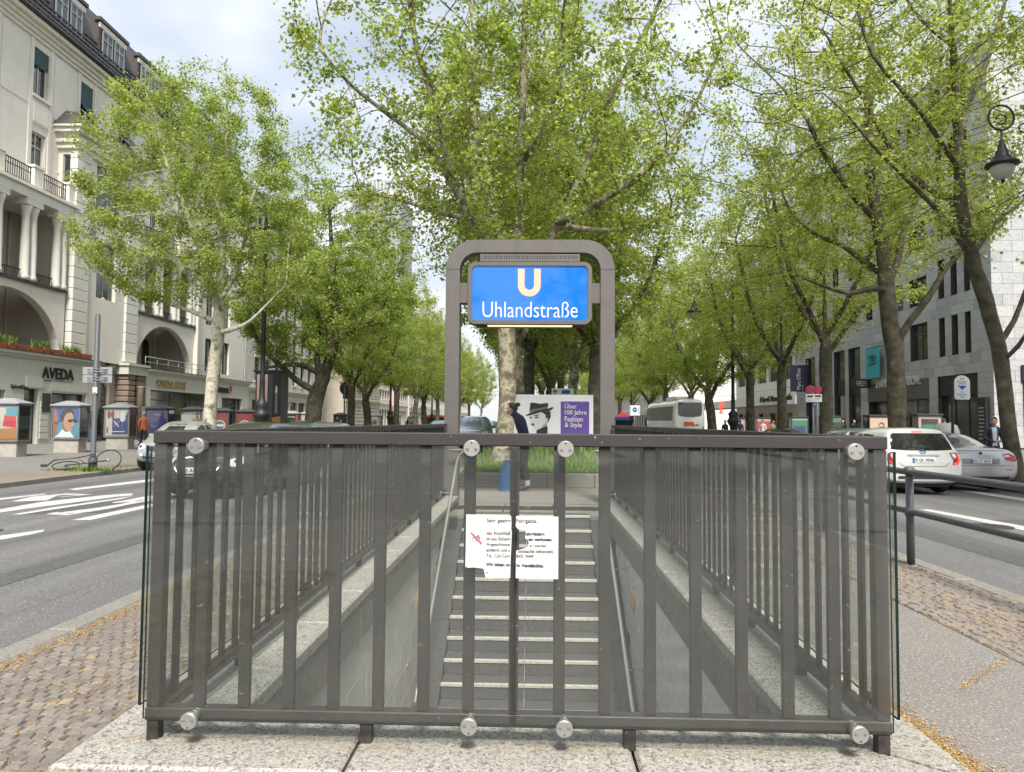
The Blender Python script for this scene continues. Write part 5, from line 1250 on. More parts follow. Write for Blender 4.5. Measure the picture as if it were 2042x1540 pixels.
sv = shop(28.0, 41.7, [(38.0,41.0,0.25,2.75),(35.9,37.0,0.05,2.9),(30.0,34.6,0.3,2.75)], 'shop')
uL = (0,1,0); vL = (0,0,1)
def sign(txt, px0, px1, y_top, y_bot, X, material, par, ext=0.1, bold=0.02, name='lettering', back=None, shear=0):
    a, zt = onX(px0, y_top, X); _, zb = onX(px0, y_bot, X); b_, _ = onX(px1, y_top, X)
    mb = text_mb(txt, abs(b_-a), zt-zb, (X, a, zb), (0, 1 if b_ > a else -1, 0), vL, ext, bold, shear=shear)
    if back:
        text_mb(txt, abs(b_-a), zt-zb, (X+(0.02 if X < 0 else -0.02), a, zb-.02), (0, 1 if b_ > a else -1, 0), vL, ext*0.7, bold+.012, mb=mb, mi=1); return mb.build(name, [MT[material], MT[back]], par)
    return mb.build(name, MT[material], par)
sign('AVEDA', 84, 147, 731, 754, XS+.03, 'black', sv, 0.05, 0.015); sign('THE ART AND SCIENCE OF PURE FLOWER AND PLANT ESSENCES', 83, 144, 757, 759.5, XS+.02, 'ink', sv, 0.01)
sign('Salon&Spa', 22, 56, 766, 777, XS+.03, 'ink', sv, 0.02)
mb = MB(); pbox(mb, Pg, 36.0, 37.3, 2.95, 3.55, -0.04, 0); pbox(mb, Pg, 37.9, 41.1, 2.85, 3.4, -0.03, 0); mb.build('sign_panel', PG, sv)
zz = 0.3
while zz < 2.2: q = MB(); q.bbox(XS-.05, XS+.05, 37.1, 37.75, zz, zz+.3, .015); q.build('quoin', PG, sv); zz += 0.33
mb = MB(); pbox(mb, Pg, 37.2, 37.85, 1.7, 2.7, -0.07, -0.05); mb.build('sign_plate', MT['dark_frame'], sv)
sg = shop(47.4, 58.3, [(48.0,57.4,0.35,3.35)], 'shop'); sign('CANADA GOOSE', 313, 371, 757, 772, XS+.03, 'black', sg, 0.025, 0.0, back='gold')
st_ = shop(58.5, 64.8, [(59.2,63.4,0.3,3.2)], 'shop'); sign('TUDOR', 434, 456, 772, 783, XS+.03, 'ink', st_, 0.06, 0.02)
for px_ in (430, 459.5):
    yy, z_ = onX(px_, 777, XS); q = MB(); q.prism([(-.16,.3),(.16,.3),(.16,-.05),(0,-.3),(-.16,-.05)], (XS, yy, z_), (0,1,0), (0,0,1), 0.06); q.build('shield', MT['red'], st_)
q = MB(); q.tube([(XS-.2, 47.6, 5.55),(XS-.2, 58.2, 5.55)], .025, 5); q.tube([(XS-.2, 47.6, 5.2),(XS-.2, 58.2, 5.2)], .015, 5)
for k in range(8): q.tube([(XS-.2, 47.6+k*1.51, 4.76),(XS-.2, 47.6+k*1.51, 5.55)], .02, 5)
q.build('terrace_rail', MT['zinc'], sg)
# entrance portal between the shops
en = MB(); solid(en, -27.2, -26.4, 41.8, 47.3, 0, 4.8); en.build('entrance_wall', MT['stone_beige'], bA)
en = MB(); n = 12; c = 43.6; prof = [(c-.75,0.1)] + [(c-.75*math.cos(math.pi*i/n), 2.9+.8*math.sin(math.pi*i/n)) for i in range(n+1)] + [(c+.75,0.1)]
en.add([(-26.38,u,w_) for u,w_ in prof], [tuple(range(len(prof)))]); dr = en.build('entrance_door', MT['glass_shop'], bA)
en = MB(); en.tube([(-26.36,u,w_) for u,w_ in prof], 0.14, 6); en.tube([(-26.3,c+1.5*math.cos(a),6.4+2.0*math.sin(a)) for a in [2*math.pi*i/24 for i in range(25)]], 0.22, 6)
for s in ():
    en.tube([(-26.2,c+s*1.0,4.2),(-25.9,c+s*1.5,4.8),(-25.85,c+s*1.35,5.6),(-25.9,c+s*1.7,6.6),(-25.95,c+s*1.2,7.6),(-25.9,c+s*1.8,8.2)], [.14,.22,.12,.2,.12,.06], 8)
    en.tube([(-26.1,c+s*0.9,2.0),(-25.95,c+s*1.1,3.2),(-25.9,c+s*0.7,4.1)], [.1,.16,.12], 8)
rg3 = random.Random(5)
for k in range(170): a = rg3.uniform(0,6.28); en.sphere((-26.25+rg3.uniform(-.15,.1), c+1.55*math.cos(a)+rg3.uniform(-.2,.2), 6.3+2.1*math.sin(a)+rg3.uniform(-.3,.3)), rg3.uniform(.05,.16), 6, 4)
en.build('cartouche', MT['stone_beige'], bA)
en = MB(); en.add([(-26.3,c+1.4*math.cos(a),6.4+1.9*math.sin(a)) for a in [2*math.pi*i/24 for i in range(24)]], [tuple(range(24))]); en.build('oval_window', MT['glass_house'], bA)
for (ya, yb, mt_) in ((45.2,46.0,'stone_brown'),(46.3,47.3,'stone_brown')):
    zz = 0.0
    while zz < 4.1: q = MB(); q.bbox(-26.4,-25.55,ya-.06*rg3.random(),yb+.06*rg3.random(),zz+.015,zz+.34,.05); q.build('rusticated_block', MT[mt_], bA); zz += 0.35
q = MB(); q.box(-26.4,-25.45,45.0,47.4,4.2,4.75); q.box(-26.4,-25.35,44.9,47.45,4.75,4.9); q.build('entrance_cap', MT['stone_pale'], bA)
q = MB(); q.lathe([(.25,0.4),(.25,3.4),(.3,3.5)], (-25.4,46.4,0), 10); q.build('entrance_column', MT['stone_brown'], bA)
q = MB(); q.box(-25.12,-25.1,46.1,46.75,1.5,2.2); q.build('name_plate', MT['zinc'], bA)
# terracotta planters on the terrace edge
yy = 32.0; k = 0
while yy < 41.3:
    tpn = thing('plant_box', (XS-0.02, yy, 4.76), '%s terracotta box from the left along the ledge above the shop' % ORD[k % 16], 'plant box', 'terracotta boxes on the terrace edge')
    q = MB(); L_ = 0.86 if k % 3 else 0.5; q.add([(XS-.16,yy,4.77),(XS+.1,yy,4.77),(XS+.1,yy+L_,4.77),(XS-.16,yy+L_,4.77),(XS-.2,yy-.02,5.05),(XS+.14,yy-.02,5.05),(XS+.14,yy+L_+.02,5.05),(XS-.2,yy+L_+.02,5.05)], [(3,2,1,0),(0,1,5,4),(1,2,6,5),(2,3,7,6),(3,0,4,7),(4,5,6,7)]); q.build('box', MT['terracotta'], tpn)
    if k % 3 != 1:
        rg4 = np.random.default_rng(k); n = 160; o = blades('herb', np.stack([rg4.normal(XS-.03,.08,n), rg4.normal(yy+L_/2,.16,n), np.full(n,5.04)],1), 0.36, 0.018, 0.9, MT['grass_blade'], k); o.parent = tpn; o.matrix_parent_inverse = Matrix.Translation(Vector((-(XS-.02), -yy, -4.76)))
    yy += L_ + 0.12; k += 1

# ------------------------------------------------------------------ plainer buildings along the street
def block(name, label, side, X, y0, y1, h, floors, wallm, trim, win_w=1.25, pitch=2.9, gf=4.4, frame='dark_frame', roof='roof_dark', glass='glass_house', cornice=True, parapet=None):
    bo = thing('building' if not name else name, (X, (y0+y1)/2, 0), label, 'building', 'buildings along the boulevard')
    P = PL(X) if side < 0 else PR(X)
    fh = (h-gf-0.8)/floors; ops_ = []; n = max(1, int((y1-y0-0.8)/pitch)); off = ((y1-y0)-n*pitch)/2
    for k in range(n):
        yc = y0 + off + pitch*(k+0.5)
        for f in range(floors): ops_.append((yc-win_w/2, yc+win_w/2, gf+fh*f+0.7, gf+fh*f+fh-0.5))
        ops_.append((yc-pitch*0.4, yc+pitch*0.4, 0.4, gf-1.1))
    mb = MB(); wall_open(mb, P, y0, y1, 0, h, ops_, 0.3)
    mb.add([P(y0,0,0),P(y0,h,0),P(y0,h,14),P(y0,0,14)], [(0,1,2,3)]); mb.add([P(y1,0,0),P(y1,h,0),P(y1,h,14),P(y1,0,14)], [(0,1,2,3)]); wl = mb.build('wall', MT[wallm], bo)
    for q in ops_: window(wl, P, *q, 0.24, frame, 'glass_shop' if q[2] < 1 else glass, 1, 0.7)
    mb = MB()
    pbox(mb, P, y0, y1, gf-0.35, gf-0.1, -0.18, 0); pbox(mb, P, y0, y1, gf-0.1, gf+0.05, -0.3, 0)
    if cornice: pbox(mb, P, y0, y1, h-0.5, h-0.2, -0.3, 0); pbox(mb, P, y0, y1, h-0.2, h, -0.5, 0)
    mb.build('cornice', MT[trim], bo)
    for q in ops_:
        if q[2] > 1:
            mb = MB(); pbox(mb, P, q[0]-.12, q[1]+.12, q[2]-.14, q[2]-.02, -0.12, 0); mb.build('sill', MT[trim], wl); mb = MB(); pbox(mb, P, q[0]-.15, q[1]+.15, q[3]+.05, q[3]+.2, -0.1, 0); mb.build('lintel', MT[trim], wl)
    mb = MB(); mb.add([P(y0,h+.02,-.3),P(y1,h+.02,-.3),P(y1,h+3.6,3.0),P(y0,h+3.6,3.0),P(y0,h+4.2,14),P(y1,h+4.2,14)], [(0,1,2,3),(3,2,5,4)]); mb.add([P(y0,h+.02,-.3),P(y0,h+3.6,3.0),P(y0,h+4.2,14),P(y0,h,14)], [(0,1,2,3)]); mb.build('roof', MT[roof], bo)
    return bo, P
b1, _ = block('building', 'pale stone building with arched ground floor openings beside the white one', -1, -26.2, 65.3, 90, 22, 5, 'stone_pale', 'stone_pale', 1.2, 2.7)
b2, P2 = block('building', 'beige rusticated corner building beyond the traffic light on the left', -1, -25.5, 98, 120, 21, 5, 'stone_beige', 'stone_beige', 1.2, 2.8)
zz = 0.3
while zz < 8.5: q = MB(); pbox(q, P2, 98.05, 119.9, zz, zz+.42, -.08, -0.01); q.build('stone_course', MT['stone_beige'], b2); zz += 0.5
block('building', 'plain white office block with narrow windows far along the left side', -1, -26, 121, 150, 22, 6, 'plaster_white', 'plaster_white', 1.5, 2.2)
block('building', 'cream building farther along the left, next after the office block', -1, -26, 152, 185, 22, 5, 'plaster_cream', 'plaster_white', 1.3, 2.9)
block('building', 'long white building far down the left end of the view', -1, -26, 188, 290, 23, 5, 'plaster_white', 'plaster_white', 1.5, 4.0)
block('building', 'pale building far down the right end of the view', 1, 27, 150, 280, 23, 5, 'plaster_cream', 'plaster_white', 1.5, 4.0)
# tall slab rising behind the trees
tw = thing('tower', (-34, 130, 0), 'white high-rise with a ribbed crown rising behind the left trees', 'building')
a = at(702, 360, 150); b_ = at(800, 360, 150)
q = MB(); q.box(a.x, b_.x, 150, 165, 0, a.z-3); q.build('shaft', MT['zinc'], tw)
for k in range(14): xx = a.x + (b_.x-a.x)*k/13.5; q = MB(); q.box(xx, xx+.35, 149.7, 150.2, a.z-6, a.z); q.build('fin', MT['zinc'], tw)
q = MB(); q.box(a.x, b_.x, 149.6, 165, a.z-3.2, a.z-2.4); q.build('crown_slab', MT['stone_pale'], tw)

# ------------------------------------------------------------------ grey stone building on the right
XG = 26.0; YG0, YG1 = 41.7, 72.5
bG = thing('stone_building', (29, 55, 0), 'grey stone-clad building with slit windows and tall shop windows on the right', 'building')
P = PR(XG); rowh = 0.62; Z0 = 0.14; HG = 24.0
def rz(k): return Z0 + rowh*k
opsG = []; kinds = []
def og(px0, px1, k0, k1, kind):
    y0, _ = onX(px1, 700, XG); y1, _ = onX(px0, 700, XG); opsG.append((y0, y1, rz(k0), rz(k1))); kinds.append(kind)
og(1868,1948,0,7,'shop'); og(1730,1851,0,7,'fascia')
for a, b_ in ((1691,1715),(1662,1684),(1633,1653),(1606,1625)): og(a, b_, 0, 12, 'tall')
for a, b_ in ((1873,1885),(1898,1911),(1925,1937)):
    for k0 in (9, 15, 21, 27, 33): og(a, b_, k0, k0+4, 'slit')
for k0 in (9, 15, 21, 27, 33): og(1815,1850,k0,k0+3+(k0 == 9),'wide'); og(1772,1803,k0,k0+3+(k0 == 9),'wide')
for a, b_ in ((1630,1642),(1662,1674),(1694,1707),(1728,1741)):
    for k0 in (15, 21, 27, 33): og(a, b_, k0, k0+4, 'slit')
mb = MB(); wall_open(mb, PR(XG+0.03), YG0+.03, YG1, 0, HG, opsG, 0.45); wG = mb.build('wall', MT['joint_dark'], bG)
pan = []
for k in range(int((HG-Z0)/rowh)):
    z0, z1 = rz(k), rz(k+1); zc = (z0+z1)/2
    blocked = sorted((o[0], o[1]) for o in opsG if o[2] < zc < o[3]); segs = []; cur = YG0
    for a, b_ in blocked:
        if a > cur + .05: segs.append((cur, a))
        cur = max(cur, b_)
    if cur < YG1: segs.append((cur, YG1))
    for a, b_ in segs:
        n = max(1, round((b_-a)/1.15)); st = (b_-a)/n; sh = (st/2 if k % 2 and n > 1 else 0)
        cuts = [a] + ([a+sh] if sh else []) + [a+sh+st*i for i in range(1, n)] + [b_]
        for c0, c1 in zip(cuts[:-1], cuts[1:]):
            if c1-c0 > .06: pan.append((c0, c1, z0, z1))
endp = []
for k in range(int((HG-Z0)/rowh)):
    cuts = [XG] + [XG + 0.6*(k % 2) + 1.2*i for i in range(0 if k % 2 else 1, 11)]
    for c0, c1 in zip(cuts[:-1], cuts[1:]): endp.append((c0, c1, rz(k), rz(k+1)))
allp = [('S', p) for p in pan] + [('E', p) for p in endp]
def showsize(pk):
    kd, p = pk
    c = ((XG, (p[0]+p[1])/2, (p[2]+p[3])/2) if kd == 'S' else ((p[0]+p[1])/2, YG0, (p[2]+p[3])/2)); q = inview(c)
    if q is None or not (-20 < q[0] < 2060 and -20 < q[1] < 1000): return 0
    d = c[1]; return (p[1]-p[0])*(p[3]-p[2])*((XG/d) if kd == 'S' else 1)/d/d * (2.0 if q[1] > 420 else 1)
allp.sort(key=lambda pk: -showsize(pk))
restg = [MB(), MB(), MB()]; SM = ['facade_stone','facade_stone_b','facade_stone_c']; rg5 = random.Random(9)
for i, (kd, p) in enumerate(allp):
    mi = rg5.choice((0,0,1,2)); dj = rg5.uniform(0, 0.006); g_ = 0.007
    mb = MB() if i < 300 else restg[mi]
    if kd == 'S': mb.box(XG+dj, XG+.05, p[0]+g_, p[1]-g_, p[2]+g_, p[3]-g_)
    else: mb.box(p[0]+g_, p[1]-g_, YG0+dj, YG0+.05, p[2]+g_, p[3]-g_)
    if i < 300: mb.build('stone_panel', MT[SM[mi]], bG)
for k in range(3):
    if restg[k].v: restg[k].build('stone_panels', MT[SM[k]], bG, kind='stuff')
mb = MB(); mb.box(XG+.052, 41, YG0+.052, YG0+.3, 0, HG); mb.build('wall', MT['joint_dark'], bG)
for o, kd in zip(opsG, kinds):
    if kd == 'slit': window(wG, P, *o, 0.34, 'dark_frame', 'glass_dark', 0, 0.72, 0.07)
    elif kd == 'wide': window(wG, P, *o, 0.30, 'dark_frame', 'glass_house', 1, 0.7, 0.1)
    elif kd == 'tall':
        window(wG, P, o[0], o[1], rz(8), o[3], 0.3, 'dark_frame', 'glass_house', 0, None, 0.07); window(wG, P, o[0], o[1], o[2], rz(6), 0.3, 'dark_frame', 'glass_shop', 0, None, 0.07)
        q = MB(); pbox(q, P, o[0], o[1], rz(6), rz(8), 0.2, 0.33); q.build('sign_band', MT['black'], wG)
    elif kd == 'shop':
        window(wG, P, o[0], o[1], o[2], rz(5), 0.35, 'black', 'glass_shop', 2, None, 0.09); q = MB(); pbox(q, P, o[0], o[1], rz(5), o[3], 0.1, 0.36); q.build('sign_band', MT['black'], wG)
    else:
        window(wG, P, o[0], o[1], o[2], rz(5)-.1, 0.4, 'dark_frame', 'glass_shop', 3, 0.55, 0.08)
        mat('taupe', (0.10,0.095,0.085), 0.6); q = MB(); pbox(q, P, o[0], o[1], rz(5)-.1, o[3], -0.05, 0.4); q.build('sign_band', MT['taupe'], wG)
sign('SHAPING TOMORROW.', 1746, 1836, 758, 775, XG-.1, 'white_letter', bG, 0.03, 0.015)
mat('sign_lit', (0.95,0.9,0.8), 0.5, emis=0.5)
ya, za = onX(1720, 765, XG-.6); q = MB(); q.box(XG-1.4, XG-.05, ya-.15, ya+.15, za-.35, za+.35); hs = q.build('hanging_sign', MT['black'], bG)
for dz, tx in ((.15,'SHAPING'),(0,'NEW'),(-.15,'TOMORROW')): text_mb(tx, .8, .1, (XG-1.12, ya-.16, za+dz-.05)).build('lettering', MT['white_letter'], hs)
# doors and shop end face, low wall with steps
q = MB(); y_, _ = onX(1955, 800, XG); pbox(q, P, 42.1, 42.9, 0.3, 3.0, -0.25, -0.05); tot = q.build('door_directory', MT['black'], bG)
for k in range(9): q = MB(); pbox(q, P, 42.25, 42.75, 0.6+k*.22, 0.68+k*.22, -.265, -.25); q.build('directory_line', MT['zinc'], tot)
Pe = PF(YG0-.02)
for (a, b_) in ((27.6,29.2),(29.4,32.5)):
    window(wG, Pe, a, b_, 0.9, 3.9, -0.05, 'black', 'glass_shop', 1, 0.75, 0.1)
q = MB(); pbox(q, Pe, 27.5, 33, 3.9, 4.8, -.12, 0); q.build('sign_band', MT['black'], wG)
# blue banner
a0, z0 = onX(1754, 690, XG-.4); a1, z1 = onX(1728, 757, XG-.4)
bn = thing('banner', (XG-.4, (a0+a1)/2, z1), 'turquoise banner with number 220 hanging on the grey stone building', 'banner')
q = MB(); q.box(XG-.45, XG-.42, a0, a1, z1, z0); bc = q.build('cloth', MT['teal_banner'], bn)
text_mb('220', (a1-a0)*.55, .75, (XG-.46, a1-(a1-a0)*.22, z1+(z0-z1)*.42), (0,-1,0), vL, .004, .01).build('number', MT['ink'], bc)
q = MB(); q.tube([(XG-.46, a0+1.3, z0-.7),(XG-.46,a0+1.1,z0-.55),(XG-.46,a0+.9,z0-.6),(XG-.46,a0+1.2,z0-1.0),(XG-.46,a0+.8,z0-1.0)], .03, 4); q.tube([(XG-.46,a0+.7,z0-.8),(XG-.46,a0+.4,z0-.75)], .03, 4); q.build('emblem', MT['ink'], bc)
q = MB(); q.tube([(XG,a0-.05,z0),(XG-.45,a0-.05,z0),(XG-.45,a1+.05,z0)], .03, 5); q.tube([(XG,a1+.05,z1),(XG-.45,a1+.05,z1),(XG-.45,a0,z1)], .03, 5); q.build('bracket', MT['dark_frame'], bn)
# dark vertical banner
a0, z0 = onX(1593, 728, XG-.9); a1, z1 = onX(1578, 783, XG-.9)
bn = thing('banner', (XG-.9, a0, z1), 'narrow black vertical banner at the end of the grey stone building', 'banner')
q = MB(); q.box(XG-1.7, XG-.2, a0, a0+.08, z1, z0); bc = q.build('cloth', MT['navy'], bn)
text_mb("Marc O'Polo", 2.0, .38, (XG-.75, a0-.004, z1+.2), (0,0,1), (-1,0,0), .004).build('lettering', MT['white_letter'], bc)
# ------------------------------------------------------------------ cafe building, white with canopy
bH = thing('cafe_building', (27, 85, 0), 'white cafe building with flat canopy fascia behind the right-hand trees', 'building')
PH_ = PR(27.5); ops_ = []
for k in range(6):
    yc = 75.2 + 4.3*k
    for f in range(5): ops_.append((yc-1.7, yc+1.7, 6.2+3.5*f, 8.7+3.5*f))
    ops_.append((yc-1.6, yc+1.6, 0.4, 2.6))
mb = MB(); wall_open(mb, PH_, 72.6, 99, 0, 24, ops_, 0.4); wh = mb.build('wall', MT['plaster_white'], bH)
mb = MB(); mb.box(27.5, 40, 98.9, 99.1, 0, 24); mb.box(27, 40, 72.6, 99, 24, 24.4); mb.build('parapet', MT['plaster_white'], bH)
for q in ops_: window(wh, PH_, *q, 0.3, 'dark_frame', 'glass_shop' if q[2] < 1 else 'glass_house', 2, None if q[2] < 1 else 0.75)
for f in range(4):
    q = MB(); q.box(25.9, 27.5, 72.7, 99, 9.2+3.5*f, 9.45+3.5*f); q.build('balcony_slab', MT['plaster_white'], bH)
    q = MB(); q.tube([(25.95,72.8,10.3+3.5*f),(25.95,98.8,10.3+3.5*f)], .03, 5)
    for k in range(40): q.tube([(25.95,72.8+k*.666,9.45+3.5*f),(25.95,72.8+k*.666,10.3+3.5*f)], .015, 4)
    q.build('balcony_railing', MT['zinc'], bH)
ya, zt = onX(1588, 790, 24.6); yb, zb = onX(1408, 808, 24.6)
q = MB(); q.box(24.6, 27.4, 72.7, yb+8, 3.35, 4.25); fa = q.build('canopy', MT['white'], bH)
q = MB(); q.tube([(25.2, ya, zt+1.0),(25.2, yb, zt+1.0)], .03, 5); [q.tube([(25.2, ya+k*1.6, zt),(25.2, ya+k*1.6, zt+1.0)], .02, 4) for k in range(14)]; q.build('canopy_rail', MT['zinc'], bH)
sign('Hard Rock Cafe', 1516, 1580, 792, 803, 24.56, 'ink', fa, 0.08, 0.02, shear=0.15)
q = MB(); yy, z_ = onX(1438, 818, 24.3)
for s in (0, 1): q.tube([(24.3, yy+.55*math.cos(a), z_+.6+.45*math.sin(a)-s*1.1) for a in [math.pi*2*i/12 for i in range(13 if s == 0 else 7)]], .09, 6)
mat('neon_red', (0.8,0.08,0.05), 0.4, emis=0.8); q.build('neon_sign', MT['neon_red'], bH)
# buildings on the far side behind the camera are seen only as soft reflections: one block across the junction
block('building', 'cream corner house across the junction behind the camera', -1, -24, -75, -40, 21, 4, 'plaster_cream', 'plaster_white', 1.4, 3.5)
# ================================================================== vehicles
def loft(stations, sub=2):
    'closed half-section loft mirrored in x; a station is (y, [(x, z), ...]) from sill to roof centre'
    bm = bmesh.new(); rows = []
    for (y, pts) in stations:
        rows.append([bm.verts.new((x, y, z)) for x, z in pts] + [bm.verts.new((-x, y, z)) for x, z in reversed(pts[:-1])])
    n = len(rows[0])
    for a, b_ in zip(rows[:-1], rows[1:]):
        for i in range(n): bm.faces.new((a[i], a[(i+1) % n], b_[(i+1) % n], b_[i]))
    bm.faces.new(list(reversed(rows[0]))); bm.faces.new(rows[-1])
    me = bpy.data.meshes.new('tmp'); bm.to_mesh(me); bm.free()
    o = bpy.data.objects.new('tmp', me); md = o.modifiers.new('s', 'SUBSURF'); md.levels = sub; md.render_levels = sub
    return evaluated(o)
def car_section(zb, wb, zs, ws, zm, wm, zbelt, wbelt, zr, wr):
    return [(0.0001, zb), (wb, zb), (ws, zs), (wm, zm), (wbelt, zbelt), (wr, zr-0.03), (wr*0.7, zr), (0.0001, zr+0.012)]
CARS = {
 'hatch': dict(W=0.85, st=[
    (0.00, car_section(.34,.66,.38,.80,.56,.83,.70,.82,.74,.70)), (0.01, car_section(.32,.68,.36,.83,.58,.855,.74,.85,.80,.74)), (0.05, car_section(.28,.70,.34,.86,.60,.875,.90,.86,.98,.74)), (0.10, car_section(.26,.70,.33,.865,.62,.88,.95,.86,1.06,.76)),
    (0.20, car_section(.25,.70,.33,.865,.64,.88,.95,.86,1.26,.72)), (0.32, car_section(.24,.70,.32,.865,.64,.88,.95,.86,1.47,.67)), (0.36, car_section(.22,.70,.32,.865,.64,.88,.95,.86,1.51,.66)), (0.5, car_section(.22,.70,.32,.865,.64,.88,.95,.86,1.53,.66)),
    (0.9, car_section(.20,.70,.32,.865,.64,.88,.94,.85,1.54,.66)), (1.5, car_section(.2,.7,.3,.865,.64,.88,.93,.85,1.53,.64)), (2.2, car_section(.2,.7,.3,.845,.64,.85,.91,.81,1.47,.58)), (2.75, car_section(.2,.7,.3,.845,.62,.85,.92,.80,1.15,.66)),
    (3.0, car_section(.2,.7,.3,.84,.6,.845,.90,.78,1.0,.66)), (3.6, car_section(.22,.68,.3,.8,.56,.81,.80,.72,.86,.58)), (3.88, car_section(.28,.55,.34,.68,.5,.70,.66,.64,.72,.5)), (3.95, car_section(.36,.4,.4,.5,.5,.52,.58,.5,.62,.4))]),
 'sedan': dict(W=0.925, st=[
    (0.00, car_section(.36,.66,.42,.82,.60,.86,.78,.85,.84,.70)), (0.015, car_section(.33,.68,.40,.85,.62,.89,.84,.87,.94,.74)), (0.05, car_section(.28,.70,.36,.90,.64,.93,.92,.90,1.03,.76)), (0.10, car_section(.26,.72,.34,.92,.64,.945,.94,.91,1.09,.77)),
    (0.2, car_section(.24,.72,.32,.925,.66,.945,.95,.91,1.10,.77)), (0.75, car_section(.22,.74,.3,.925,.66,.945,.96,.91,1.12,.77)), (1.0, car_section(.22,.74,.3,.915,.66,.94,.95,.90,1.22,.72)), (1.55, car_section(.2,.74,.3,.915,.66,.935,.95,.88,1.44,.64)),
    (1.9, car_section(.2,.74,.3,.915,.66,.925,.94,.87,1.46,.58)), (2.5, car_section(.2,.74,.3,.915,.66,.925,.93,.87,1.45,.58)), (3.1, car_section(.2,.74,.3,.915,.64,.925,.93,.86,1.16,.68)), (3.4, car_section(.2,.74,.3,.915,.62,.92,.90,.84,1.0,.7)),
    (4.2, car_section(.22,.72,.3,.88,.56,.90,.80,.80,.88,.64)), (4.7, car_section(.28,.6,.34,.74,.5,.78,.66,.72,.74,.55)), (4.84, car_section(.36,.45,.4,.55,.5,.58,.58,.55,.62,.45))]),
 'mini': dict(W=0.83, st=[
    (0.00, car_section(.42,.48,.46,.66,.58,.70,.70,.68,.80,.5)), (0.05, car_section(.30,.60,.38,.79,.60,.81,.86,.77,1.05,.58)), (0.2, car_section(.24,.66,.33,.82,.62,.83,.95,.79,1.40,.56)), (0.45, car_section(.22,.68,.32,.825,.64,.83,.97,.80,1.52,.57)),
    (1.0, car_section(.2,.68,.3,.825,.64,.83,.97,.80,1.555,.58)), (1.5, car_section(.2,.68,.3,.825,.64,.83,.96,.80,1.50,.57)), (1.95, car_section(.2,.68,.3,.825,.64,.83,.96,.79,1.16,.64)), (2.15, car_section(.2,.68,.3,.82,.62,.83,.93,.78,1.04,.65)),
    (2.45, car_section(.24,.64,.32,.80,.58,.82,.86,.75,.94,.60)), (2.62, car_section(.28,.58,.36,.74,.54,.76,.74,.70,.82,.52)), (2.69, car_section(.38,.45,.42,.55,.52,.58,.62,.55,.68,.42))]),
 'suv': dict(W=0.93, st=[
    (0.00, car_section(.46,.55,.5,.76,.64,.80,.80,.78,.9,.55)), (0.06, car_section(.34,.66,.42,.88,.68,.90,.98,.86,1.12,.62)), (0.3, car_section(.28,.72,.36,.91,.7,.925,1.04,.88,1.50,.60)), (0.6, car_section(.26,.74,.34,.915,.72,.93,1.05,.89,1.63,.60)),
    (1.4, car_section(.25,.74,.34,.915,.72,.93,1.05,.89,1.67,.62)), (2.3, car_section(.25,.74,.34,.915,.72,.93,1.04,.89,1.62,.61)), (2.95, car_section(.25,.74,.34,.915,.7,.93,1.03,.88,1.25,.70)), (3.2, car_section(.25,.74,.34,.915,.7,.925,1.0,.87,1.1,.73)),
    (4.1, car_section(.28,.72,.36,.90,.64,.91,.92,.83,1.0,.68)), (4.5, car_section(.32,.64,.4,.80,.58,.83,.80,.78,.88,.6)), (4.66, car_section(.42,.5,.46,.62,.56,.66,.70,.64,.76,.5))])}
def wheel(par, x, y, r, wd=0.2):
    s = 1 if x > 0 else -1; w_ = WL[par.name]
    mb = MB(); mb.lathe([(r*0.62,-s*wd/2),(r*0.93,-s*wd/2),(r,-s*wd*0.3),(r,s*wd*0.3),(r*0.93,s*wd/2),(r*0.62,s*wd/2)], (x+w_[0], y+w_[1], r+w_[2]), 24, 0, 'X'); t_ = mb.build('wheel', MT['rubber'], par)
    mb = MB(); c = Vector((x+w_[0]+s*(wd/2-0.03), y+w_[1], r+w_[2])); mb.lathe([(r*0.62,-s*.05),(r*0.62,s*.02),(r*.56,s*.02),(r*.54,-s*.03)], c, 20, 0, 'X')
    for k in range(5): a = 2*math.pi*k/5; mb.tube([c, c+Vector((0, math.cos(a)*r*.57, math.sin(a)*r*.57))], 0.035, 5)
    mb.build('rim', MT['zinc'], t_)
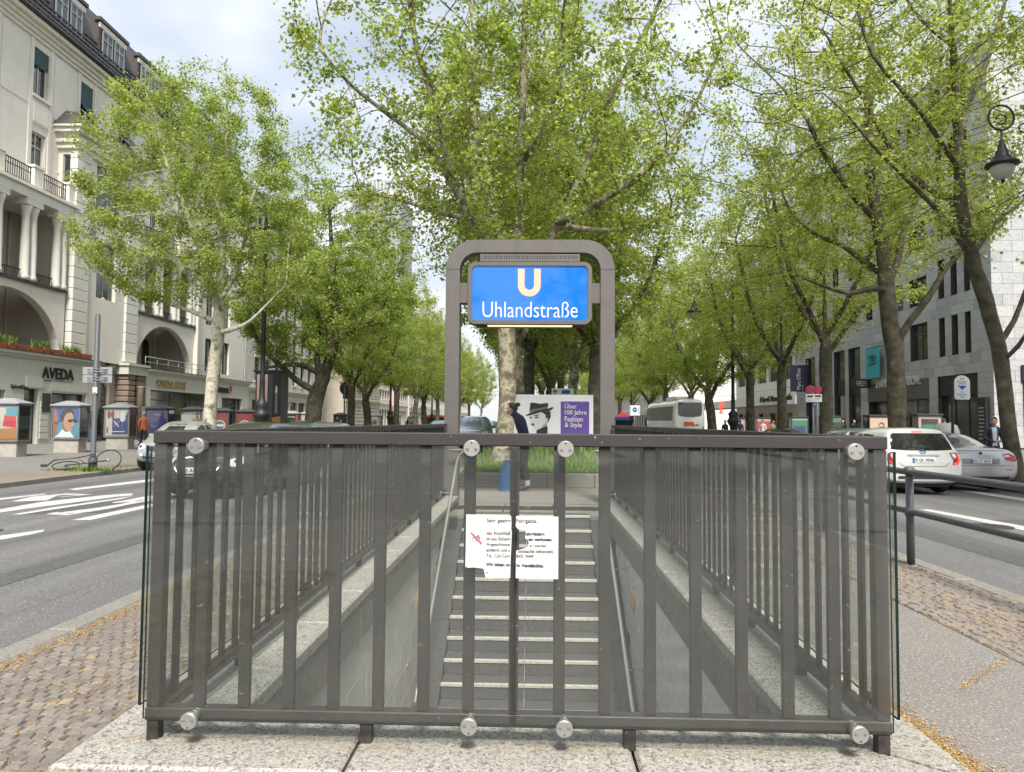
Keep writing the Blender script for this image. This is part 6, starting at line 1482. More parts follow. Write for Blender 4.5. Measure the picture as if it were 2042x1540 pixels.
class Car:
    def __init__(s, kind, loc, rotz, paint, label, group=None, name='parked_car', cat='car'):
        s.k = CARS[kind]; s.o = thing(name, (0,0,0), label, cat, group); s.loc, s.rotz = loc, rotz
        V, F = loft(s.k['st']); mb = MB(); mb.add(V, F, 0, True); s.body = mb.build('body', MT[paint], s.o)
        s.bvh = BVHTree.FromPolygons(V, F); s.len = s.k['st'][-1][0]; s.W = s.k['W']
        for yy in (s.len*0.195, s.len*0.80):
            for sx in (-1, 1):
                wheel(s.o, sx*(s.W-0.11), yy, 0.31)
                s.patch('wheel_arch', [(yy+0.40*math.cos(a), 0.31+0.40*math.sin(a)) for a in [math.pi*2*i/20 for i in range(20)]], 'plastic_dark', 'L' if sx < 0 else 'R', 0.004)
        mb = MB(); mb.box(-s.W*.8, s.W*.8, .3, s.len-.3, .17, .3); mb.build('underbody', MT['black'], s.o)
    def patch(s, name, poly, material, face, off=0.006, parent=None, cuts=3):
        'a panel lying on the body: outline seen from behind (x, z), ahead (x, z) or the side (y, z)'
        bm = bmesh.new(); f = bm.faces.new([bm.verts.new((p[0], p[1], 0)) for p in poly]); bmesh.ops.triangulate(bm, faces=[f])
        bmesh.ops.subdivide_edges(bm, edges=bm.edges[:], cuts=cuts, use_grid_fill=True); bmesh.ops.triangulate(bm, faces=bm.faces[:])
        bm.verts.index_update(); vs = []
        for v in bm.verts:
            a, b_ = v.co.x, v.co.y
            o, d = {'B': (Vector((a,-3,b_)), Vector((0,1,0))), 'F': (Vector((a,s.len+3,b_)), Vector((0,-1,0))), 'L': (Vector((-3,a,b_)), Vector((1,0,0))), 'R': (Vector((3,a,b_)), Vector((-1,0,0)))}[face]
            h = s.bvh.ray_cast(o, d)
            vs.append((h[0] - d*off) if h[0] is not None else None)
        good = [v for v in vs if v is not None]
        if not good: return None
        fs = [[v.index for v in f.verts] for f in bm.faces if all(vs[v.index] is not None for v in f.verts)]
        vs = [v if v is not None else good[0] for v in vs]; bm.free()
        mb = MB(); mb.add(vs, fs, 0, True); return mb.build(name, MT[material], parent or s.o)
    def sides(s, belt=0.96, top=1.38, y0=0.55, y1=2.5, slope=0.45):
        for f in 'LR':
            ym = (y0+y1)/2
            s.patch('side_window', [(y0+.15,belt),(ym-.04,belt),(ym-.04,top),(y0+.35,top-.03)], 'glass_dark', f); s.patch('side_window', [(ym+.04,belt),(y1,belt),(y1-slope,top),(ym+.04,top)], 'glass_dark', f)
        for sx in (-1, 1):
            mb = MB(); mb.bbox(sx*(s.W+.02)-.08, sx*(s.W+.02)+.08, y1-.25, y1-.12, belt-.02, belt+.13, .03); mb.build('door_mirror', s.body.data.materials[0], s.o)
    def box(s, name, x0, x1, z0, z1, face, material, th=0.012, parent=None, depth=None):
        yh = []
        for (a, b_) in ((x0,z0),(x1,z0),(x0,z1),(x1,z1),((x0+x1)/2,(z0+z1)/2)):
            h = s.bvh.ray_cast(Vector((a, -3 if face == 'B' else s.len+3, b_)), Vector((0, 1 if face == 'B' else -1, 0)))
            if h[0] is not None: yh.append(h[0].y)
        y = min(yh) if face == 'B' else max(yh); sg = -1 if face == 'B' else 1
        mb = MB(); ya, yb = sorted((y - sg*0.02, y + sg*th)); mb.bbox(x0, x1, ya, yb, z0, z1, .004); o = mb.build(name, MT[material], parent or s.o); o['face_y'] = y + sg*th; return o
    def plate(s, txt, xc, zc, face):
        o = s.box('number_plate', xc-.26, xc+.26, zc-.055, zc+.055, face, 'white'); y = o['face_y']; sg = -1 if face == 'B' else 1; u = (1,0,0) if face == 'B' else (-1,0,0); fx = 1 if face == 'B' else -1
        del o['face_y']
        text_mb(txt, .42, .075, (xc - fx*.20, y + sg*0.001, zc-.037), u, (0,0,1), .002, .02).build('plate_number', MT['ink'], o)
        mb = MB(); xa, xb = sorted((xc-fx*.258, xc-fx*.215)); ya, yb = sorted((y, y+sg*.002)); mb.box(xa, xb, ya, yb, zc-.053, zc+.053); mb.build('country_band', MT['blue_plate'], o); return o
    def place(s):
        s.o.location = s.loc; s.o.rotation_euler.z = s.rotz; return s.o
def arcpts(cx_, cz_, rx, rz, a0, a1, n=8): return [(cx_+rx*math.cos(R(a0+(a1-a0)*i/n)), cz_+rz*math.sin(R(a0+(a1-a0)*i/n))) for i in range(n+1)]

# white hatchback from behind
p = onZ(1838, 980, -0.15); X0 = 8.98; c = Car('hatch', (X0, 16.9, gz(X0)), R(0.5), 'car_white', 'white hatchback seen from behind with its brake lights lit, on the right road')
c.patch('rear_window', [(-.70,1.04),(-.35,1.02),(.35,1.02),(.70,1.04),(.67,1.2),(.61,1.38),(.56,1.41),(-.56,1.41),(-.61,1.38),(-.67,1.2)], 'glass_dark', 'B')
c.patch('high_brake_light', [(-.13,1.43),(.13,1.43),(.12,1.46),(-.12,1.46)], 'lamp_lit', 'B', .012, None, 2)
for sx in (-1, 1):
    lo = [(sx*x, z) for x, z in ((.60,.97),(.76,.985),(.81,.90),(.83,.80),(.76,.71),(.64,.70),(.66,.82))]
    if sx < 0: lo.reverse()
    t_ = c.patch('tail_light', lo, 'lamp_red', 'B', .010)
    q = [(sx*x, z) for x, z in ((.63,.95),(.71,.96),(.74,.90),(.71,.84),(.67,.86))]
    c.patch('reversing_lens', q if sx > 0 else q[::-1], 'lamp_clear', 'B', .016, t_, 2)
    for (x, z) in ((.785,.90),(.80,.855),(.80,.81),(.775,.765),(.735,.735),(.69,.725)):
        h = c.bvh.ray_cast(Vector((sx*x,-3,z)), Vector((0,1,0)))[0]; mb = MB(); mb.sphere((h.x, h.y-.012, h.z), .017, 6, 4); mb.build('brake_led', MT['lamp_lit'], t_)
c.plate('B QL 4546', 0, .80, 'B'); c.box('handle_trim', -.36, .36, .895, .925, 'B', 'chrome', .02)
mb = MB(); mb.tube([(.03+.075*math.cos(a)*.9, -.0, .99+.05*math.sin(a)) for a in [2*math.pi*i/16 for i in range(17)]], .008, 5); mb.tube([(.03+.03*math.cos(a), 0, .99+.045*math.sin(a)) for a in [2*math.pi*i/12 for i in range(13)]], .007, 5)
hh = c.bvh.ray_cast(Vector((0.03,-3,.99)), Vector((0,1,0)))[0]; mb.xform(Matrix.Translation(Vector((-.03, hh.y-.012, 0)))); mb.build('badge', MT['blue_plate'], c.o)
c.patch('bumper_seam', [(-.44,.655),(.44,.655),(.44,.663),(-.44,.663)], 'plastic_dark', 'B', .004, None, 4); c.patch('lower_bumper', [(-.60,.37),(.60,.37),(.58,.44),(-.58,.44)], 'plastic_dark', 'B', .006)
for sx in (-1,1): c.patch('gate_seam', [(sx*.44,.655),(sx*.455,.655),(sx*.575,.74),(sx*.56,.74)] if sx > 0 else [(sx*.56,.74),(sx*.575,.74),(sx*.455,.655),(sx*.44,.655)], 'plastic_dark', 'B', .004, None, 3)
h = c.bvh.ray_cast(Vector((.15,-3,1.03)), Vector((0,1,0)))[0]; mb = MB(); mb.tube([(h.x,h.y-.02,1.045),(h.x-.15,h.y+.02,1.08),(h.x-.5,h.y+.03,1.10)], [.018,.012,.008], 6); mb.build('wiper', MT['black'], c.o)
mb = MB(); mb.bbox(-.05,.05,.62,.74,1.505,1.54,.01); mb.build('roof_aerial', MT['black'], c.o)
c.sides(); c.place()
# silver sedan
X0 = 11.22; c = Car('sedan', (X0, 18.5, gz(X0)), R(0.4), 'car_silver', 'silver sedan seen from behind at the right kerb beside the white hatchback')
c.patch('rear_window', [(-.70,1.145),(.70,1.145),(.66,1.22),(.58,1.37),(.52,1.40),(-.52,1.40),(-.58,1.37),(-.66,1.22)], 'glass_dark', 'B')
for sx in (-1, 1):
    lo = [(sx*x, z) for x, z in ((.54,.96),(.70,.975),(.84,.92),(.89,.82),(.84,.765),(.60,.80))]
    if sx < 0: lo.reverse()
    t_ = c.patch('tail_light', lo, 'lamp_red', 'B', .010)
    q = [(sx*x, z) for x, z in ((.55,.925),(.68,.935),(.74,.90),(.58,.875))]; c.patch('reversing_lens', q if sx > 0 else q[::-1], 'lamp_clear', 'B', .016, t_, 2)
    q = [(sx*x, z) for x, z in ((.60,.555),(.76,.555),(.76,.575),(.60,.575))]; c.patch('reflector', q if sx > 0 else q[::-1], 'lamp_red', 'B', .008, None, 2)
c.patch('plate_recess', [(-.44,.70),(.44,.70),(.47,.84),(-.47,.84)], 'car_grey', 'B', .003); c.plate('RZ CY 1010', 0, .775, 'B')
mb = MB(); mb.lathe([(.04,0),(.04,.008),(.03,.012)], (0,0,0), 16, 0, 'Y'); hh = c.bvh.ray_cast(Vector((0,-3,.97)), Vector((0,1,0)))[0]; mb.xform(Matrix.Translation(hh)); bd = mb.build('badge', MT['ink'], c.o)
mb = MB()
for a0 in (0, 180): mb.add([(hh.x,hh.y-.014,hh.z)] + [(hh.x+.026*math.cos(R(a0+90*i/4)),hh.y-.014,hh.z+.026*math.sin(R(a0+90*i/4))) for i in range(5)], [(0,1,2,3,4,5)])
mb.build('badge_quarter', MT['blue_plate'], bd)
c.patch('bumper_seam', [(-.80,.665),(.80,.665),(.80,.675),(-.80,.675)], 'plastic_dark', 'B', .004, None, 4); c.patch('lower_bumper', [(-.66,.33),(.66,.33),(.70,.40),(-.70,.40)], 'plastic_dark', 'B', .006)
c.patch('trunk_lip', [(-.60,1.03),(.60,1.03),(.60,1.045),(-.60,1.045)], 'car_grey', 'B', .004, None, 4)
mb = MB(); mb.tube([(-.52,.02,.33),(-.52,.3,.33)], .045, 10); mb.build('exhaust', MT['black'], c.o); mb = MB(); mb.add([(-.02,1.78,1.47),(.02,1.78,1.47),(0,1.86,1.56),(0,2.0,1.47)], [(0,1,2),(0,2,3),(1,3,2)]); mb.build('roof_aerial', MT['plastic_dark'], c.o)
c.sides(.98,1.36,.95,3.0,.6); c.place()
# small silver car from the front, left kerb
def front_details(c, gw, gz0, gz1, hx, hz, plate=None, grille='plastic_dark', rim=None, ws=(.66,1.0,1.46,.52)):
    wz0, wz1 = ws[1], ws[2]
    c.patch('windscreen', [(-ws[0],wz0+.05),(ws[0],wz0+.05),(ws[3],wz1-.05),(-ws[3],wz1-.05)][::-1], 'glass_dark', 'F')
    gp_ = [(-gw,gz1),(gw,gz1),(gw*.9,gz0),(-gw*.9,gz0)]; gr = c.patch('grille', gp_, grille, 'F', .008)
    if rim:
        pts = [(-gw,gz1),(gw,gz1),(gw*1.02,(gz0+gz1)/2),(gw*.78,gz0),(-gw*.78,gz0),(-gw*1.02,(gz0+gz1)/2),(-gw,gz1)]; q = []
        for x, z in pts:
            h = c.bvh.ray_cast(Vector((x,c.len+3,z)), Vector((0,-1,0)))[0]; q.append((h.x,h.y+.02,h.z) if h else (x,c.len-.1,z))
        mb = MB(); mb.tube(q, .014, 6); mb.build('grille_rim', MT['chrome'], gr)
    for sx in (-1, 1):
        q = [(sx*(hx+dx), hz+dz) for dx, dz in ((-.15,-.03),(-.12,.06),(.05,.11),(.12,.09),(.12,-.02),(.02,-.08))]
        hl = c.patch('headlight', q if sx < 0 else q[::-1], 'lamp_clear', 'F', .010); h = c.bvh.ray_cast(Vector((sx*hx,c.len+3,hz+.01)), Vector((0,-1,0)))[0]
        if h: mb = MB(); mb.sphere((h.x,h.y+.005,h.z), .05, 8, 6); mb.build('lamp_lens', MT['glass_dark'], hl)
    c.patch('air_intake', [(-.5,.38),(.5,.38),(.52,.46),(-.52,.46)][::-1], 'plastic_dark', 'F', .007)
    if plate: c.plate(plate, 0, .50 if not rim else .55, 'F')
p = onZ(303, 943, -0.2); X0 = -11.3
c = Car('mini', (X0, 21.3, gz(X0)), R(180-2), 'car_silver', 'small silver city car seen from the front at the left kerb'); c.loc = (X0, 22.0+2.69, gz(X0)); c.patch('windscreen_base', [(-.6,1.02),(.6,1.02),(.6,1.05),(-.6,1.05)][::-1], 'plastic_dark', 'F', .004)
front_details(c, .33, .62, .76, .60, .74, 'B SM 281', ws=(.62,1.04,1.50,.53)); c.sides(1.0,1.42,.3,1.8,.4)
for sx in (-1, 1): h = c.bvh.ray_cast(Vector((sx*.56,6,.5)), Vector((0,-1,0)))[0]; mb = MB(); mb.lathe([(.05,0),(.05,-.012)], (h.x,h.y+.004,h.z), 12, 0, 'Y'); mb.build('fog_lamp', MT['lamp_clear'], c.o)
c.place()
# dark car from the front, right behind the railing on the left road
X0 = -5.95; c = Car('sedan', (X0, 13.4+4.84, gz(X0)), R(180-3), 'car_dark', 'dark car with large chrome-rimmed grille driving up behind the left railing')
front_details(c, .42, .45, .78, .66, .70, 'B AU 309', 'black', True, (.66,1.0,1.4,.5)); c.sides(.98,1.36,.95,3.0,.6); c.place()
X0 = -9.1; c = Car('hatch', (X0, 26+3.95, gz(X0)), R(180), 'car_dark', 'black car whose roof shows above the left railing under the pale trunk'); front_details(c, .3,.5,.66,.55,.68,None); c.sides(); c.place()
X0 = -7.6; c = Car('sedan', (X0, 24.5+4.84, gz(X0)), R(180), 'car_grey', 'grey-green sedan whose roof shows above the left railing by the thick tree'); front_details(c,.3,.5,.66,.6,.68,None,ws=(.66,1.0,1.4,.5)); c.sides(.98,1.36,.95,3.0,.6); c.place()
p = at(936, 870, 31.5); c = Car('suv', (p.x, 31.5+4.66, gz(p.x)), R(180), 'car_blue', 'dark blue off-roader coming towards the stairs left of the near median tree'); front_details(c,.5,.62,.84,.66,.86,'B LR 77',ws=(.74,1.1,1.6,.58)); c.sides(1.1,1.5,.6,2.8,.5); c.place()
p = at(966, 870, 41); c = Car('sedan', (p.x, 41+4.84, gz(p.x)), R(180), 'car_silver', 'silver car behind the blue off-roader left of the median tree'); front_details(c,.3,.5,.66,.6,.68,'B X 50',ws=(.66,1.0,1.4,.5)); c.sides(.98,1.36,.95,3.0,.6); c.place()
p = at(870, 860, 38); c = Car('hatch', (p.x, 38+3.95, gz(p.x)), R(180), 'car_blue', 'pale blue car on the left road whose roof shows beside the portal leg'); front_details(c,.3,.5,.66,.55,.68,None); c.sides(); c.place()
X0 = 11.0; c = Car('sedan', (X0, 30.5, gz(X0)), R(0), 'car_dark', 'dark car at the right kerb, its roof above the railing below the green showcase'); c.patch('rear_window', [(-.62,1.125),(.62,1.125),(.53,1.36),(-.53,1.36)], 'glass_dark', 'B'); c.sides(.98,1.36,.95,3.0,.6); c.place()
X0 = 11.1; c = Car('hatch', (X0, 24.3, gz(X0)), R(0), 'car_grey', 'grey car at the right kerb ahead of the silver sedan'); c.patch('rear_window', [(-.62,1.06),(.62,1.06),(.49,1.40),(-.49,1.40)], 'glass_dark', 'B'); c.sides(); c.place()
mat('coach_white', (0.82,0.82,0.81), 0.25, coat=1.0); mat('glass_matt', (0.03,0.032,0.03), 0.35)
# ------------------------------------------------------------------ white coach
CARS['bus'] = dict(W=1.27, st=[(0.0, [(0.0001,.45),(.9,.45),(1.05,.6),(1.18,1.2),(1.16,2.2),(1.08,3.2),(.8,3.38),(0.0001,3.40)]), (0.10, [(0.0001,.36),(1.05,.36),(1.20,.5),(1.26,1.2),(1.25,2.2),(1.17,3.3),(.9,3.52),(0.0001,3.55)]),
    (0.5, [(0.0001,.34),(1.1,.34),(1.24,.46),(1.27,1.2),(1.27,2.2),(1.2,3.35),(.92,3.56),(0.0001,3.6)]), (6, [(0.0001,.34),(1.1,.34),(1.24,.46),(1.27,1.2),(1.27,2.2),(1.2,3.35),(.92,3.56),(0.0001,3.6)]), (11.5, [(0.0001,.34),(1.1,.34),(1.24,.46),(1.27,1.2),(1.27,2.2),(1.2,3.35),(.92,3.56),(0.0001,3.6)]),
    (12.0, [(0.0001,.4),(1.0,.4),(1.15,.5),(1.2,1.2),(1.2,2.2),(1.1,3.2),(.9,3.4),(0.0001,3.4)])])
p = at(1376, 850, 60.0)
c = Car('bus', (p.x, 60.0, gz(p.x)), R(2.5), 'coach_white', 'white coach seen from behind on the right, under the trees', name='coach', cat='bus')
c.patch('rear_window', [(-.98,2.28),(-.85,2.12),(-.2,2.04),(.2,2.04),(.85,2.12),(.98,2.28),(1.0,3.0),(.94,3.24),(-.94,3.24),(-1.0,3.0)], 'glass_dark', 'B', .02)
for k in range(5): c.patch('side_window', [(.8+2.15*k,1.75),(2.85+2.15*k,1.75),(2.85+2.15*k,2.95),(.8+2.15*k,2.95)], 'glass_matt', 'L', .02)
c.patch('side_band', [(.3,.9),(11,.9),(11,1.6),(.3,1.6)], 'car_silver', 'L', .012)
mat('orange_red', (0.72,0.10,0.03), 0.5)
h = c.bvh.ray_cast(Vector((0,-3,1.45)), Vector((0,1,0)))[0]
text_mb('ava', .85, .34, (-.5, h.y-.03, 1.32), ext=.02, bold=.06).build('lettering', MT['orange_red'], c.o); text_mb('NET', .34, .16, (.40, h.y-.03, 1.32), ext=.02).build('lettering', MT['ink'], c.o)
for sx in (-1, 1):
    q = [(sx*x,z) for x,z in ((1.0,.75),(1.14,.78),(1.16,1.25),(1.04,1.2))]; c.patch('tail_light', q if sx > 0 else q[::-1], 'lamp_red', 'B', .02)
mb = MB()
for k in range(5): mb.box(.55,.95,h.y-.04,h.y,.72+k*.07,.75+k*.07)
mb.build('engine_grille', MT['dark_frame'], c.o); mb = MB(); mb.bbox(-.75,.75,2.5,5.5,3.58,3.82,.08); mb.build('roof_unit', MT['car_white'], c.o)
c.place()
# ================================================================== showcases
def quadface(mb, o, u, v, pts, mi): mb.add([Vector(o)+Vector(u)*a+Vector(v)*b_ for a, b_ in pts], [tuple(range(len(pts)))], mi)
def poster(par, x0, x1, y, z0, z1, bgm, shapes, name='poster'):
    'flat print: background sheet and coloured shapes, in 0..1 of the sheet'
    mats = [MT[bgm]]; mb = MB(); mb.add([(x0,y,z0),(x1,y,z0),(x1,y,z1),(x0,y,z1)], [(0,1,2,3)], 0); w_, h_ = x1-x0, z1-z0
    for k, (mt_, pts) in enumerate(shapes):
        mats.append(MT[mt_]); mb.add([(x0+a*w_, y-0.0015*(k+1), z0+b_*h_) for a, b_ in pts], [tuple(range(len(pts)))], k+1)
    return mb.build(name, mats, par)
def ell(cx_, cy_, rx, ry, n=18, a0=0, a1=360): return [(cx_+rx*math.cos(R(a0+(a1-a0)*i/n)), cy_+ry*math.sin(R(a0+(a1-a0)*i/n))) for i in range(n if a1-a0 == 360 else n+1)]
mat('p_sky', (0.04,0.08,0.30), 0.5); mat('p_teal', (0.08,0.30,0.40), 0.5); mat('p_skin', (0.50,0.29,0.20), 0.5); mat('p_skin2', (0.66,0.46,0.36), 0.5); mat('p_skin_d', (0.30,0.15,0.10), 0.5); mat('p_peach', (0.74,0.48,0.36), 0.5)
mat('p_cream', (0.52,0.49,0.43), 0.5); mat('p_navy', (0.03,0.05,0.16), 0.5); mat('p_maroon', (0.24,0.04,0.04), 0.5); mat('p_green', (0.02,0.22,0.12), 0.5); mat('p_violet', (0.09,0.06,0.22), 0.5); mat('p_orange', (0.42,0.19,0.06), 0.5); mat('p_grey', (0.45,0.45,0.46), 0.5); mat('p_dgrey', (0.14,0.14,0.15), 0.5); mat('p_rose', (0.62,0.40,0.38), 0.5)
def showcase(x, y, label, bgm, shapes, dark=False, w_=1.2, d=0.72, z_ped=0.55, z_top=1.93, flat=False, ped='concrete', txt=None, frame=None):
    z = gz(x); s = thing('showcase', (x, y+d/2, z), label, 'showcase', 'street showcases'); x0, x1 = x-w_/2, x+w_/2
    fm = frame or ('case_grey' if not dark else 'dark_frame')
    q = MB(); q.bbox(x0+.08, x1-.08, y+.07, y+d-.07, z-.02, z+z_ped, .015); q.build('pedestal', MT[ped], s)
    q = MB(); f = .05
    q.box(x0,x1,y,y+d,z+z_ped+.001,z+z_ped+.07)
    for (a, b_) in ((x0,y),(x1-f,y),(x0,y+d-f),(x1-f,y+d-f)): q.box(a,a+f,b_,b_+f,z+z_ped+.07,z+z_top)
    q.box(x0,x1,y,y+f,z+z_top-.06,z+z_top+.002); q.box(x0,x0+f,y+f,y+d,z+z_top-.06,z+z_top+.002); q.box(x1-f,x1,y+f,y+d,z+z_top-.06,z+z_top+.002); q.build('frame', MT[fm], s)
    q = MB(); q.box(x0+.055,x1-.055,y+.06,y+d-.06,z+z_ped+.07,z+z_top-.06); core = q.build('core', MT['black'], s)
    pp = poster(core, x0+.055, x1-.055, y+.045, z+z_ped+.08, z+z_top-.07, bgm, shapes)
    if txt:
        for (t_, mt_, ax, az, tw_, th_) in txt: text_mb(t_, tw_*(w_-.11), th_, (x0+.055+ax*(w_-.11), y+.036, z+z_ped+.08+az*(z_top-z_ped-.15)), ext=.001, bold=.02).build('lettering', MT[mt_], pp)
    for (a, b_, c_, e) in ((x0+.05,x1-.05,y+.012,y+.018),(x0+.05,x1-.05,y+d-.018,y+d-.012)): q = MB(); q.box(a,b_,c_,e,z+z_ped+.07,z+z_top-.06); q.build('glass', MT['glass_case'], s)
    for xx in (x0+.012, x1-.018): q = MB(); q.box(xx,xx+.006,y+.05,y+d-.05,z+z_ped+.07,z+z_top-.06); q.build('glass', MT['glass_case'], s)
    q = MB(); e = .05; zt = z+z_top+.003
    if flat: q.bbox(x0-.03,x1+.03,y-.03,y+d+.03,zt,zt+.07,.01)
    else:
        q.box(x0-e,x1+e,y-e,y+d+e,zt,zt+.045); a = [(x0-e,y-e),(x1+e,y-e),(x1+e,y+d+e),(x0-e,y+d+e)]; b_ = [(x-.18,y+d/2-.08),(x+.18,y+d/2-.08),(x+.18,y+d/2+.08),(x-.18,y+d/2+.08)]
        q.add([(p[0],p[1],zt+.046) for p in a] + [(p[0],p[1],zt+.22) for p in b_], [(0,1,5,4),(1,2,6,5),(2,3,7,6),(3,0,4,7),(4,5,6,7)])
    q.build('roof', MT['zinc' if not dark else 'dark_frame'], s); return s
man = [('p_sky',[(0,.5),(1,.5),(1,1),(0,1)]),('p_teal',[(.3,0),(1,0),(1,.38),(.6,.45)]),('p_skin_d',[(0,0),(.12,.1),(.2,.5),(.14,.9),(0,1)]),('p_maroon',[(.05,.45),(.2,.42),(.2,.5),(.05,.52)]),('white',[(.05,0),(.22,.1),(.38,.3),(.5,.22),(.62,.28),(.75,.1),(.85,0)]),('p_skin',[(.38,.3),(.34,.5),(.36,.75),(.5,.9),(.68,.88),(.78,.72),(.80,.52),(.84,.42),(.76,.36),(.74,.24),(.62,.2),(.5,.22)]),('p_skin_d',[(.34,.45),(.42,.5),(.44,.35),(.55,.22),(.62,.2),(.5,.18),(.38,.28)]),('hair_dark',[(.3,.55),(.28,.75),(.36,.9),(.5,.98),(.7,.96),(.8,.84),(.79,.74),(.7,.84),(.52,.82),(.44,.7),(.40,.52)]),('black',[(.56,.60),(.92,.63),(.9,.53),(.80,.52),(.76,.56),(.70,.5),(.58,.52)]),('p_skin_d',[(.70,.33),(.80,.34),(.79,.36),(.70,.35)])]
shirt = [('p_maroon',ell(.14,.8,.08,.16)),('p_maroon',ell(.30,.8,.08,.16)),('p_maroon',[(.05,.1),(.12,.1),(.12,.32),(.05,.32)]),('p_navy',[(.35,.05),(.98,.05),(.98,.95),(.80,.62),(.35,.62)]),('paper',[(.62,.6),(.66,.95),(.84,.98),(.86,.62),(.74,.5)]),('p_sky',[(.72,.55),(.78,.2),(.66,.2)]),('p_navy',[(.3,.05),(.64,.05),(.64,.66),(.3,.66)]),('paper',[(.2,.14),(.85,.14),(.85,.17),(.2,.17)]),('paper',[(.36,.52),(.40,.56),(.60,.36),(.58,.33)]),('paper',[(.58,.52),(.60,.56),(.38,.36),(.36,.33)])]
bust = lambda c1: [(c1, ell(.5,.62,.16,.2)), ('hair_dark', ell(.5,.76,.18,.12)), (c1, [(.15,0),(.3,.32),(.5,.42),(.7,.32),(.85,0)])]
XC = -19.3
showcase(XC, 26.0, 'grey-framed showcase cut by the left picture edge, with red and sand-coloured poster', 'p_cream', [('p_orange',[(0,0),(1,0),(1,.35),(0,.3)]),('red',[(.5,.4),(.95,.35),(.95,.7),(.55,.75)]),('p_teal',[(.6,.7),(1,.7),(1,.95),(.6,.95)])])
showcase(XC, 29.6, 'showcase with poster of a man in sunglasses on blue, on the left sidewalk', 'p_teal', man)
showcase(XC, 33.3, 'showcase with shoes, shirt and scissors poster on cream, on the left sidewalk', 'p_cream', shirt, txt=[('KUHN','paper',.36,.60,.24,.06)])
showcase(XC, 36.9, 'showcase with dark violet poster, fourth from the left edge', 'p_violet', [('p_navy',[(0,0),(1,0),(1,.25),(0,.25)]),('p_sky',[(.1,.3),(.9,.35),(.9,.6),(.1,.55)]),('p_dgrey',[(.2,.28),(.5,.3),(.5,.4),(.2,.4)])], True, txt=[('ZOLENT','paper',.4,.80,.3,.06)])
showcase(XC, 40.6, 'pale notice showcase between the violet poster case and the pale tree trunk', 'p_cream', [('p_dgrey',[(0,.86),(1,.86),(1,1),(0,1)]),('paper',[(.35,.15),(.75,.15),(.75,.6),(.35,.6)])], True, txt=[('LIMITED EDITION','paper',.1,.9,.8,.05)])
badge = [('p_dgrey', ell(.5,.35,.36,.28)), ('paper', ell(.5,.35,.33,.255)), ('p_dgrey', ell(.5,.35,.28,.215)), ('paper',[(.25,.3),(.75,.3),(.75,.4),(.25,.4)])]
showcase(XC, 44.4, 'dark showcase with round badge just right of the pale tree trunk', 'p_maroon', badge, True)
showcase(XC, 48.3, 'dark showcase with round badge beside the lamp post foot', 'p_maroon', badge, True)
showcase(XC, 57.5, 'showcase with black and red film poster right of the poster column', 'black', [('p_grey',[(.1,.1),(.3,.5),(.5,.1)]),('p_grey',[(.5,.1),(.7,.55),(.9,.1)]),('red',[(.9,0),(1,0),(1,1),(.9,1)])], txt=[('HAPT IM HAND','paper',.05,.8,.8,.1)])
showcase(XC, 61.5, 'showcase with white poster and red figures left of the thick tree', 'p_cream', [('red',[(0,0),(.12,0),(.12,1),(0,1)]),('red',ell(.5,.35,.12,.2)),('p_dgrey',ell(.6,.5,.06,.1))])
showcase(-17.6, 66.0, 'showcase with dark portrait poster right of the thick tree', 'black', bust('p_skin'), True)
showcase(-15.5, 71, 'white showcase with masked face poster behind the leaning trunk', 'p_cream', [('p_dgrey',ell(.5,.5,.2,.3)),('p_skin',ell(.5,.3,.12,.12)),('black',ell(.5,.55,.22,.12))])
showcase(-14.6, 76, 'showcase with indigo poster far along the left sidewalk', 'p_sky', bust('p_violet'))
showcase(-14.2, 86, 'white showcase with group poster far along the left sidewalk', 'p_cream', [('p_maroon',ell(.3,.4,.14,.2)),('p_dgrey',ell(.65,.4,.14,.2))])
XD = 19.0
showcase(18.95, 40.2, 'showcase with smiling woman on peach poster by the stout right-hand tree', 'p_peach', [('p_skin2',[(.2,0),(.3,.2),(.48,.32),(.62,.3),(.8,.15),(.9,0)]),('hair_dark',ell(.58,.62,.15,.17)),('p_skin2',ell(.57,.56,.12,.16)),('black',[(.46,.58),(.68,.6),(.68,.55),(.46,.53)]),('paper',[(.52,.46),(.62,.47),(.57,.44)]),('black',[(.1,0),(.4,0),(.3,.14)])], True, flat=True, txt=[('CHANEL','paper',.33,.86,.3,.04)])
showcase(19.0, 35.3, 'showcase with rosy frame and dark green interior behind the white hatchback', 'p_rose', [('black',[(.14,.06),(.86,.06),(.86,.92),(.14,.92)]),('p_green',[(.16,.3),(.84,.3),(.84,.7),(.16,.7)]),('p_teal',ell(.5,.3,.2,.14,14,0,180)),('p_teal',[(.32,.06),(.38,.06),(.38,.28),(.32,.28)]),('p_teal',[(.47,.06),(.53,.06),(.53,.28),(.47,.28)]),('p_teal',[(.62,.06),(.68,.06),(.68,.28),(.62,.28)])], True, flat=True)
showcase(19.0, 46.6, 'showcase with black poster under a green stripe behind the slim right tree', 'black', [('p_green',[(0,.78),(1,.78),(1,1),(0,1)]),('p_cream',[(0,.96),(1,.96),(1,1),(0,1)]),('p_grey',[(.3,.15),(.7,.15),(.7,.3),(.3,.3)])], True, flat=True)
showcase(19.2, 52.8, 'showcase with green poster right of the cafe fascia', 'p_green', [('p_cream',[(0,.9),(1,.9),(1,1),(0,1)]),('p_navy',[(.1,.1),(.85,.1),(.85,.55),(.1,.55)])], True, flat=True)
showcase(19.2, 61, 'showcase with red poster below the cafe fascia', 'red', [('p_dgrey',ell(.5,.4,.2,.25)),('p_cream',[(0,.85),(1,.85),(1,1),(0,1)])], True, flat=True)
showcase(19.4, 69, 'showcase with beige poster below the cafe canopy, left of the red one', 'p_rose', [('p_cream',ell(.5,.5,.3,.3))], True, flat=True)

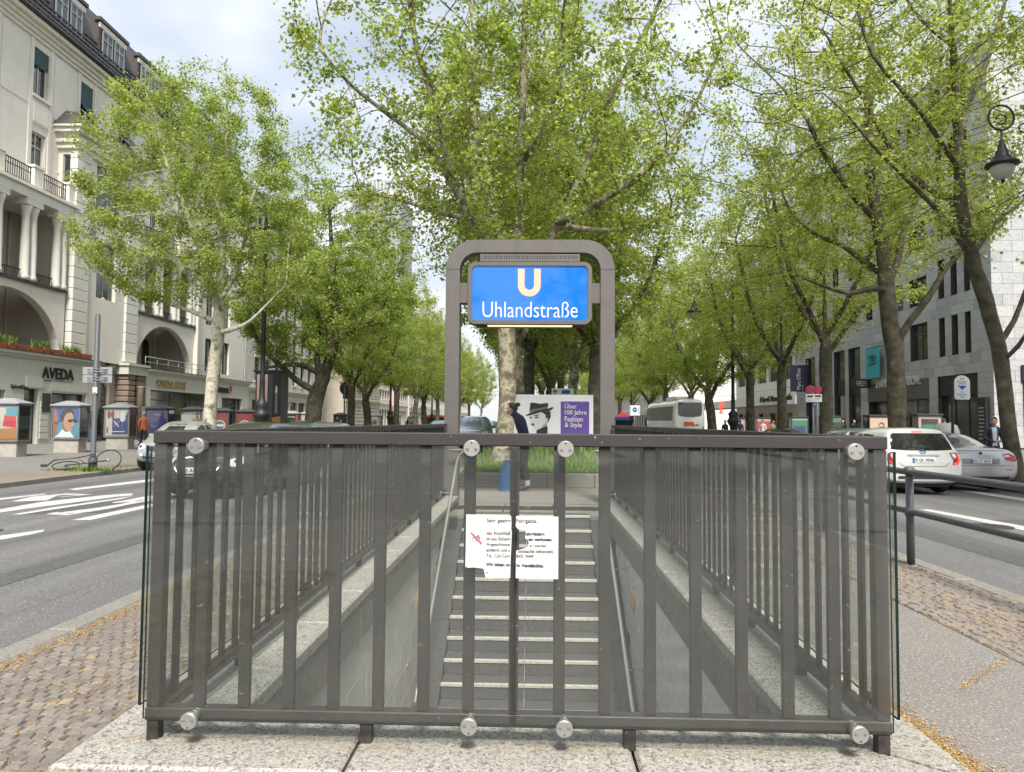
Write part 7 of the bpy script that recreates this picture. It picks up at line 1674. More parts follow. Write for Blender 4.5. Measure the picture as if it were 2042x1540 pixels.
# ================================================================== billboard in the median
YB_ = 21.4; a = at(1019, 886, YB_); b_ = at(1181, 790, YB_)
bb = thing('billboard', (0.9, YB_, 0.4), 'large white and violet fashion billboard behind the near median tree', 'billboard')
q = MB(); q.box(a.x-.03, b_.x+.03, YB_+.002, YB_+.12, a.z-.03, b_.z+.03); bo = q.build('panel', MT['white'], bb)
for xx in (a.x+.3, b_.x-.3): q = MB(); q.box(xx-.05,xx+.05,YB_+.03,YB_+.1,.3,a.z-.02); q.build('leg', MT['zinc'], bb)
def bx(x, y): return ((x-1019)/162.0, (886-y)/96.0)
mat('print_white', (0.74,0.75,0.76), 0.4); mat('print_light', (0.58,0.58,0.59), 0.4); mat('print_mid', (0.30,0.30,0.31), 0.4); mat('print_dark', (0.03,0.03,0.032), 0.4); mat('print_grey', (0.15,0.15,0.155), 0.4)
lady = [('purple',[bx(1018,884),bx(1024,884),bx(1024,822),bx(1018,822)]), ('purple',[bx(1118,874),bx(1175,874),bx(1175,801),bx(1118,801)]),
  ('print_light',[bx(*p) for p in ((1059,824),(1056,832),(1058,842),(1060,850),(1066,856),(1074,855),(1082,850),(1090,842),(1093,834),(1090,824),(1080,820))]),
  ('print_mid',[bx(*p) for p in ((1082,850),(1090,842),(1092,858),(1078,858))]),
  ('print_dark',[bx(*p) for p in ((1080,822),(1092,818),(1098,822),(1098,832),(1092,844),(1088,838),(1088,828))]),
  ('print_light',[bx(*p) for p in ((1087,836),(1092,833),(1092,840),(1089,843))]),
  ('print_dark',[bx(*p) for p in ((1046,830),(1058,823),(1075,820),(1092,816),(1102,812),(1104,814),(1098,819),(1084,821),(1070,825),(1055,829))]),
  ('print_dark',[bx(*p) for p in ((1055,822),(1057,808),(1057,804),(1064,804),(1078,806),(1092,804),(1093,808),(1092,816),(1075,821))]),
  ('print_grey',[bx(*p) for p in ((1056,818),(1075,815),(1092,811),(1092,814),(1075,819),(1056,822))]),
  ('print_dark',[bx(*p) for p in ((1066,832),(1072,831),(1074,833),(1068,834.5))]), ('print_dark',[bx(*p) for p in ((1056,832),(1060,831.5),(1060,834),(1057,834.5))]),
  ('print_dark',[bx(*p) for p in ((1063,829),(1072,827.5),(1075,829.5),(1066,829.5))]),
  ('print_dark',[bx(*p) for p in ((1059,846),(1063,844.5),(1066,846),(1063,849))]),
  ('print_dark',[bx(*p) for p in ((1070,858),(1086,851),(1092,850),(1092,864),(1070,864))])]
pp = poster(bo, a.x, b_.x, YB_-.001, a.z, b_.z, 'print_white', lady)
for tx, x0, x1, yt, yb in (('Über',1126,1150,804,815),('100 Jahre',1126,1170,818,830),('Fashion',1126,1162,831,841),('& Style',1126,1160,843,855)):
    p0, p1 = at(x0, yb, YB_), at(x1, yt, YB_); text_mb(tx, p1.x-p0.x, p1.z-p0.z, (p0.x, YB_-.03, p0.z), ext=.001, bold=.01).build('lettering', MT['paper'], pp)
# direction sign behind
a = at(1100, 789, 30); b_ = at(1144, 775, 30); ds = thing('direction_sign', (a.x, 30, 0.4), 'white direction sign with an arrow above the billboard', 'sign')
q = MB(); q.bbox(a.x, b_.x, 30, 30.05, a.z, b_.z, .01); pn = q.build('panel', MT['white'], ds); q = MB(); q.tube([((a.x+b_.x)/2,30.1,.2),((a.x+b_.x)/2,30.1,a.z+.1)], .05, 8); q.build('post', MT['zinc'], ds)
q = MB(); c = at(1107, 782, 29.99); q.tube([(c.x,29.99,c.z-.09),(c.x,29.99,c.z+.09)], .018, 4); q.tube([(c.x-.08,29.99,c.z+.0),(c.x,29.99,c.z+.1),(c.x+.08,29.99,c.z)], .018, 4); q.build('arrow', MT['ink'], pn)
q = MB(); c = at(1126, 782, 29.99); q.box(c.x-.12,c.x+.22,29.98,29.995,c.z-.07,c.z+.08); q.build('pictogram', MT['blue_plate'], pn)

# ================================================================== tube barrier on the right
br = thing('tube_barrier', (3.72, 7.3, 0), 'grey steel tube barrier with two rails along the right kerb', 'barrier')
for (x, y) in ((3.85, 7.45), (3.85, 9.6), (3.85, 3.2)):
    q = MB(); q.tube([(x,y,-.1),(x,y,.93)], .038, 14); q.lathe([(.05,.90),(.05,.965),(.035,.975)], (x,y,0), 14); q.lathe([(.047,.49),(.047,.57)], (x,y,0), 14); q.build('post', MT['barrier_grey'], br)
for z, r_ in ((.925,.032),(.53,.028)):
    q = MB(); q.tube([(3.85,9.62,z),(3.85,7.45,z),(3.85,5.0,z),(3.85,3.2,z),(3.85,1.0,z)], r_, 12); q.build('rail', MT['barrier_grey'], br)

# ================================================================== pole with signs seen from behind, and the bicycle lying at it
X0, Y0_ = at(185, 925, 20.6).x, 20.6; X0 = at(185,925,20.6).x; zg = gz(X0)
sp_ = thing('sign_pole', (X0, Y0_, zg), 'dark pole carrying two grey sign backs on the left sidewalk', 'sign pole')
zt = at(190, 628, Y0_).z; q = MB(); q.lathe([(.12,0),(.12,.35),(.075,.42),(.07,zt-zg),(.03,zt-zg+.03)], (X0,Y0_,zg), 14); q.build('pole', MT['barrier_grey'], sp_)
a = at(161, 763, Y0_); b_ = at(221, 732, Y0_)
for (z0, z1) in ((a.z, (a.z+b_.z)/2-.01), ((a.z+b_.z)/2+.01, b_.z)):
    q = MB(); q.bbox(a.x, b_.x, Y0_+.075, Y0_+.10, z0, z1, .004); pn = q.build('sign_back', MT['zinc'], sp_)
    for zz in (z0+.07, z1-.07): q = MB(); q.tube([(X0-.12,Y0_-.0,zz),(X0,Y0_-.09,zz),(X0+.12,Y0_,zz),(X0+.3,Y0_+.07,zz)], .014, 5); q.tube([(X0-.3,Y0_+.07,zz),(X0-.12,Y0_,zz)], .009, 5); q.build('clamp', MT['case_grey'], pn)
c = at(193, 779, Y0_); q = MB(); q.bbox(c.x-.07,c.x+.06,Y0_-.09,Y0_-.075,c.z-.09,c.z+.09,.004); st2 = q.build('sticker', MT['white'], sp_); q = MB(); q.box(c.x-.05,c.x+.04,Y0_-.095,Y0_-.0905,c.z-.07,c.z-.045); q.build('sticker_stripe', MT['red'], st2)
bk = thing('bicycle', (X0, Y0_-.1, zg), 'wrecked bicycle lying in weeds at the foot of the sign pole', 'bicycle')
def bwheel(cx_, cy_, cz_, r_, tilt, yaw_, nm):
    Mx = Matrix.Translation(Vector((cx_,cy_,cz_))) @ Matrix.Rotation(yaw_, 4, 'Z') @ Matrix.Rotation(tilt, 4, 'X')
    q = MB(); q.tube([(r_*math.cos(a_), 0, r_*math.sin(a_)) for a_ in [2*math.pi*i/28 for i in range(29)]], .016, 6, caps=False); q.xform(Mx); w_ = q.build(nm, MT['rubber'], bk)
    q = MB()
    for k in range(12): a_ = 2*math.pi*k/12; q.tube([(0,0,0),(r_*math.cos(a_),0,r_*math.sin(a_))], .003, 3)
    q.lathe([(.025,-.04),(.025,.04)], (0,0,0), 8, 0, 'Y'); q.xform(Mx); q.build('spokes', MT['zinc'], w_)
bwheel(X0+.42, Y0_+.05, zg+.30, .34, R(-32), R(10), 'wheel'); bwheel(X0-.75, Y0_-.05, zg+.15, .34, R(-74), R(20), 'wheel')
q = MB(); q.tube([(X0+.42,Y0_+.03,zg+.3),(X0-.1,Y0_-.2,zg+.22),(X0-.3,Y0_-.25,zg+.38),(X0+.1,Y0_-.1,zg+.48)], .02, 6); q.tube([(X0-.1,Y0_-.2,zg+.22),(X0-.75,Y0_-.1,zg+.16)], .018, 6); q.tube([(X0-.3,Y0_-.25,zg+.38),(X0-1.0,Y0_-.2,zg+.3),(X0-1.15,Y0_-.35,zg+.12)], .018, 6); q.build('frame', MT['plastic_dark'], bk)
q = MB(); q.tube([(X0-1.0,Y0_-.4,zg+.3),(X0-.95,Y0_-.2,zg+.33),(X0-1.05,Y0_,zg+.36)], .014, 6); q.build('handlebar', MT['case_grey'], bk); q = MB(); q.sphere((X0-1.22,Y0_-.3,zg+.16), .09, 8, 6, 0, (1.4,.8,.5)); q.build('saddle', MT['plastic_dark'], bk)
rg6 = np.random.default_rng(4); wp = np.stack([X0+rg6.normal(-.1,.4,500), Y0_-.15+rg6.normal(0,.1,500), np.full(500, zg)], 1)
tag(blades('weeds', wp, .15, .010, 1.0, MT['grass_blade'], 6), 'grass and weeds growing round the foot of the sign pole', 'weeds', kind='stuff')

# ================================================================== ornate lamp posts
def lamp(loc, label, arms=(1,), h=8.2, group='ornate street lamps', k_=1.0):
    x, y, z = loc; o = thing('street_lamp', loc, label, 'street lamp', group)
    q = MB(); q.lathe([(.30,0),(.30,.25),(.24,.32),(.22,.8),(.27,.9),(.24,1.0),(.18,1.15),(.20,1.5),(.34,1.75),(.36,1.85),(.28,1.95),(.24,2.1),(.30,2.25),(.17,2.4),(.12,2.5),(.11,3.2),(.12,3.25),(.10,3.35),(.10,5.0),(.13,5.05),(.095,5.15),(.085,h-1.2),(.15,h-1.1),(.10,h-.9),(.14,h-.7),(.06,h-.2),(.08,h-.1),(.02,h+.1)], (x,y,z), 14); q.build('post', MT['lamp_black'], o)
    for s in arms:
        q = MB(); L_ = 2.3; zz = z+h-.75
        q.tube([(x,y,zz),(x+s*.5,y,zz+.25),(x+s*1.2,y,zz+.42),(x+s*1.75,y,zz+.45)], .035, 8)
        cxx, czz = x+s*L_, zz+.12; q.tube([(cxx-s*.0+.36*math.cos(a_)*-s+0, y, czz+.36*math.sin(a_)) for a_ in [R(110-15*i) for i in range(27)]], .03, 7)
        q.tube([(cxx+s*(.14*math.cos(a_)), y, czz-.05+.14*math.sin(a_)) for a_ in [R(20*i) for i in range(16)]], .022, 6)
        q.tube([(cxx-s*.62+.13*math.cos(a_),y,czz-.3+.13*math.sin(a_)) for a_ in [R(22*i) for i in range(15)]], .018, 6)
        q.tube([(x+s*.3,y,zz-.5),(x+s*1.0,y,zz-.1),(x+s*1.7,y,zz+.4)], .02, 6); q.build('scroll_arm', MT['lamp_black'], o)
        q = MB(); q.lathe([(.03,-.36),(.03,-.62),(.07,-.66),(.06,-.74),(.1,-.8),(.12,-.92),(.17,-.98),(.17,-1.08),(.22,-1.14),(.24,-1.22),(.42,-1.32),(.44,-1.38),(.32,-1.40)], (cxx,y,czz), 16); lh = q.build('lantern_hood', MT['lamp_black'], o)
        q = MB(); q.lathe([(.31,-1.40),(.32,-1.48),(.28,-1.62),(.18,-1.74),(.06,-1.79)], (cxx,y,czz), 16); mat('opal', (0.45,0.46,0.42), 0.25, spec=0.6); q.build('globe', MT['opal'], lh)
        q = MB(); q.lathe([(.05,-1.78),(.05,-1.83),(.025,-1.9)], (cxx,y,czz), 10); q.build('finial', MT['lamp_black'], lh)
    return o
p = at(1999, 345, 16.6); lp_ = lamp((p.x+2.3*.8, 16.6, gz(12)), 'black ornate lamp whose lantern hangs in from the upper right corner', (-1,), (p.z - gz(12))/.8 + 2.23); lp_.scale = (.8,.8,.8)
p = at(521, 850, 30.5); lamp((p.x, 30.5, gz(p.x)), 'black ornate lamp post on the left between the pale tree and the thick tree', (-1,), 10.3)
p = at(778, 850, 66); lamp((p.x, 66, gz(p.x)), 'black ornate lamp post far along the left row', (1,))
p = at(861, 850, 95); lamp((p.x, 95, gz(p.x)), 'black ornate lamp post farthest along the left row', (1,))
p = at(1462, 850, 44); lamp((p.x, 44, gz(p.x)), 'black ornate lamp post on the right in front of the cafe canopy', (-1,), 10.4)
p = at(1259, 850, 92); lamp((p.x, 92, gz(p.x)), 'black ornate lamp post far along the right row', (-1,))

# ================================================================== poster column, traffic light, signs
p = at(560, 850, 40.0); pc = thing('poster_column', (p.x, 40, gz(p.x)), 'tall dark advertising column with film posters beside the left lamp post', 'poster column'); z = gz(p.x); zt = at(560, 738, 40).z
x0, x1 = at(509,800,40).x, at(561,800,40).x; xm = at(541,800,40).x
q = MB(); q.box(x0, x1, 40, 41.1, z, zt-.12); q.build('body', MT['dark_frame'], pc); q = MB(); q.bbox(x0-.12, x1+.12, 39.88, 41.25, zt-.12, zt, .03); q.build('roof', MT['dark_frame'], pc)
poster(pc, x0+.08, at(533,800,40).x-.0, 39.985, z+.35, zt-.25, 'p_rose', [('p_skin2',ell(.4,.72,.35,.2)),('black',[(.1,.5),(.5,.45),(.6,.6),(.2,.62)]),('p_orange',[(0,0),(1,0),(1,.3),(0,.35)])])
poster(pc, xm+.06, x1-.03, 39.985, z+.35, zt-.2, 'black', [('p_orange',[(0,.22),(1,.24),(1,.36),(0,.34)]),('p_teal',[(0,0),(1,0),(1,.22),(0,.24)]),('p_grey',ell(.45,.75,.13,.07)),('p_dgrey',[(.3,.4),(.35,.7),(.6,.72),(.65,.4)])]); 
p = at(687, 800, 55); tl_ = thing('traffic_light', (p.x, 55, gz(p.x)), 'traffic light seen from behind left of the leaning tree trunk', 'traffic light'); z = gz(p.x)
zt = at(687, 772, 55).z; q = MB(); q.tube([(p.x,55,z),(p.x,55,zt)], .06, 8); q.build('post', MT['barrier_grey'], tl_); q = MB(); q.prism(ell(0,.0,.42,.5,20), (p.x, 55.1, zt-.1), (1,0,0), (0,0,1), .03); q.bbox(p.x-.18,p.x+.18,55.12,55.4,zt-.9,zt+.25,.05); q.build('signal_head', MT['black'], tl_)
def sign_post(px_, y_base, Y_, label, boards):
    p = at(px_, 850, Y_); z = gz(p.x) if abs(p.x) > 3.5 else 0.38; top = max(b_[1] for b_ in boards); o = thing('street_sign', (p.x, Y_, z), label, 'sign')
    zt = at(px_, min(b_[0] for b_ in boards), Y_).z; q = MB(); q.tube([(p.x,Y_+.04,z),(p.x,Y_+.04,zt)], .035, 8); q.build('post', MT['zinc'], o); return o, p, Y_
def disc_sign(o, cx_, cz_, r_, y):
    q = MB(); q.prism(ell(0,0,r_,r_,24), (cx_,y,cz_), (1,0,0), (0,0,1), .015); d = q.build('disc', MT['red'], o); q = MB(); q.prism(ell(0,0,r_*.8,r_*.8,24), (cx_,y-.016,cz_), (1,0,0), (0,0,1), .003); q.build('blue_field', MT['blue_sign'], d)
    for sg in (-1,1): q = MB(); q.prism([(-.08*r_/.3,-.78*r_),(.08*r_/.3,-.78*r_),(.08*r_/.3,.78*r_),(-.08*r_/.3,.78*r_)], (cx_,y-.02-.003*(sg > 0),cz_), (math.cos(R(45)),0,sg*math.sin(R(45))), (-sg*math.sin(R(45)),0,math.cos(R(45))), .003); q.build('cross_bar', MT['red'], d)
Y_ = 29.5
for px_, lb in ((1615,'pair of no-stopping sign boards with parking panel, left one at the slim right tree'),(1631,'no-stopping sign half hidden behind the slim right tree trunk')):
    o, p, Y_ = sign_post(px_ + (8 if px_ < 1620 else 0), 850, 29.5 if px_ < 1620 else 32.0, lb, [(770, 850)]); c = at(px_, 777, Y_); disc_sign(o, c.x, c.z, .17, Y_)
    a = at(px_-8, 802, Y_); b_ = at(px_+8, 786, Y_); q = MB(); q.bbox(a.x,b_.x,Y_-.01,Y_+.005,a.z,b_.z,.004); bd = q.build('panel', MT['white'], o)
    q = MB(); q.box(a.x+.05,b_.x-.05,Y_-.014,Y_-.0105,b_.z-.13,b_.z-.06); q.build('truck_symbol', MT['ink'], bd)
    for k in range(2): q = MB(); q.box(a.x+.05,b_.x-.09,Y_-.014,Y_-.0105,b_.z-.2-.06*k,b_.z-.18-.06*k); q.build('small_print', MT['p_grey'], bd)
a = at(1620, 812, 29.5); b_ = at(1628.5, 803, 29.5); q = MB(); q.bbox(a.x,b_.x,29.47,29.49,a.z,b_.z,.004)
ps = q.build('parking_sign', MT['blue_sign'], None, 'small blue parking sign below the no-stopping boards', 'sign'); text_mb('P', None, .11, ((a.x+b_.x)/2, 29.468, (a.z+b_.z)/2), ext=.001, bold=.02, center=True).build('letter', MT['paper'], ps)
# parking machine sign
Y_ = 21.0; a = at(1903, 797, Y_); b_ = at(1933, 749, Y_); pxx = at(1901, 850, Y_).x
o = thing('parking_sign', (pxx, Y_, gz(pxx)), 'white round-topped parking ticket sign numbered 13 on a dark post', 'sign'); q = MB(); q.tube([(pxx,Y_+.03,gz(pxx)),(pxx,Y_+.03,b_.z-.2)], .04, 8); q.build('post', MT['lamp_black'], o)
w_ = b_.x-a.x; h_ = b_.z-a.z; cx_ = (a.x+b_.x)/2; prof = [(-w_/2,-h_/2+.04),(-w_/2+.04,-h_/2),(w_/2-.04,-h_/2),(w_/2,-h_/2+.04)] + [(w_/2*math.cos(R(12*i)), h_/2-w_*.45+w_*.45*math.sin(R(12*i))) for i in range(16)]
q = MB(); q.prism(prof, (cx_,Y_,(a.z+b_.z)/2), (1,0,0), (0,0,1), .02); bd = q.build('board', MT['white'], o); cz_ = (a.z+b_.z)/2
for tx, dz, ww, hh in (('13',.245,.10,.06),('Parkschein-',.165,.27,.05),('automat',.105,.20,.045),('Hier',-.13,.09,.045),('Parkschein',-.20,.26,.045),('lösen',-.265,.12,.045)): text_mb(tx, ww, hh, (cx_, Y_-.021, cz_+dz), ext=.001, bold=.015, center=True).build('lettering', MT['blue_sign'], bd)
q = MB(); q.add([(cx_-.13,Y_-.024,cz_+.05),(cx_+.13,Y_-.024,cz_+.05),(cx_,Y_-.024,cz_-.07)], [(0,2,1)]); q.build('triangle', MT['blue_sign'], bd)
# bin / machine beside it
p = at(1886, 855, 23); q = MB(); q.lathe([(.36,0),(.38,.2),(.38,1.35),(.30,1.55),(.16,1.62)], (p.x, 23, gz(p.x)), 14); q.build('recycling_bin', MT['p_grey'], None, 'rounded grey recycling bin behind the white hatchback roof', 'bin')
# white lane sign on the right far
o, p, Y_ = sign_post(1266, 850, 62, 'white sign board with blue no-entry disc right of the portal', [(808, 836)]); a = at(1256, 829, 62); b_ = at(1276, 809, 62)
q = MB(); q.bbox(a.x,b_.x,61.95,61.99,a.z,b_.z,.01); bd = q.build('board', MT['white'], o); c = at(1266,817,61.9); q = MB(); q.prism(ell(0,0,.2,.2,20), (c.x,61.94,c.z), (1,0,0), (0,0,1), .005); d = q.build('disc', MT['blue_sign'], bd); q = MB(); q.box(c.x-.12,c.x+.12,61.93,61.934,c.z-.03,c.z+.03); q.build('bar', MT['paper'], d)
for sx in (-1,1): q = MB(); q.box(c.x+sx*.34-.015,c.x+sx*.34+.015,61.94,61.948,c.z-.4,c.z+.25); q.build('line', MT['ink'], bd)
# far left: banner and red awnings
a = at(780, 823, 100); b_ = at(791, 780, 100); bn = thing('banner', (a.x, 100, a.z), 'tall pink and orange banner far along the left side', 'banner'); q = MB(); q.box(a.x,b_.x,100,100.05,a.z,b_.z); q.box(a.x,b_.x,99.98,100,a.z,a.z+.9,1); q.build('cloth', [MT['p_rose'], MT['p_orange']], bn); q = MB(); q.tube([(a.x-.1,100.1,-.1),(a.x-.1,100.1,b_.z)], .07, 6); q.build('post', MT['zinc'], bn)
a = at(845, 832, 110); b_ = at(888, 818, 110); aw = thing('awning_kiosk', ((a.x+b_.x)/2, 110, 0), 'low kiosk with red-striped awning far left of the portal leg', 'kiosk'); q = MB(); q.box(a.x,b_.x,110,113,-.1,a.z); q.build('body', MT['dark_frame'], aw); q = MB(); q.box(a.x-.2,b_.x+.2,109.2,113.2,a.z,b_.z); q.box(a.x-.2,b_.x+.2,109.15,109.2,a.z,a.z+.3,1); q.build('awning', [MT['white'], MT['red']], aw)
a = at(1228, 838, 95); b_ = at(1256, 826, 95); aw = thing('awning_kiosk', ((a.x+b_.x)/2, 95, 0), 'kiosk with red and blue parasol roof right of the portal', 'kiosk'); q = MB(); q.box(a.x,b_.x,95,97,-.1,a.z); q.build('body', MT['dark_frame'], aw); q = MB(); q.box(a.x-.2,b_.x+.2,94.2,97.2,a.z,a.z+.4); q.add([(a.x-.2,94.2,a.z+.41),(b_.x+.2,94.2,a.z+.41),((a.x+b_.x)/2,95.5,b_.z+.3)], [(0,1,2)], 1); q.build('awning', [MT['blue_sign'], MT['red']], aw)
a = at(1196, 850, 75); q = MB(); 
# yellow double-decker bus far behind
CARS['ybus'] = CARS['bus']; mat('bus_yellow', (0.72,0.42,0.02), 0.35, coat=.6)
p = at(1198, 850, 120); c = Car('bus', (p.x, 120, gz(p.x)), R(0), 'bus_yellow', 'yellow city bus seen between the portal leg and a median trunk', name='city_bus', cat='bus'); c.patch('rear_window', [(-.9,1.7),(.9,1.7),(.9,2.8),(-.9,2.8)], 'glass_dark', 'B', .02); c.place()
# ================================================================== people
def person(loc, heading, label, pose=None, top='navy', legs='trousers_dark', hair='hair_dark', shoe='shoe', inner=None, H=1.0, face=False, cuff=None, name='person', group=None):
    J = dict(pelvis=(0,0,.96), waist=(0,-.005,1.10), chest=(0,.0,1.30), upper=(0,.005,1.43), neck=(0,-.005,1.51), jaw=(0,-.035,1.575), skull=(0,-.02,1.66), crown=(0,-.01,1.735), nose=(0,-.125,1.625),
        shl=(.165,.0,1.42), ell_=(.215,.03,1.14), wrl=(.225,-.05,.90), hal=(.225,-.08,.82), shr=(-.165,.0,1.42), elr=(-.215,.03,1.14), wrr=(-.225,-.05,.90), har=(-.225,-.08,.82),
        hil=(.09,0,.91), knl=(.10,-.025,.50), anl=(.105,.025,.09), tol=(.115,-.15,.035), hir=(-.09,0,.91), knr=(-.10,-.025,.50), anr=(-.105,.025,.09), tor=(-.115,-.15,.035))
    if pose: J.update(pose)
    rad = dict(pelvis=(.155,.12), waist=(.14,.105), chest=(.165,.12), upper=(.13,.095), neck=(.052,.055), jaw=(.058,.07), skull=(.076,.098), crown=(.05,.065), nose=(.016,.02), shl=(.075,.075), shr=(.075,.075), ell_=(.05,.05), elr=(.05,.05), wrl=(.034,.036), wrr=(.034,.036), hal=(.034,.024), har=(.034,.024), hil=(.095,.1), hir=(.095,.1), knl=(.068,.07), knr=(.068,.07), anl=(.048,.052), anr=(.048,.052), tol=(.042,.035), tor=(.042,.035))
    E = [('pelvis','waist'),('waist','chest'),('chest','upper'),('upper','neck'),('neck','jaw'),('jaw','skull'),('skull','crown'),('jaw','nose'),('upper','shl'),('shl','ell_'),('ell_','wrl'),('wrl','hal'),('upper','shr'),('shr','elr'),('elr','wrr'),('wrr','har'),('pelvis','hil'),('hil','knl'),('knl','anl'),('anl','tol'),('pelvis','hir'),('hir','knr'),('knr','anr'),('anr','tor')]
    fing = []
    if face:      # five fingers on each hand, rooted in the palm
        for sd_, h in (('l','hal'),('r','har')):
            hv = Vector(J[h]); wv = Vector(J['wr'+sd_]); d = (hv-wv).normalized(); sx = 1 if sd_ == 'l' else -1
            side = d.cross(Vector((sx,0,0))); side = side.normalized() if side.length > .1 else Vector((0,1,0)); inn = Vector((-sx,0,0))
            for k, (off, ln_) in enumerate(((-.024,.062),(-.008,.072),(.008,.068),(.022,.054))):
                a, b_, c = 'f%s%da' % (sd_,k), 'f%s%db' % (sd_,k), 'f%s%dc' % (sd_,k); J[a] = tuple(hv+side*off+d*.02); J[b_] = tuple(hv+side*off+d*(.02+ln_*.55)+inn*.006); J[c] = tuple(hv+side*off+d*(.02+ln_*.9)+inn*.028)
                for q in (a,b_,c): rad[q] = (.009,.009)
                E.extend([(h,a),(a,b_),(b_,c)])
            a, b_ = 'f%sta' % sd_, 'f%stb' % sd_; J[a] = tuple(wv+(hv-wv)*.55-side*.032); J[b_] = tuple(wv+(hv-wv)*1.05-side*.052+inn*.018); rad[a] = rad[b_] = (.011,.011); E.extend([(h,a),(a,b_)])
    names = list(J); idx = {n: i for i, n in enumerate(names)}
    me = bpy.data.meshes.new('tmp'); me.from_pydata([tuple(c*H for c in J[n]) for n in names], [(idx[a], idx[b_]) for a, b_ in E], [])
    ob = bpy.data.objects.new('tmp', me); md = ob.modifiers.new('k', 'SKIN'); md.use_smooth_shade = True; md.branch_smoothing = .3
    for n in names: sv = me.skin_vertices[0].data[idx[n]]; sv.radius = (rad[n][0]*H, rad[n][1]*H); sv.use_root = (n == 'pelvis')
    s2 = ob.modifiers.new('s', 'SUBSURF'); s2.levels = s2.render_levels = 2 if face else 1
    V, F = evaluated(ob); V = np.array(V)
    region = {}
    for a, b_ in E:
        if a in ('neck','jaw','skull') or b_ in ('hal','har') or a[0] == 'f' or b_[0] == 'f': m_ = 0
        elif (a, b_) == ('upper','neck'): m_ = 1
        elif a in ('hil','hir','knl','knr','pelvis') and b_ not in ('waist',): m_ = 2
        elif a in ('anl','anr'): m_ = 3
        else: m_ = 1
        region[(a,b_)] = m_
    A = np.array([J[a] for a, b_ in E])*H; Bq = np.array([J[b_] for a, b_ in E])*H; RR = np.array([max(rad[a]+rad[b_]) for a, b_ in E])*H; mr = [region[e] for e in E]
    o = thing(name, loc, label, 'person', group); o.rotation_euler.z = heading; WL[o.name] = (0,0,0)
    mb = MB(); mis = []
    for f in F:
        c = V[list(f)].mean(0); ab = Bq-A; t_ = np.clip(((c-A)*ab).sum(1)/((ab*ab).sum(1)+1e-9), 0, 1); d = np.linalg.norm(A+ab*t_[:,None]-c, axis=1)/RR; mi = mr[int(d.argmin())]
        if mi == 1 and c[2] < 0.88*H and abs(c[0]) < .19*H: mi = 2
        if mi == 2 and c[2] > 0.86*H and top != legs: mi = 1
        if inner and mi == 1 and abs(c[0]) < .062*H and c[1] < -.04*H and c[2] > .95*H: mi = 4
        if cuff and mi == 2 and .11*H < c[2] < .20*H: mi = 5
        mis.append(mi)
    for f, mi in zip(F, mis): mb.f.append(f); mb.m.append(mi); mb.sm.append(True)
    mb.v = [tuple(v) for v in V]
    body = mb.build('body', [MT['skin'], MT[top], MT[legs], MT[shoe], MT[inner or top], MT[cuff or legs]], o)
    sk = Vector(J['skull'])*H; up_ = (Vector(J['crown'])-Vector(J['jaw'])).normalized(); fw = (Vector(J['nose'])-Vector(J['jaw'])); fw = (fw - up_*fw.dot(up_)).normalized()
    h = MB(); rt = up_.cross(fw)
    for i in range(9):
        for k in range(14):
            th = math.pi*.56*i/8; a = 2*math.pi*k/14; lim = 1.0
            d = up_*math.cos(th) + (fw*math.cos(a) + rt*math.sin(a))*math.sin(th)
            front = max(0, math.cos(a)); 
            if th > math.pi*(.56-.34*front): d = up_*math.cos(math.pi*(.56-.34*front)) + (fw*math.cos(a)+rt*math.sin(a))*math.sin(math.pi*(.56-.34*front))
            h.v.append(tuple(sk + up_*.012*H + (up_*d.dot(up_)*.112 + fw*d.dot(fw)*.108 + rt*d.dot(rt)*.088)*H))
    for i in range(8):
        for k in range(14): h.f.append((i*14+k, i*14+(k+1)%14, (i+1)*14+(k+1)%14, (i+1)*14+k)); h.m.append(0); h.sm.append(True)
    h.build('hair', MT[hair], o)
    if face:
        for sx in (-1, 1):
            e = MB(); e.sphere(sk + fw*.082*H - up_*.015*H + rt*sx*.032*H, .011*H, 8, 5); e.build('eye', MT['hair_dark'], o)
            e = MB(); e.sphere(sk + rt*sx*.078*H - up_*.03*H, .028*H, 8, 6, 0, (.4,.7,1)); e.build('ear', MT['skin'], o)
        e = MB(); m_ = Vector(J['jaw'])*H + fw*.072*H - up_*.0*H; e.tube([m_-rt*.022*H, m_+fw*.006*H, m_+rt*.022*H], .005*H, 5); e.build('mouth', MT['p_skin_d'], o)
    return o
# man with the bun at the head of the stairs
p = at(1037, 972, 15.1); YM = 14.9
o = person((p.x+.1, YM, 0), R(-90), 'man with tied-up hair in navy jacket bending forward behind the railing', dict(waist=(0,-.02,1.09), chest=(0,-.07,1.28), upper=(0,-.11,1.40), neck=(0,-.17,1.47), jaw=(0,-.245,1.50), skull=(0,-.235,1.585), crown=(0,-.21,1.66), nose=(0,-.335,1.525),
    shl=(.165,-.10,1.39), ell_=(.21,.02,1.15), wrl=(.2,-.14,.96), hal=(.19,-.2,.90), shr=(-.165,-.10,1.39), elr=(-.23,-.02,1.12), wrr=(-.24,-.18,.90), har=(-.24,-.25,.82),
    knl=(.10,-.02,.50), anl=(.10,.06,.09), tol=(.11,-.12,.035), knr=(-.10,-.03,.50), anr=(-.10,-.02,.09), tor=(-.11,-.19,.035)), face=True, cuff='grey_cuff', H=1.05)
o.scale = (1.0, 1.15, 1.0)
e = MB(); e.sphere((0,-.134,1.75), .046, 8, 6); e.build('hair_bun', MT['hair_dark'], o)
e = MB(); e.tube([(.072*math.cos(a),-.16+.077*math.sin(a),1.513+.03*math.sin(a)*-1) for a in [2*math.pi*i/14 for i in range(15)]], .035, 7); e.build('collar', MT['navy'], o)
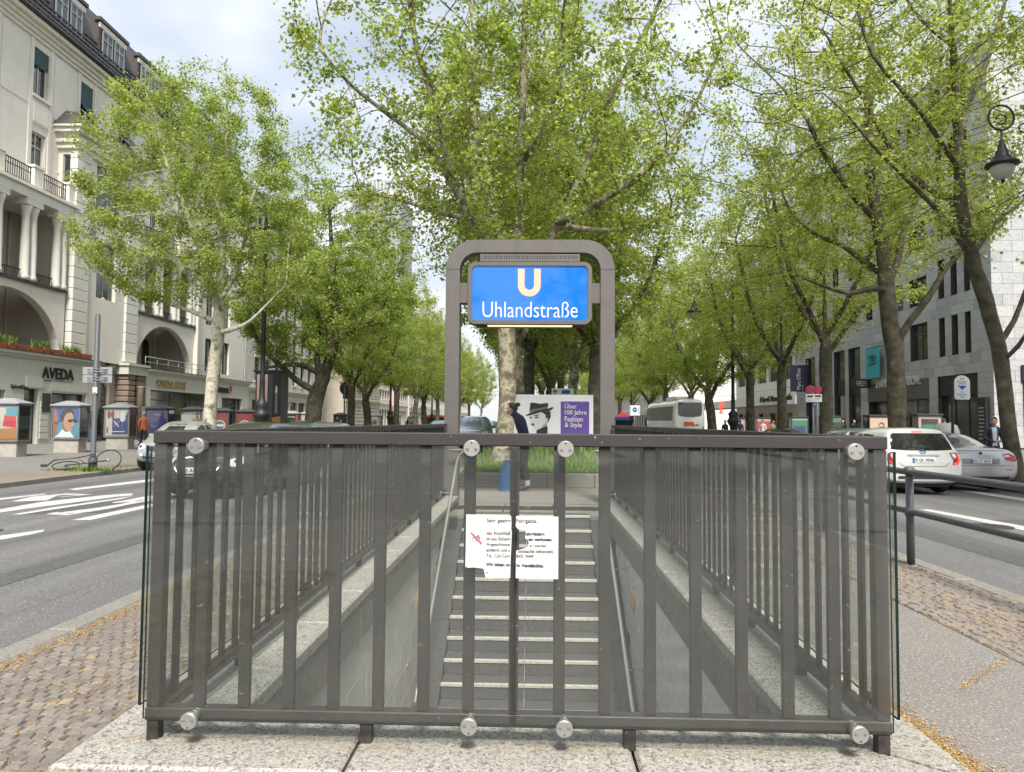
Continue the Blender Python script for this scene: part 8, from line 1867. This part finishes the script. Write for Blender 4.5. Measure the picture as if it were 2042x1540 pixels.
# blue bag at his feet
p = at(1011, 974, 14.75); bx_, by_ = p.x, 14.75
q = MB(); n = 14; prof = [(0,.17,.09),(.06,.185,.10),(.2,.19,.10),(.36,.16,.085),(.5,.12,.055),(.58,.085,.03),(.62,.075,.015)]
rg7 = random.Random(2)
for (z, rx, ry) in prof:
    for k in range(n): a = 2*math.pi*k/n; w_ = 1+.07*math.sin(3*a+z*9)+.05*rg7.uniform(-1,1); q.v.append((bx_+.02*z+rx*math.cos(a)*w_, by_+ry*math.sin(a)*w_, z+.004))
for i in range(len(prof)-1):
    for k in range(n): q.f.append((i*n+k,i*n+(k+1)%n,(i+1)*n+(k+1)%n,(i+1)*n+k)); q.m.append(0); q.sm.append(True)
q.f.append(tuple(range(n))); q.m.append(0); q.sm.append(False); q.f.append(tuple((len(prof)-1)*n+k for k in range(n))); q.m.append(0); q.sm.append(False)
bg_ = thing('carrier_bag', (bx_, by_, 0), 'blue carrier bag standing on the pavement beside the bending man', 'bag'); q.build('sack', MT['bag_blue'], bg_)
for s in (-1,1): e = MB(); e.tube([(bx_+.02-.05,by_+s*.01,.61),(bx_+.02-.03,by_+s*.015,.70),(bx_+.05,by_+s*.015,.70),(bx_+.07,by_+s*.01,.61)], .006, 5); e.build('handle', MT['bag_blue'], bg_)
# man in suit jacket on the right sidewalk
p = at(1980, 850, 21.2)
person((p.x, 21.2, gz(p.x)), R(-6), 'grey-haired man in dark jacket looking down at his hands on the right sidewalk', dict(jaw=(0,-.06,1.565), skull=(0,-.055,1.65), crown=(0,-.04,1.725), nose=(0,-.145,1.595), ell_=(.235,.0,1.16), wrl=(.09,-.24,1.08), hal=(.04,-.27,1.09), elr=(-.235,.0,1.16), wrr=(-.10,-.23,1.07), har=(-.05,-.27,1.08)), hair='hair_grey', inner='shirt_light', face=True, H=1.02)
mat('coat_red', (0.30,0.05,0.05), 0.85); mat('orange_top', (0.40,0.12,0.05), 0.85); mat('jeans', (0.05,0.10,0.20), 0.85, var=.3, scale=20); mat('beige_coat', (0.42,0.34,0.25), 0.85); mat('white_top', (0.7,0.7,0.68), 0.85); mat('maroon_top', (0.16,0.03,0.04), 0.85)
walk = dict(knl=(.10,-.10,.50), anl=(.105,-.16,.09), tol=(.115,-.33,.05), knr=(-.10,.03,.5), anr=(-.105,.22,.12), tor=(-.115,.08,.035))
for px_, Y_, hd, top, legs, hair, lb, ps in (
    (178, 41.0, 150, 'black', 'jeans', 'hair_dark', 'person in black top and jeans by the shop window between two showcases', None),
    (272, 37.5, -60, 'coat_red', 'jeans', 'hair_dark', 'person in red top and jeans right of the shoe poster showcase', walk),
    (286, 36.0, 200, 'orange_top', 'trousers_dark', 'hair_grey', 'person in orange jacket beside the violet showcase', walk),
    (392, 39.2, 30, 'beige_coat', 'trousers_dark', 'hair_dark', 'person in beige coat just left of the pale trunk', None),
    (672, 60, 10, 'black', 'trousers_dark', 'hair_dark', 'person in black at the kerb left of the leaning trunk', walk),
    (752, 72, 60, 'maroon_top', 'trousers_dark', 'hair_dark', 'person in maroon far along the left sidewalk', walk),
    (762, 74, 100, 'white_top', 'trousers_dark', 'hair_dark', 'person in white top far along the left sidewalk', walk),
    (786, 70, 0, 'black', 'trousers_dark', 'hair_dark', 'person in black by the distant left lamp foot', walk),
    (812, 86, 40, 'black', 'jeans', 'hair_dark', 'person in black and jeans farthest left of the portal', walk),
    (1446, 50, 20, 'black', 'trousers_dark', 'hair_dark', 'person in black walking under the cafe canopy by the left trunk', walk),
    (1476, 52, 160, 'navy', 'trousers_dark', 'hair_dark', 'person in navy next to the right-hand lamp post foot', walk),
    (1521, 50, -40, 'white_top', 'trousers_dark', 'hair_dark', 'person in white beneath the cafe lettering', walk),
    (1541, 46, 30, 'beige_coat', 'trousers_dark', 'hair_dark', 'person in beige coat beneath the cafe lettering', walk),
    (1681, 50, 0, 'black', 'trousers_dark', 'hair_dark', 'person in black before the tall shop window, left one of two', None),
    (1703, 49, 20, 'black', 'trousers_dark', 'hair_dark', 'person in black with light face before the tall shop window, right one of two', None),
    (1882, 33, 120, 'maroon_top', 'trousers_dark', 'hair_dark', 'person in maroon top behind the grey recycling bin', None),
    (1897, 34, 170, 'p_rose', 'trousers_dark', 'hair_dark', 'person in pale pink top next to the one in maroon', None)):
    p = at(px_, 860, Y_); person((p.x, Y_, gz(p.x)), R(hd), lb, ps, top, legs, hair, group='passers-by on the sidewalks')

bpy.data.scenes.remove(TMP)
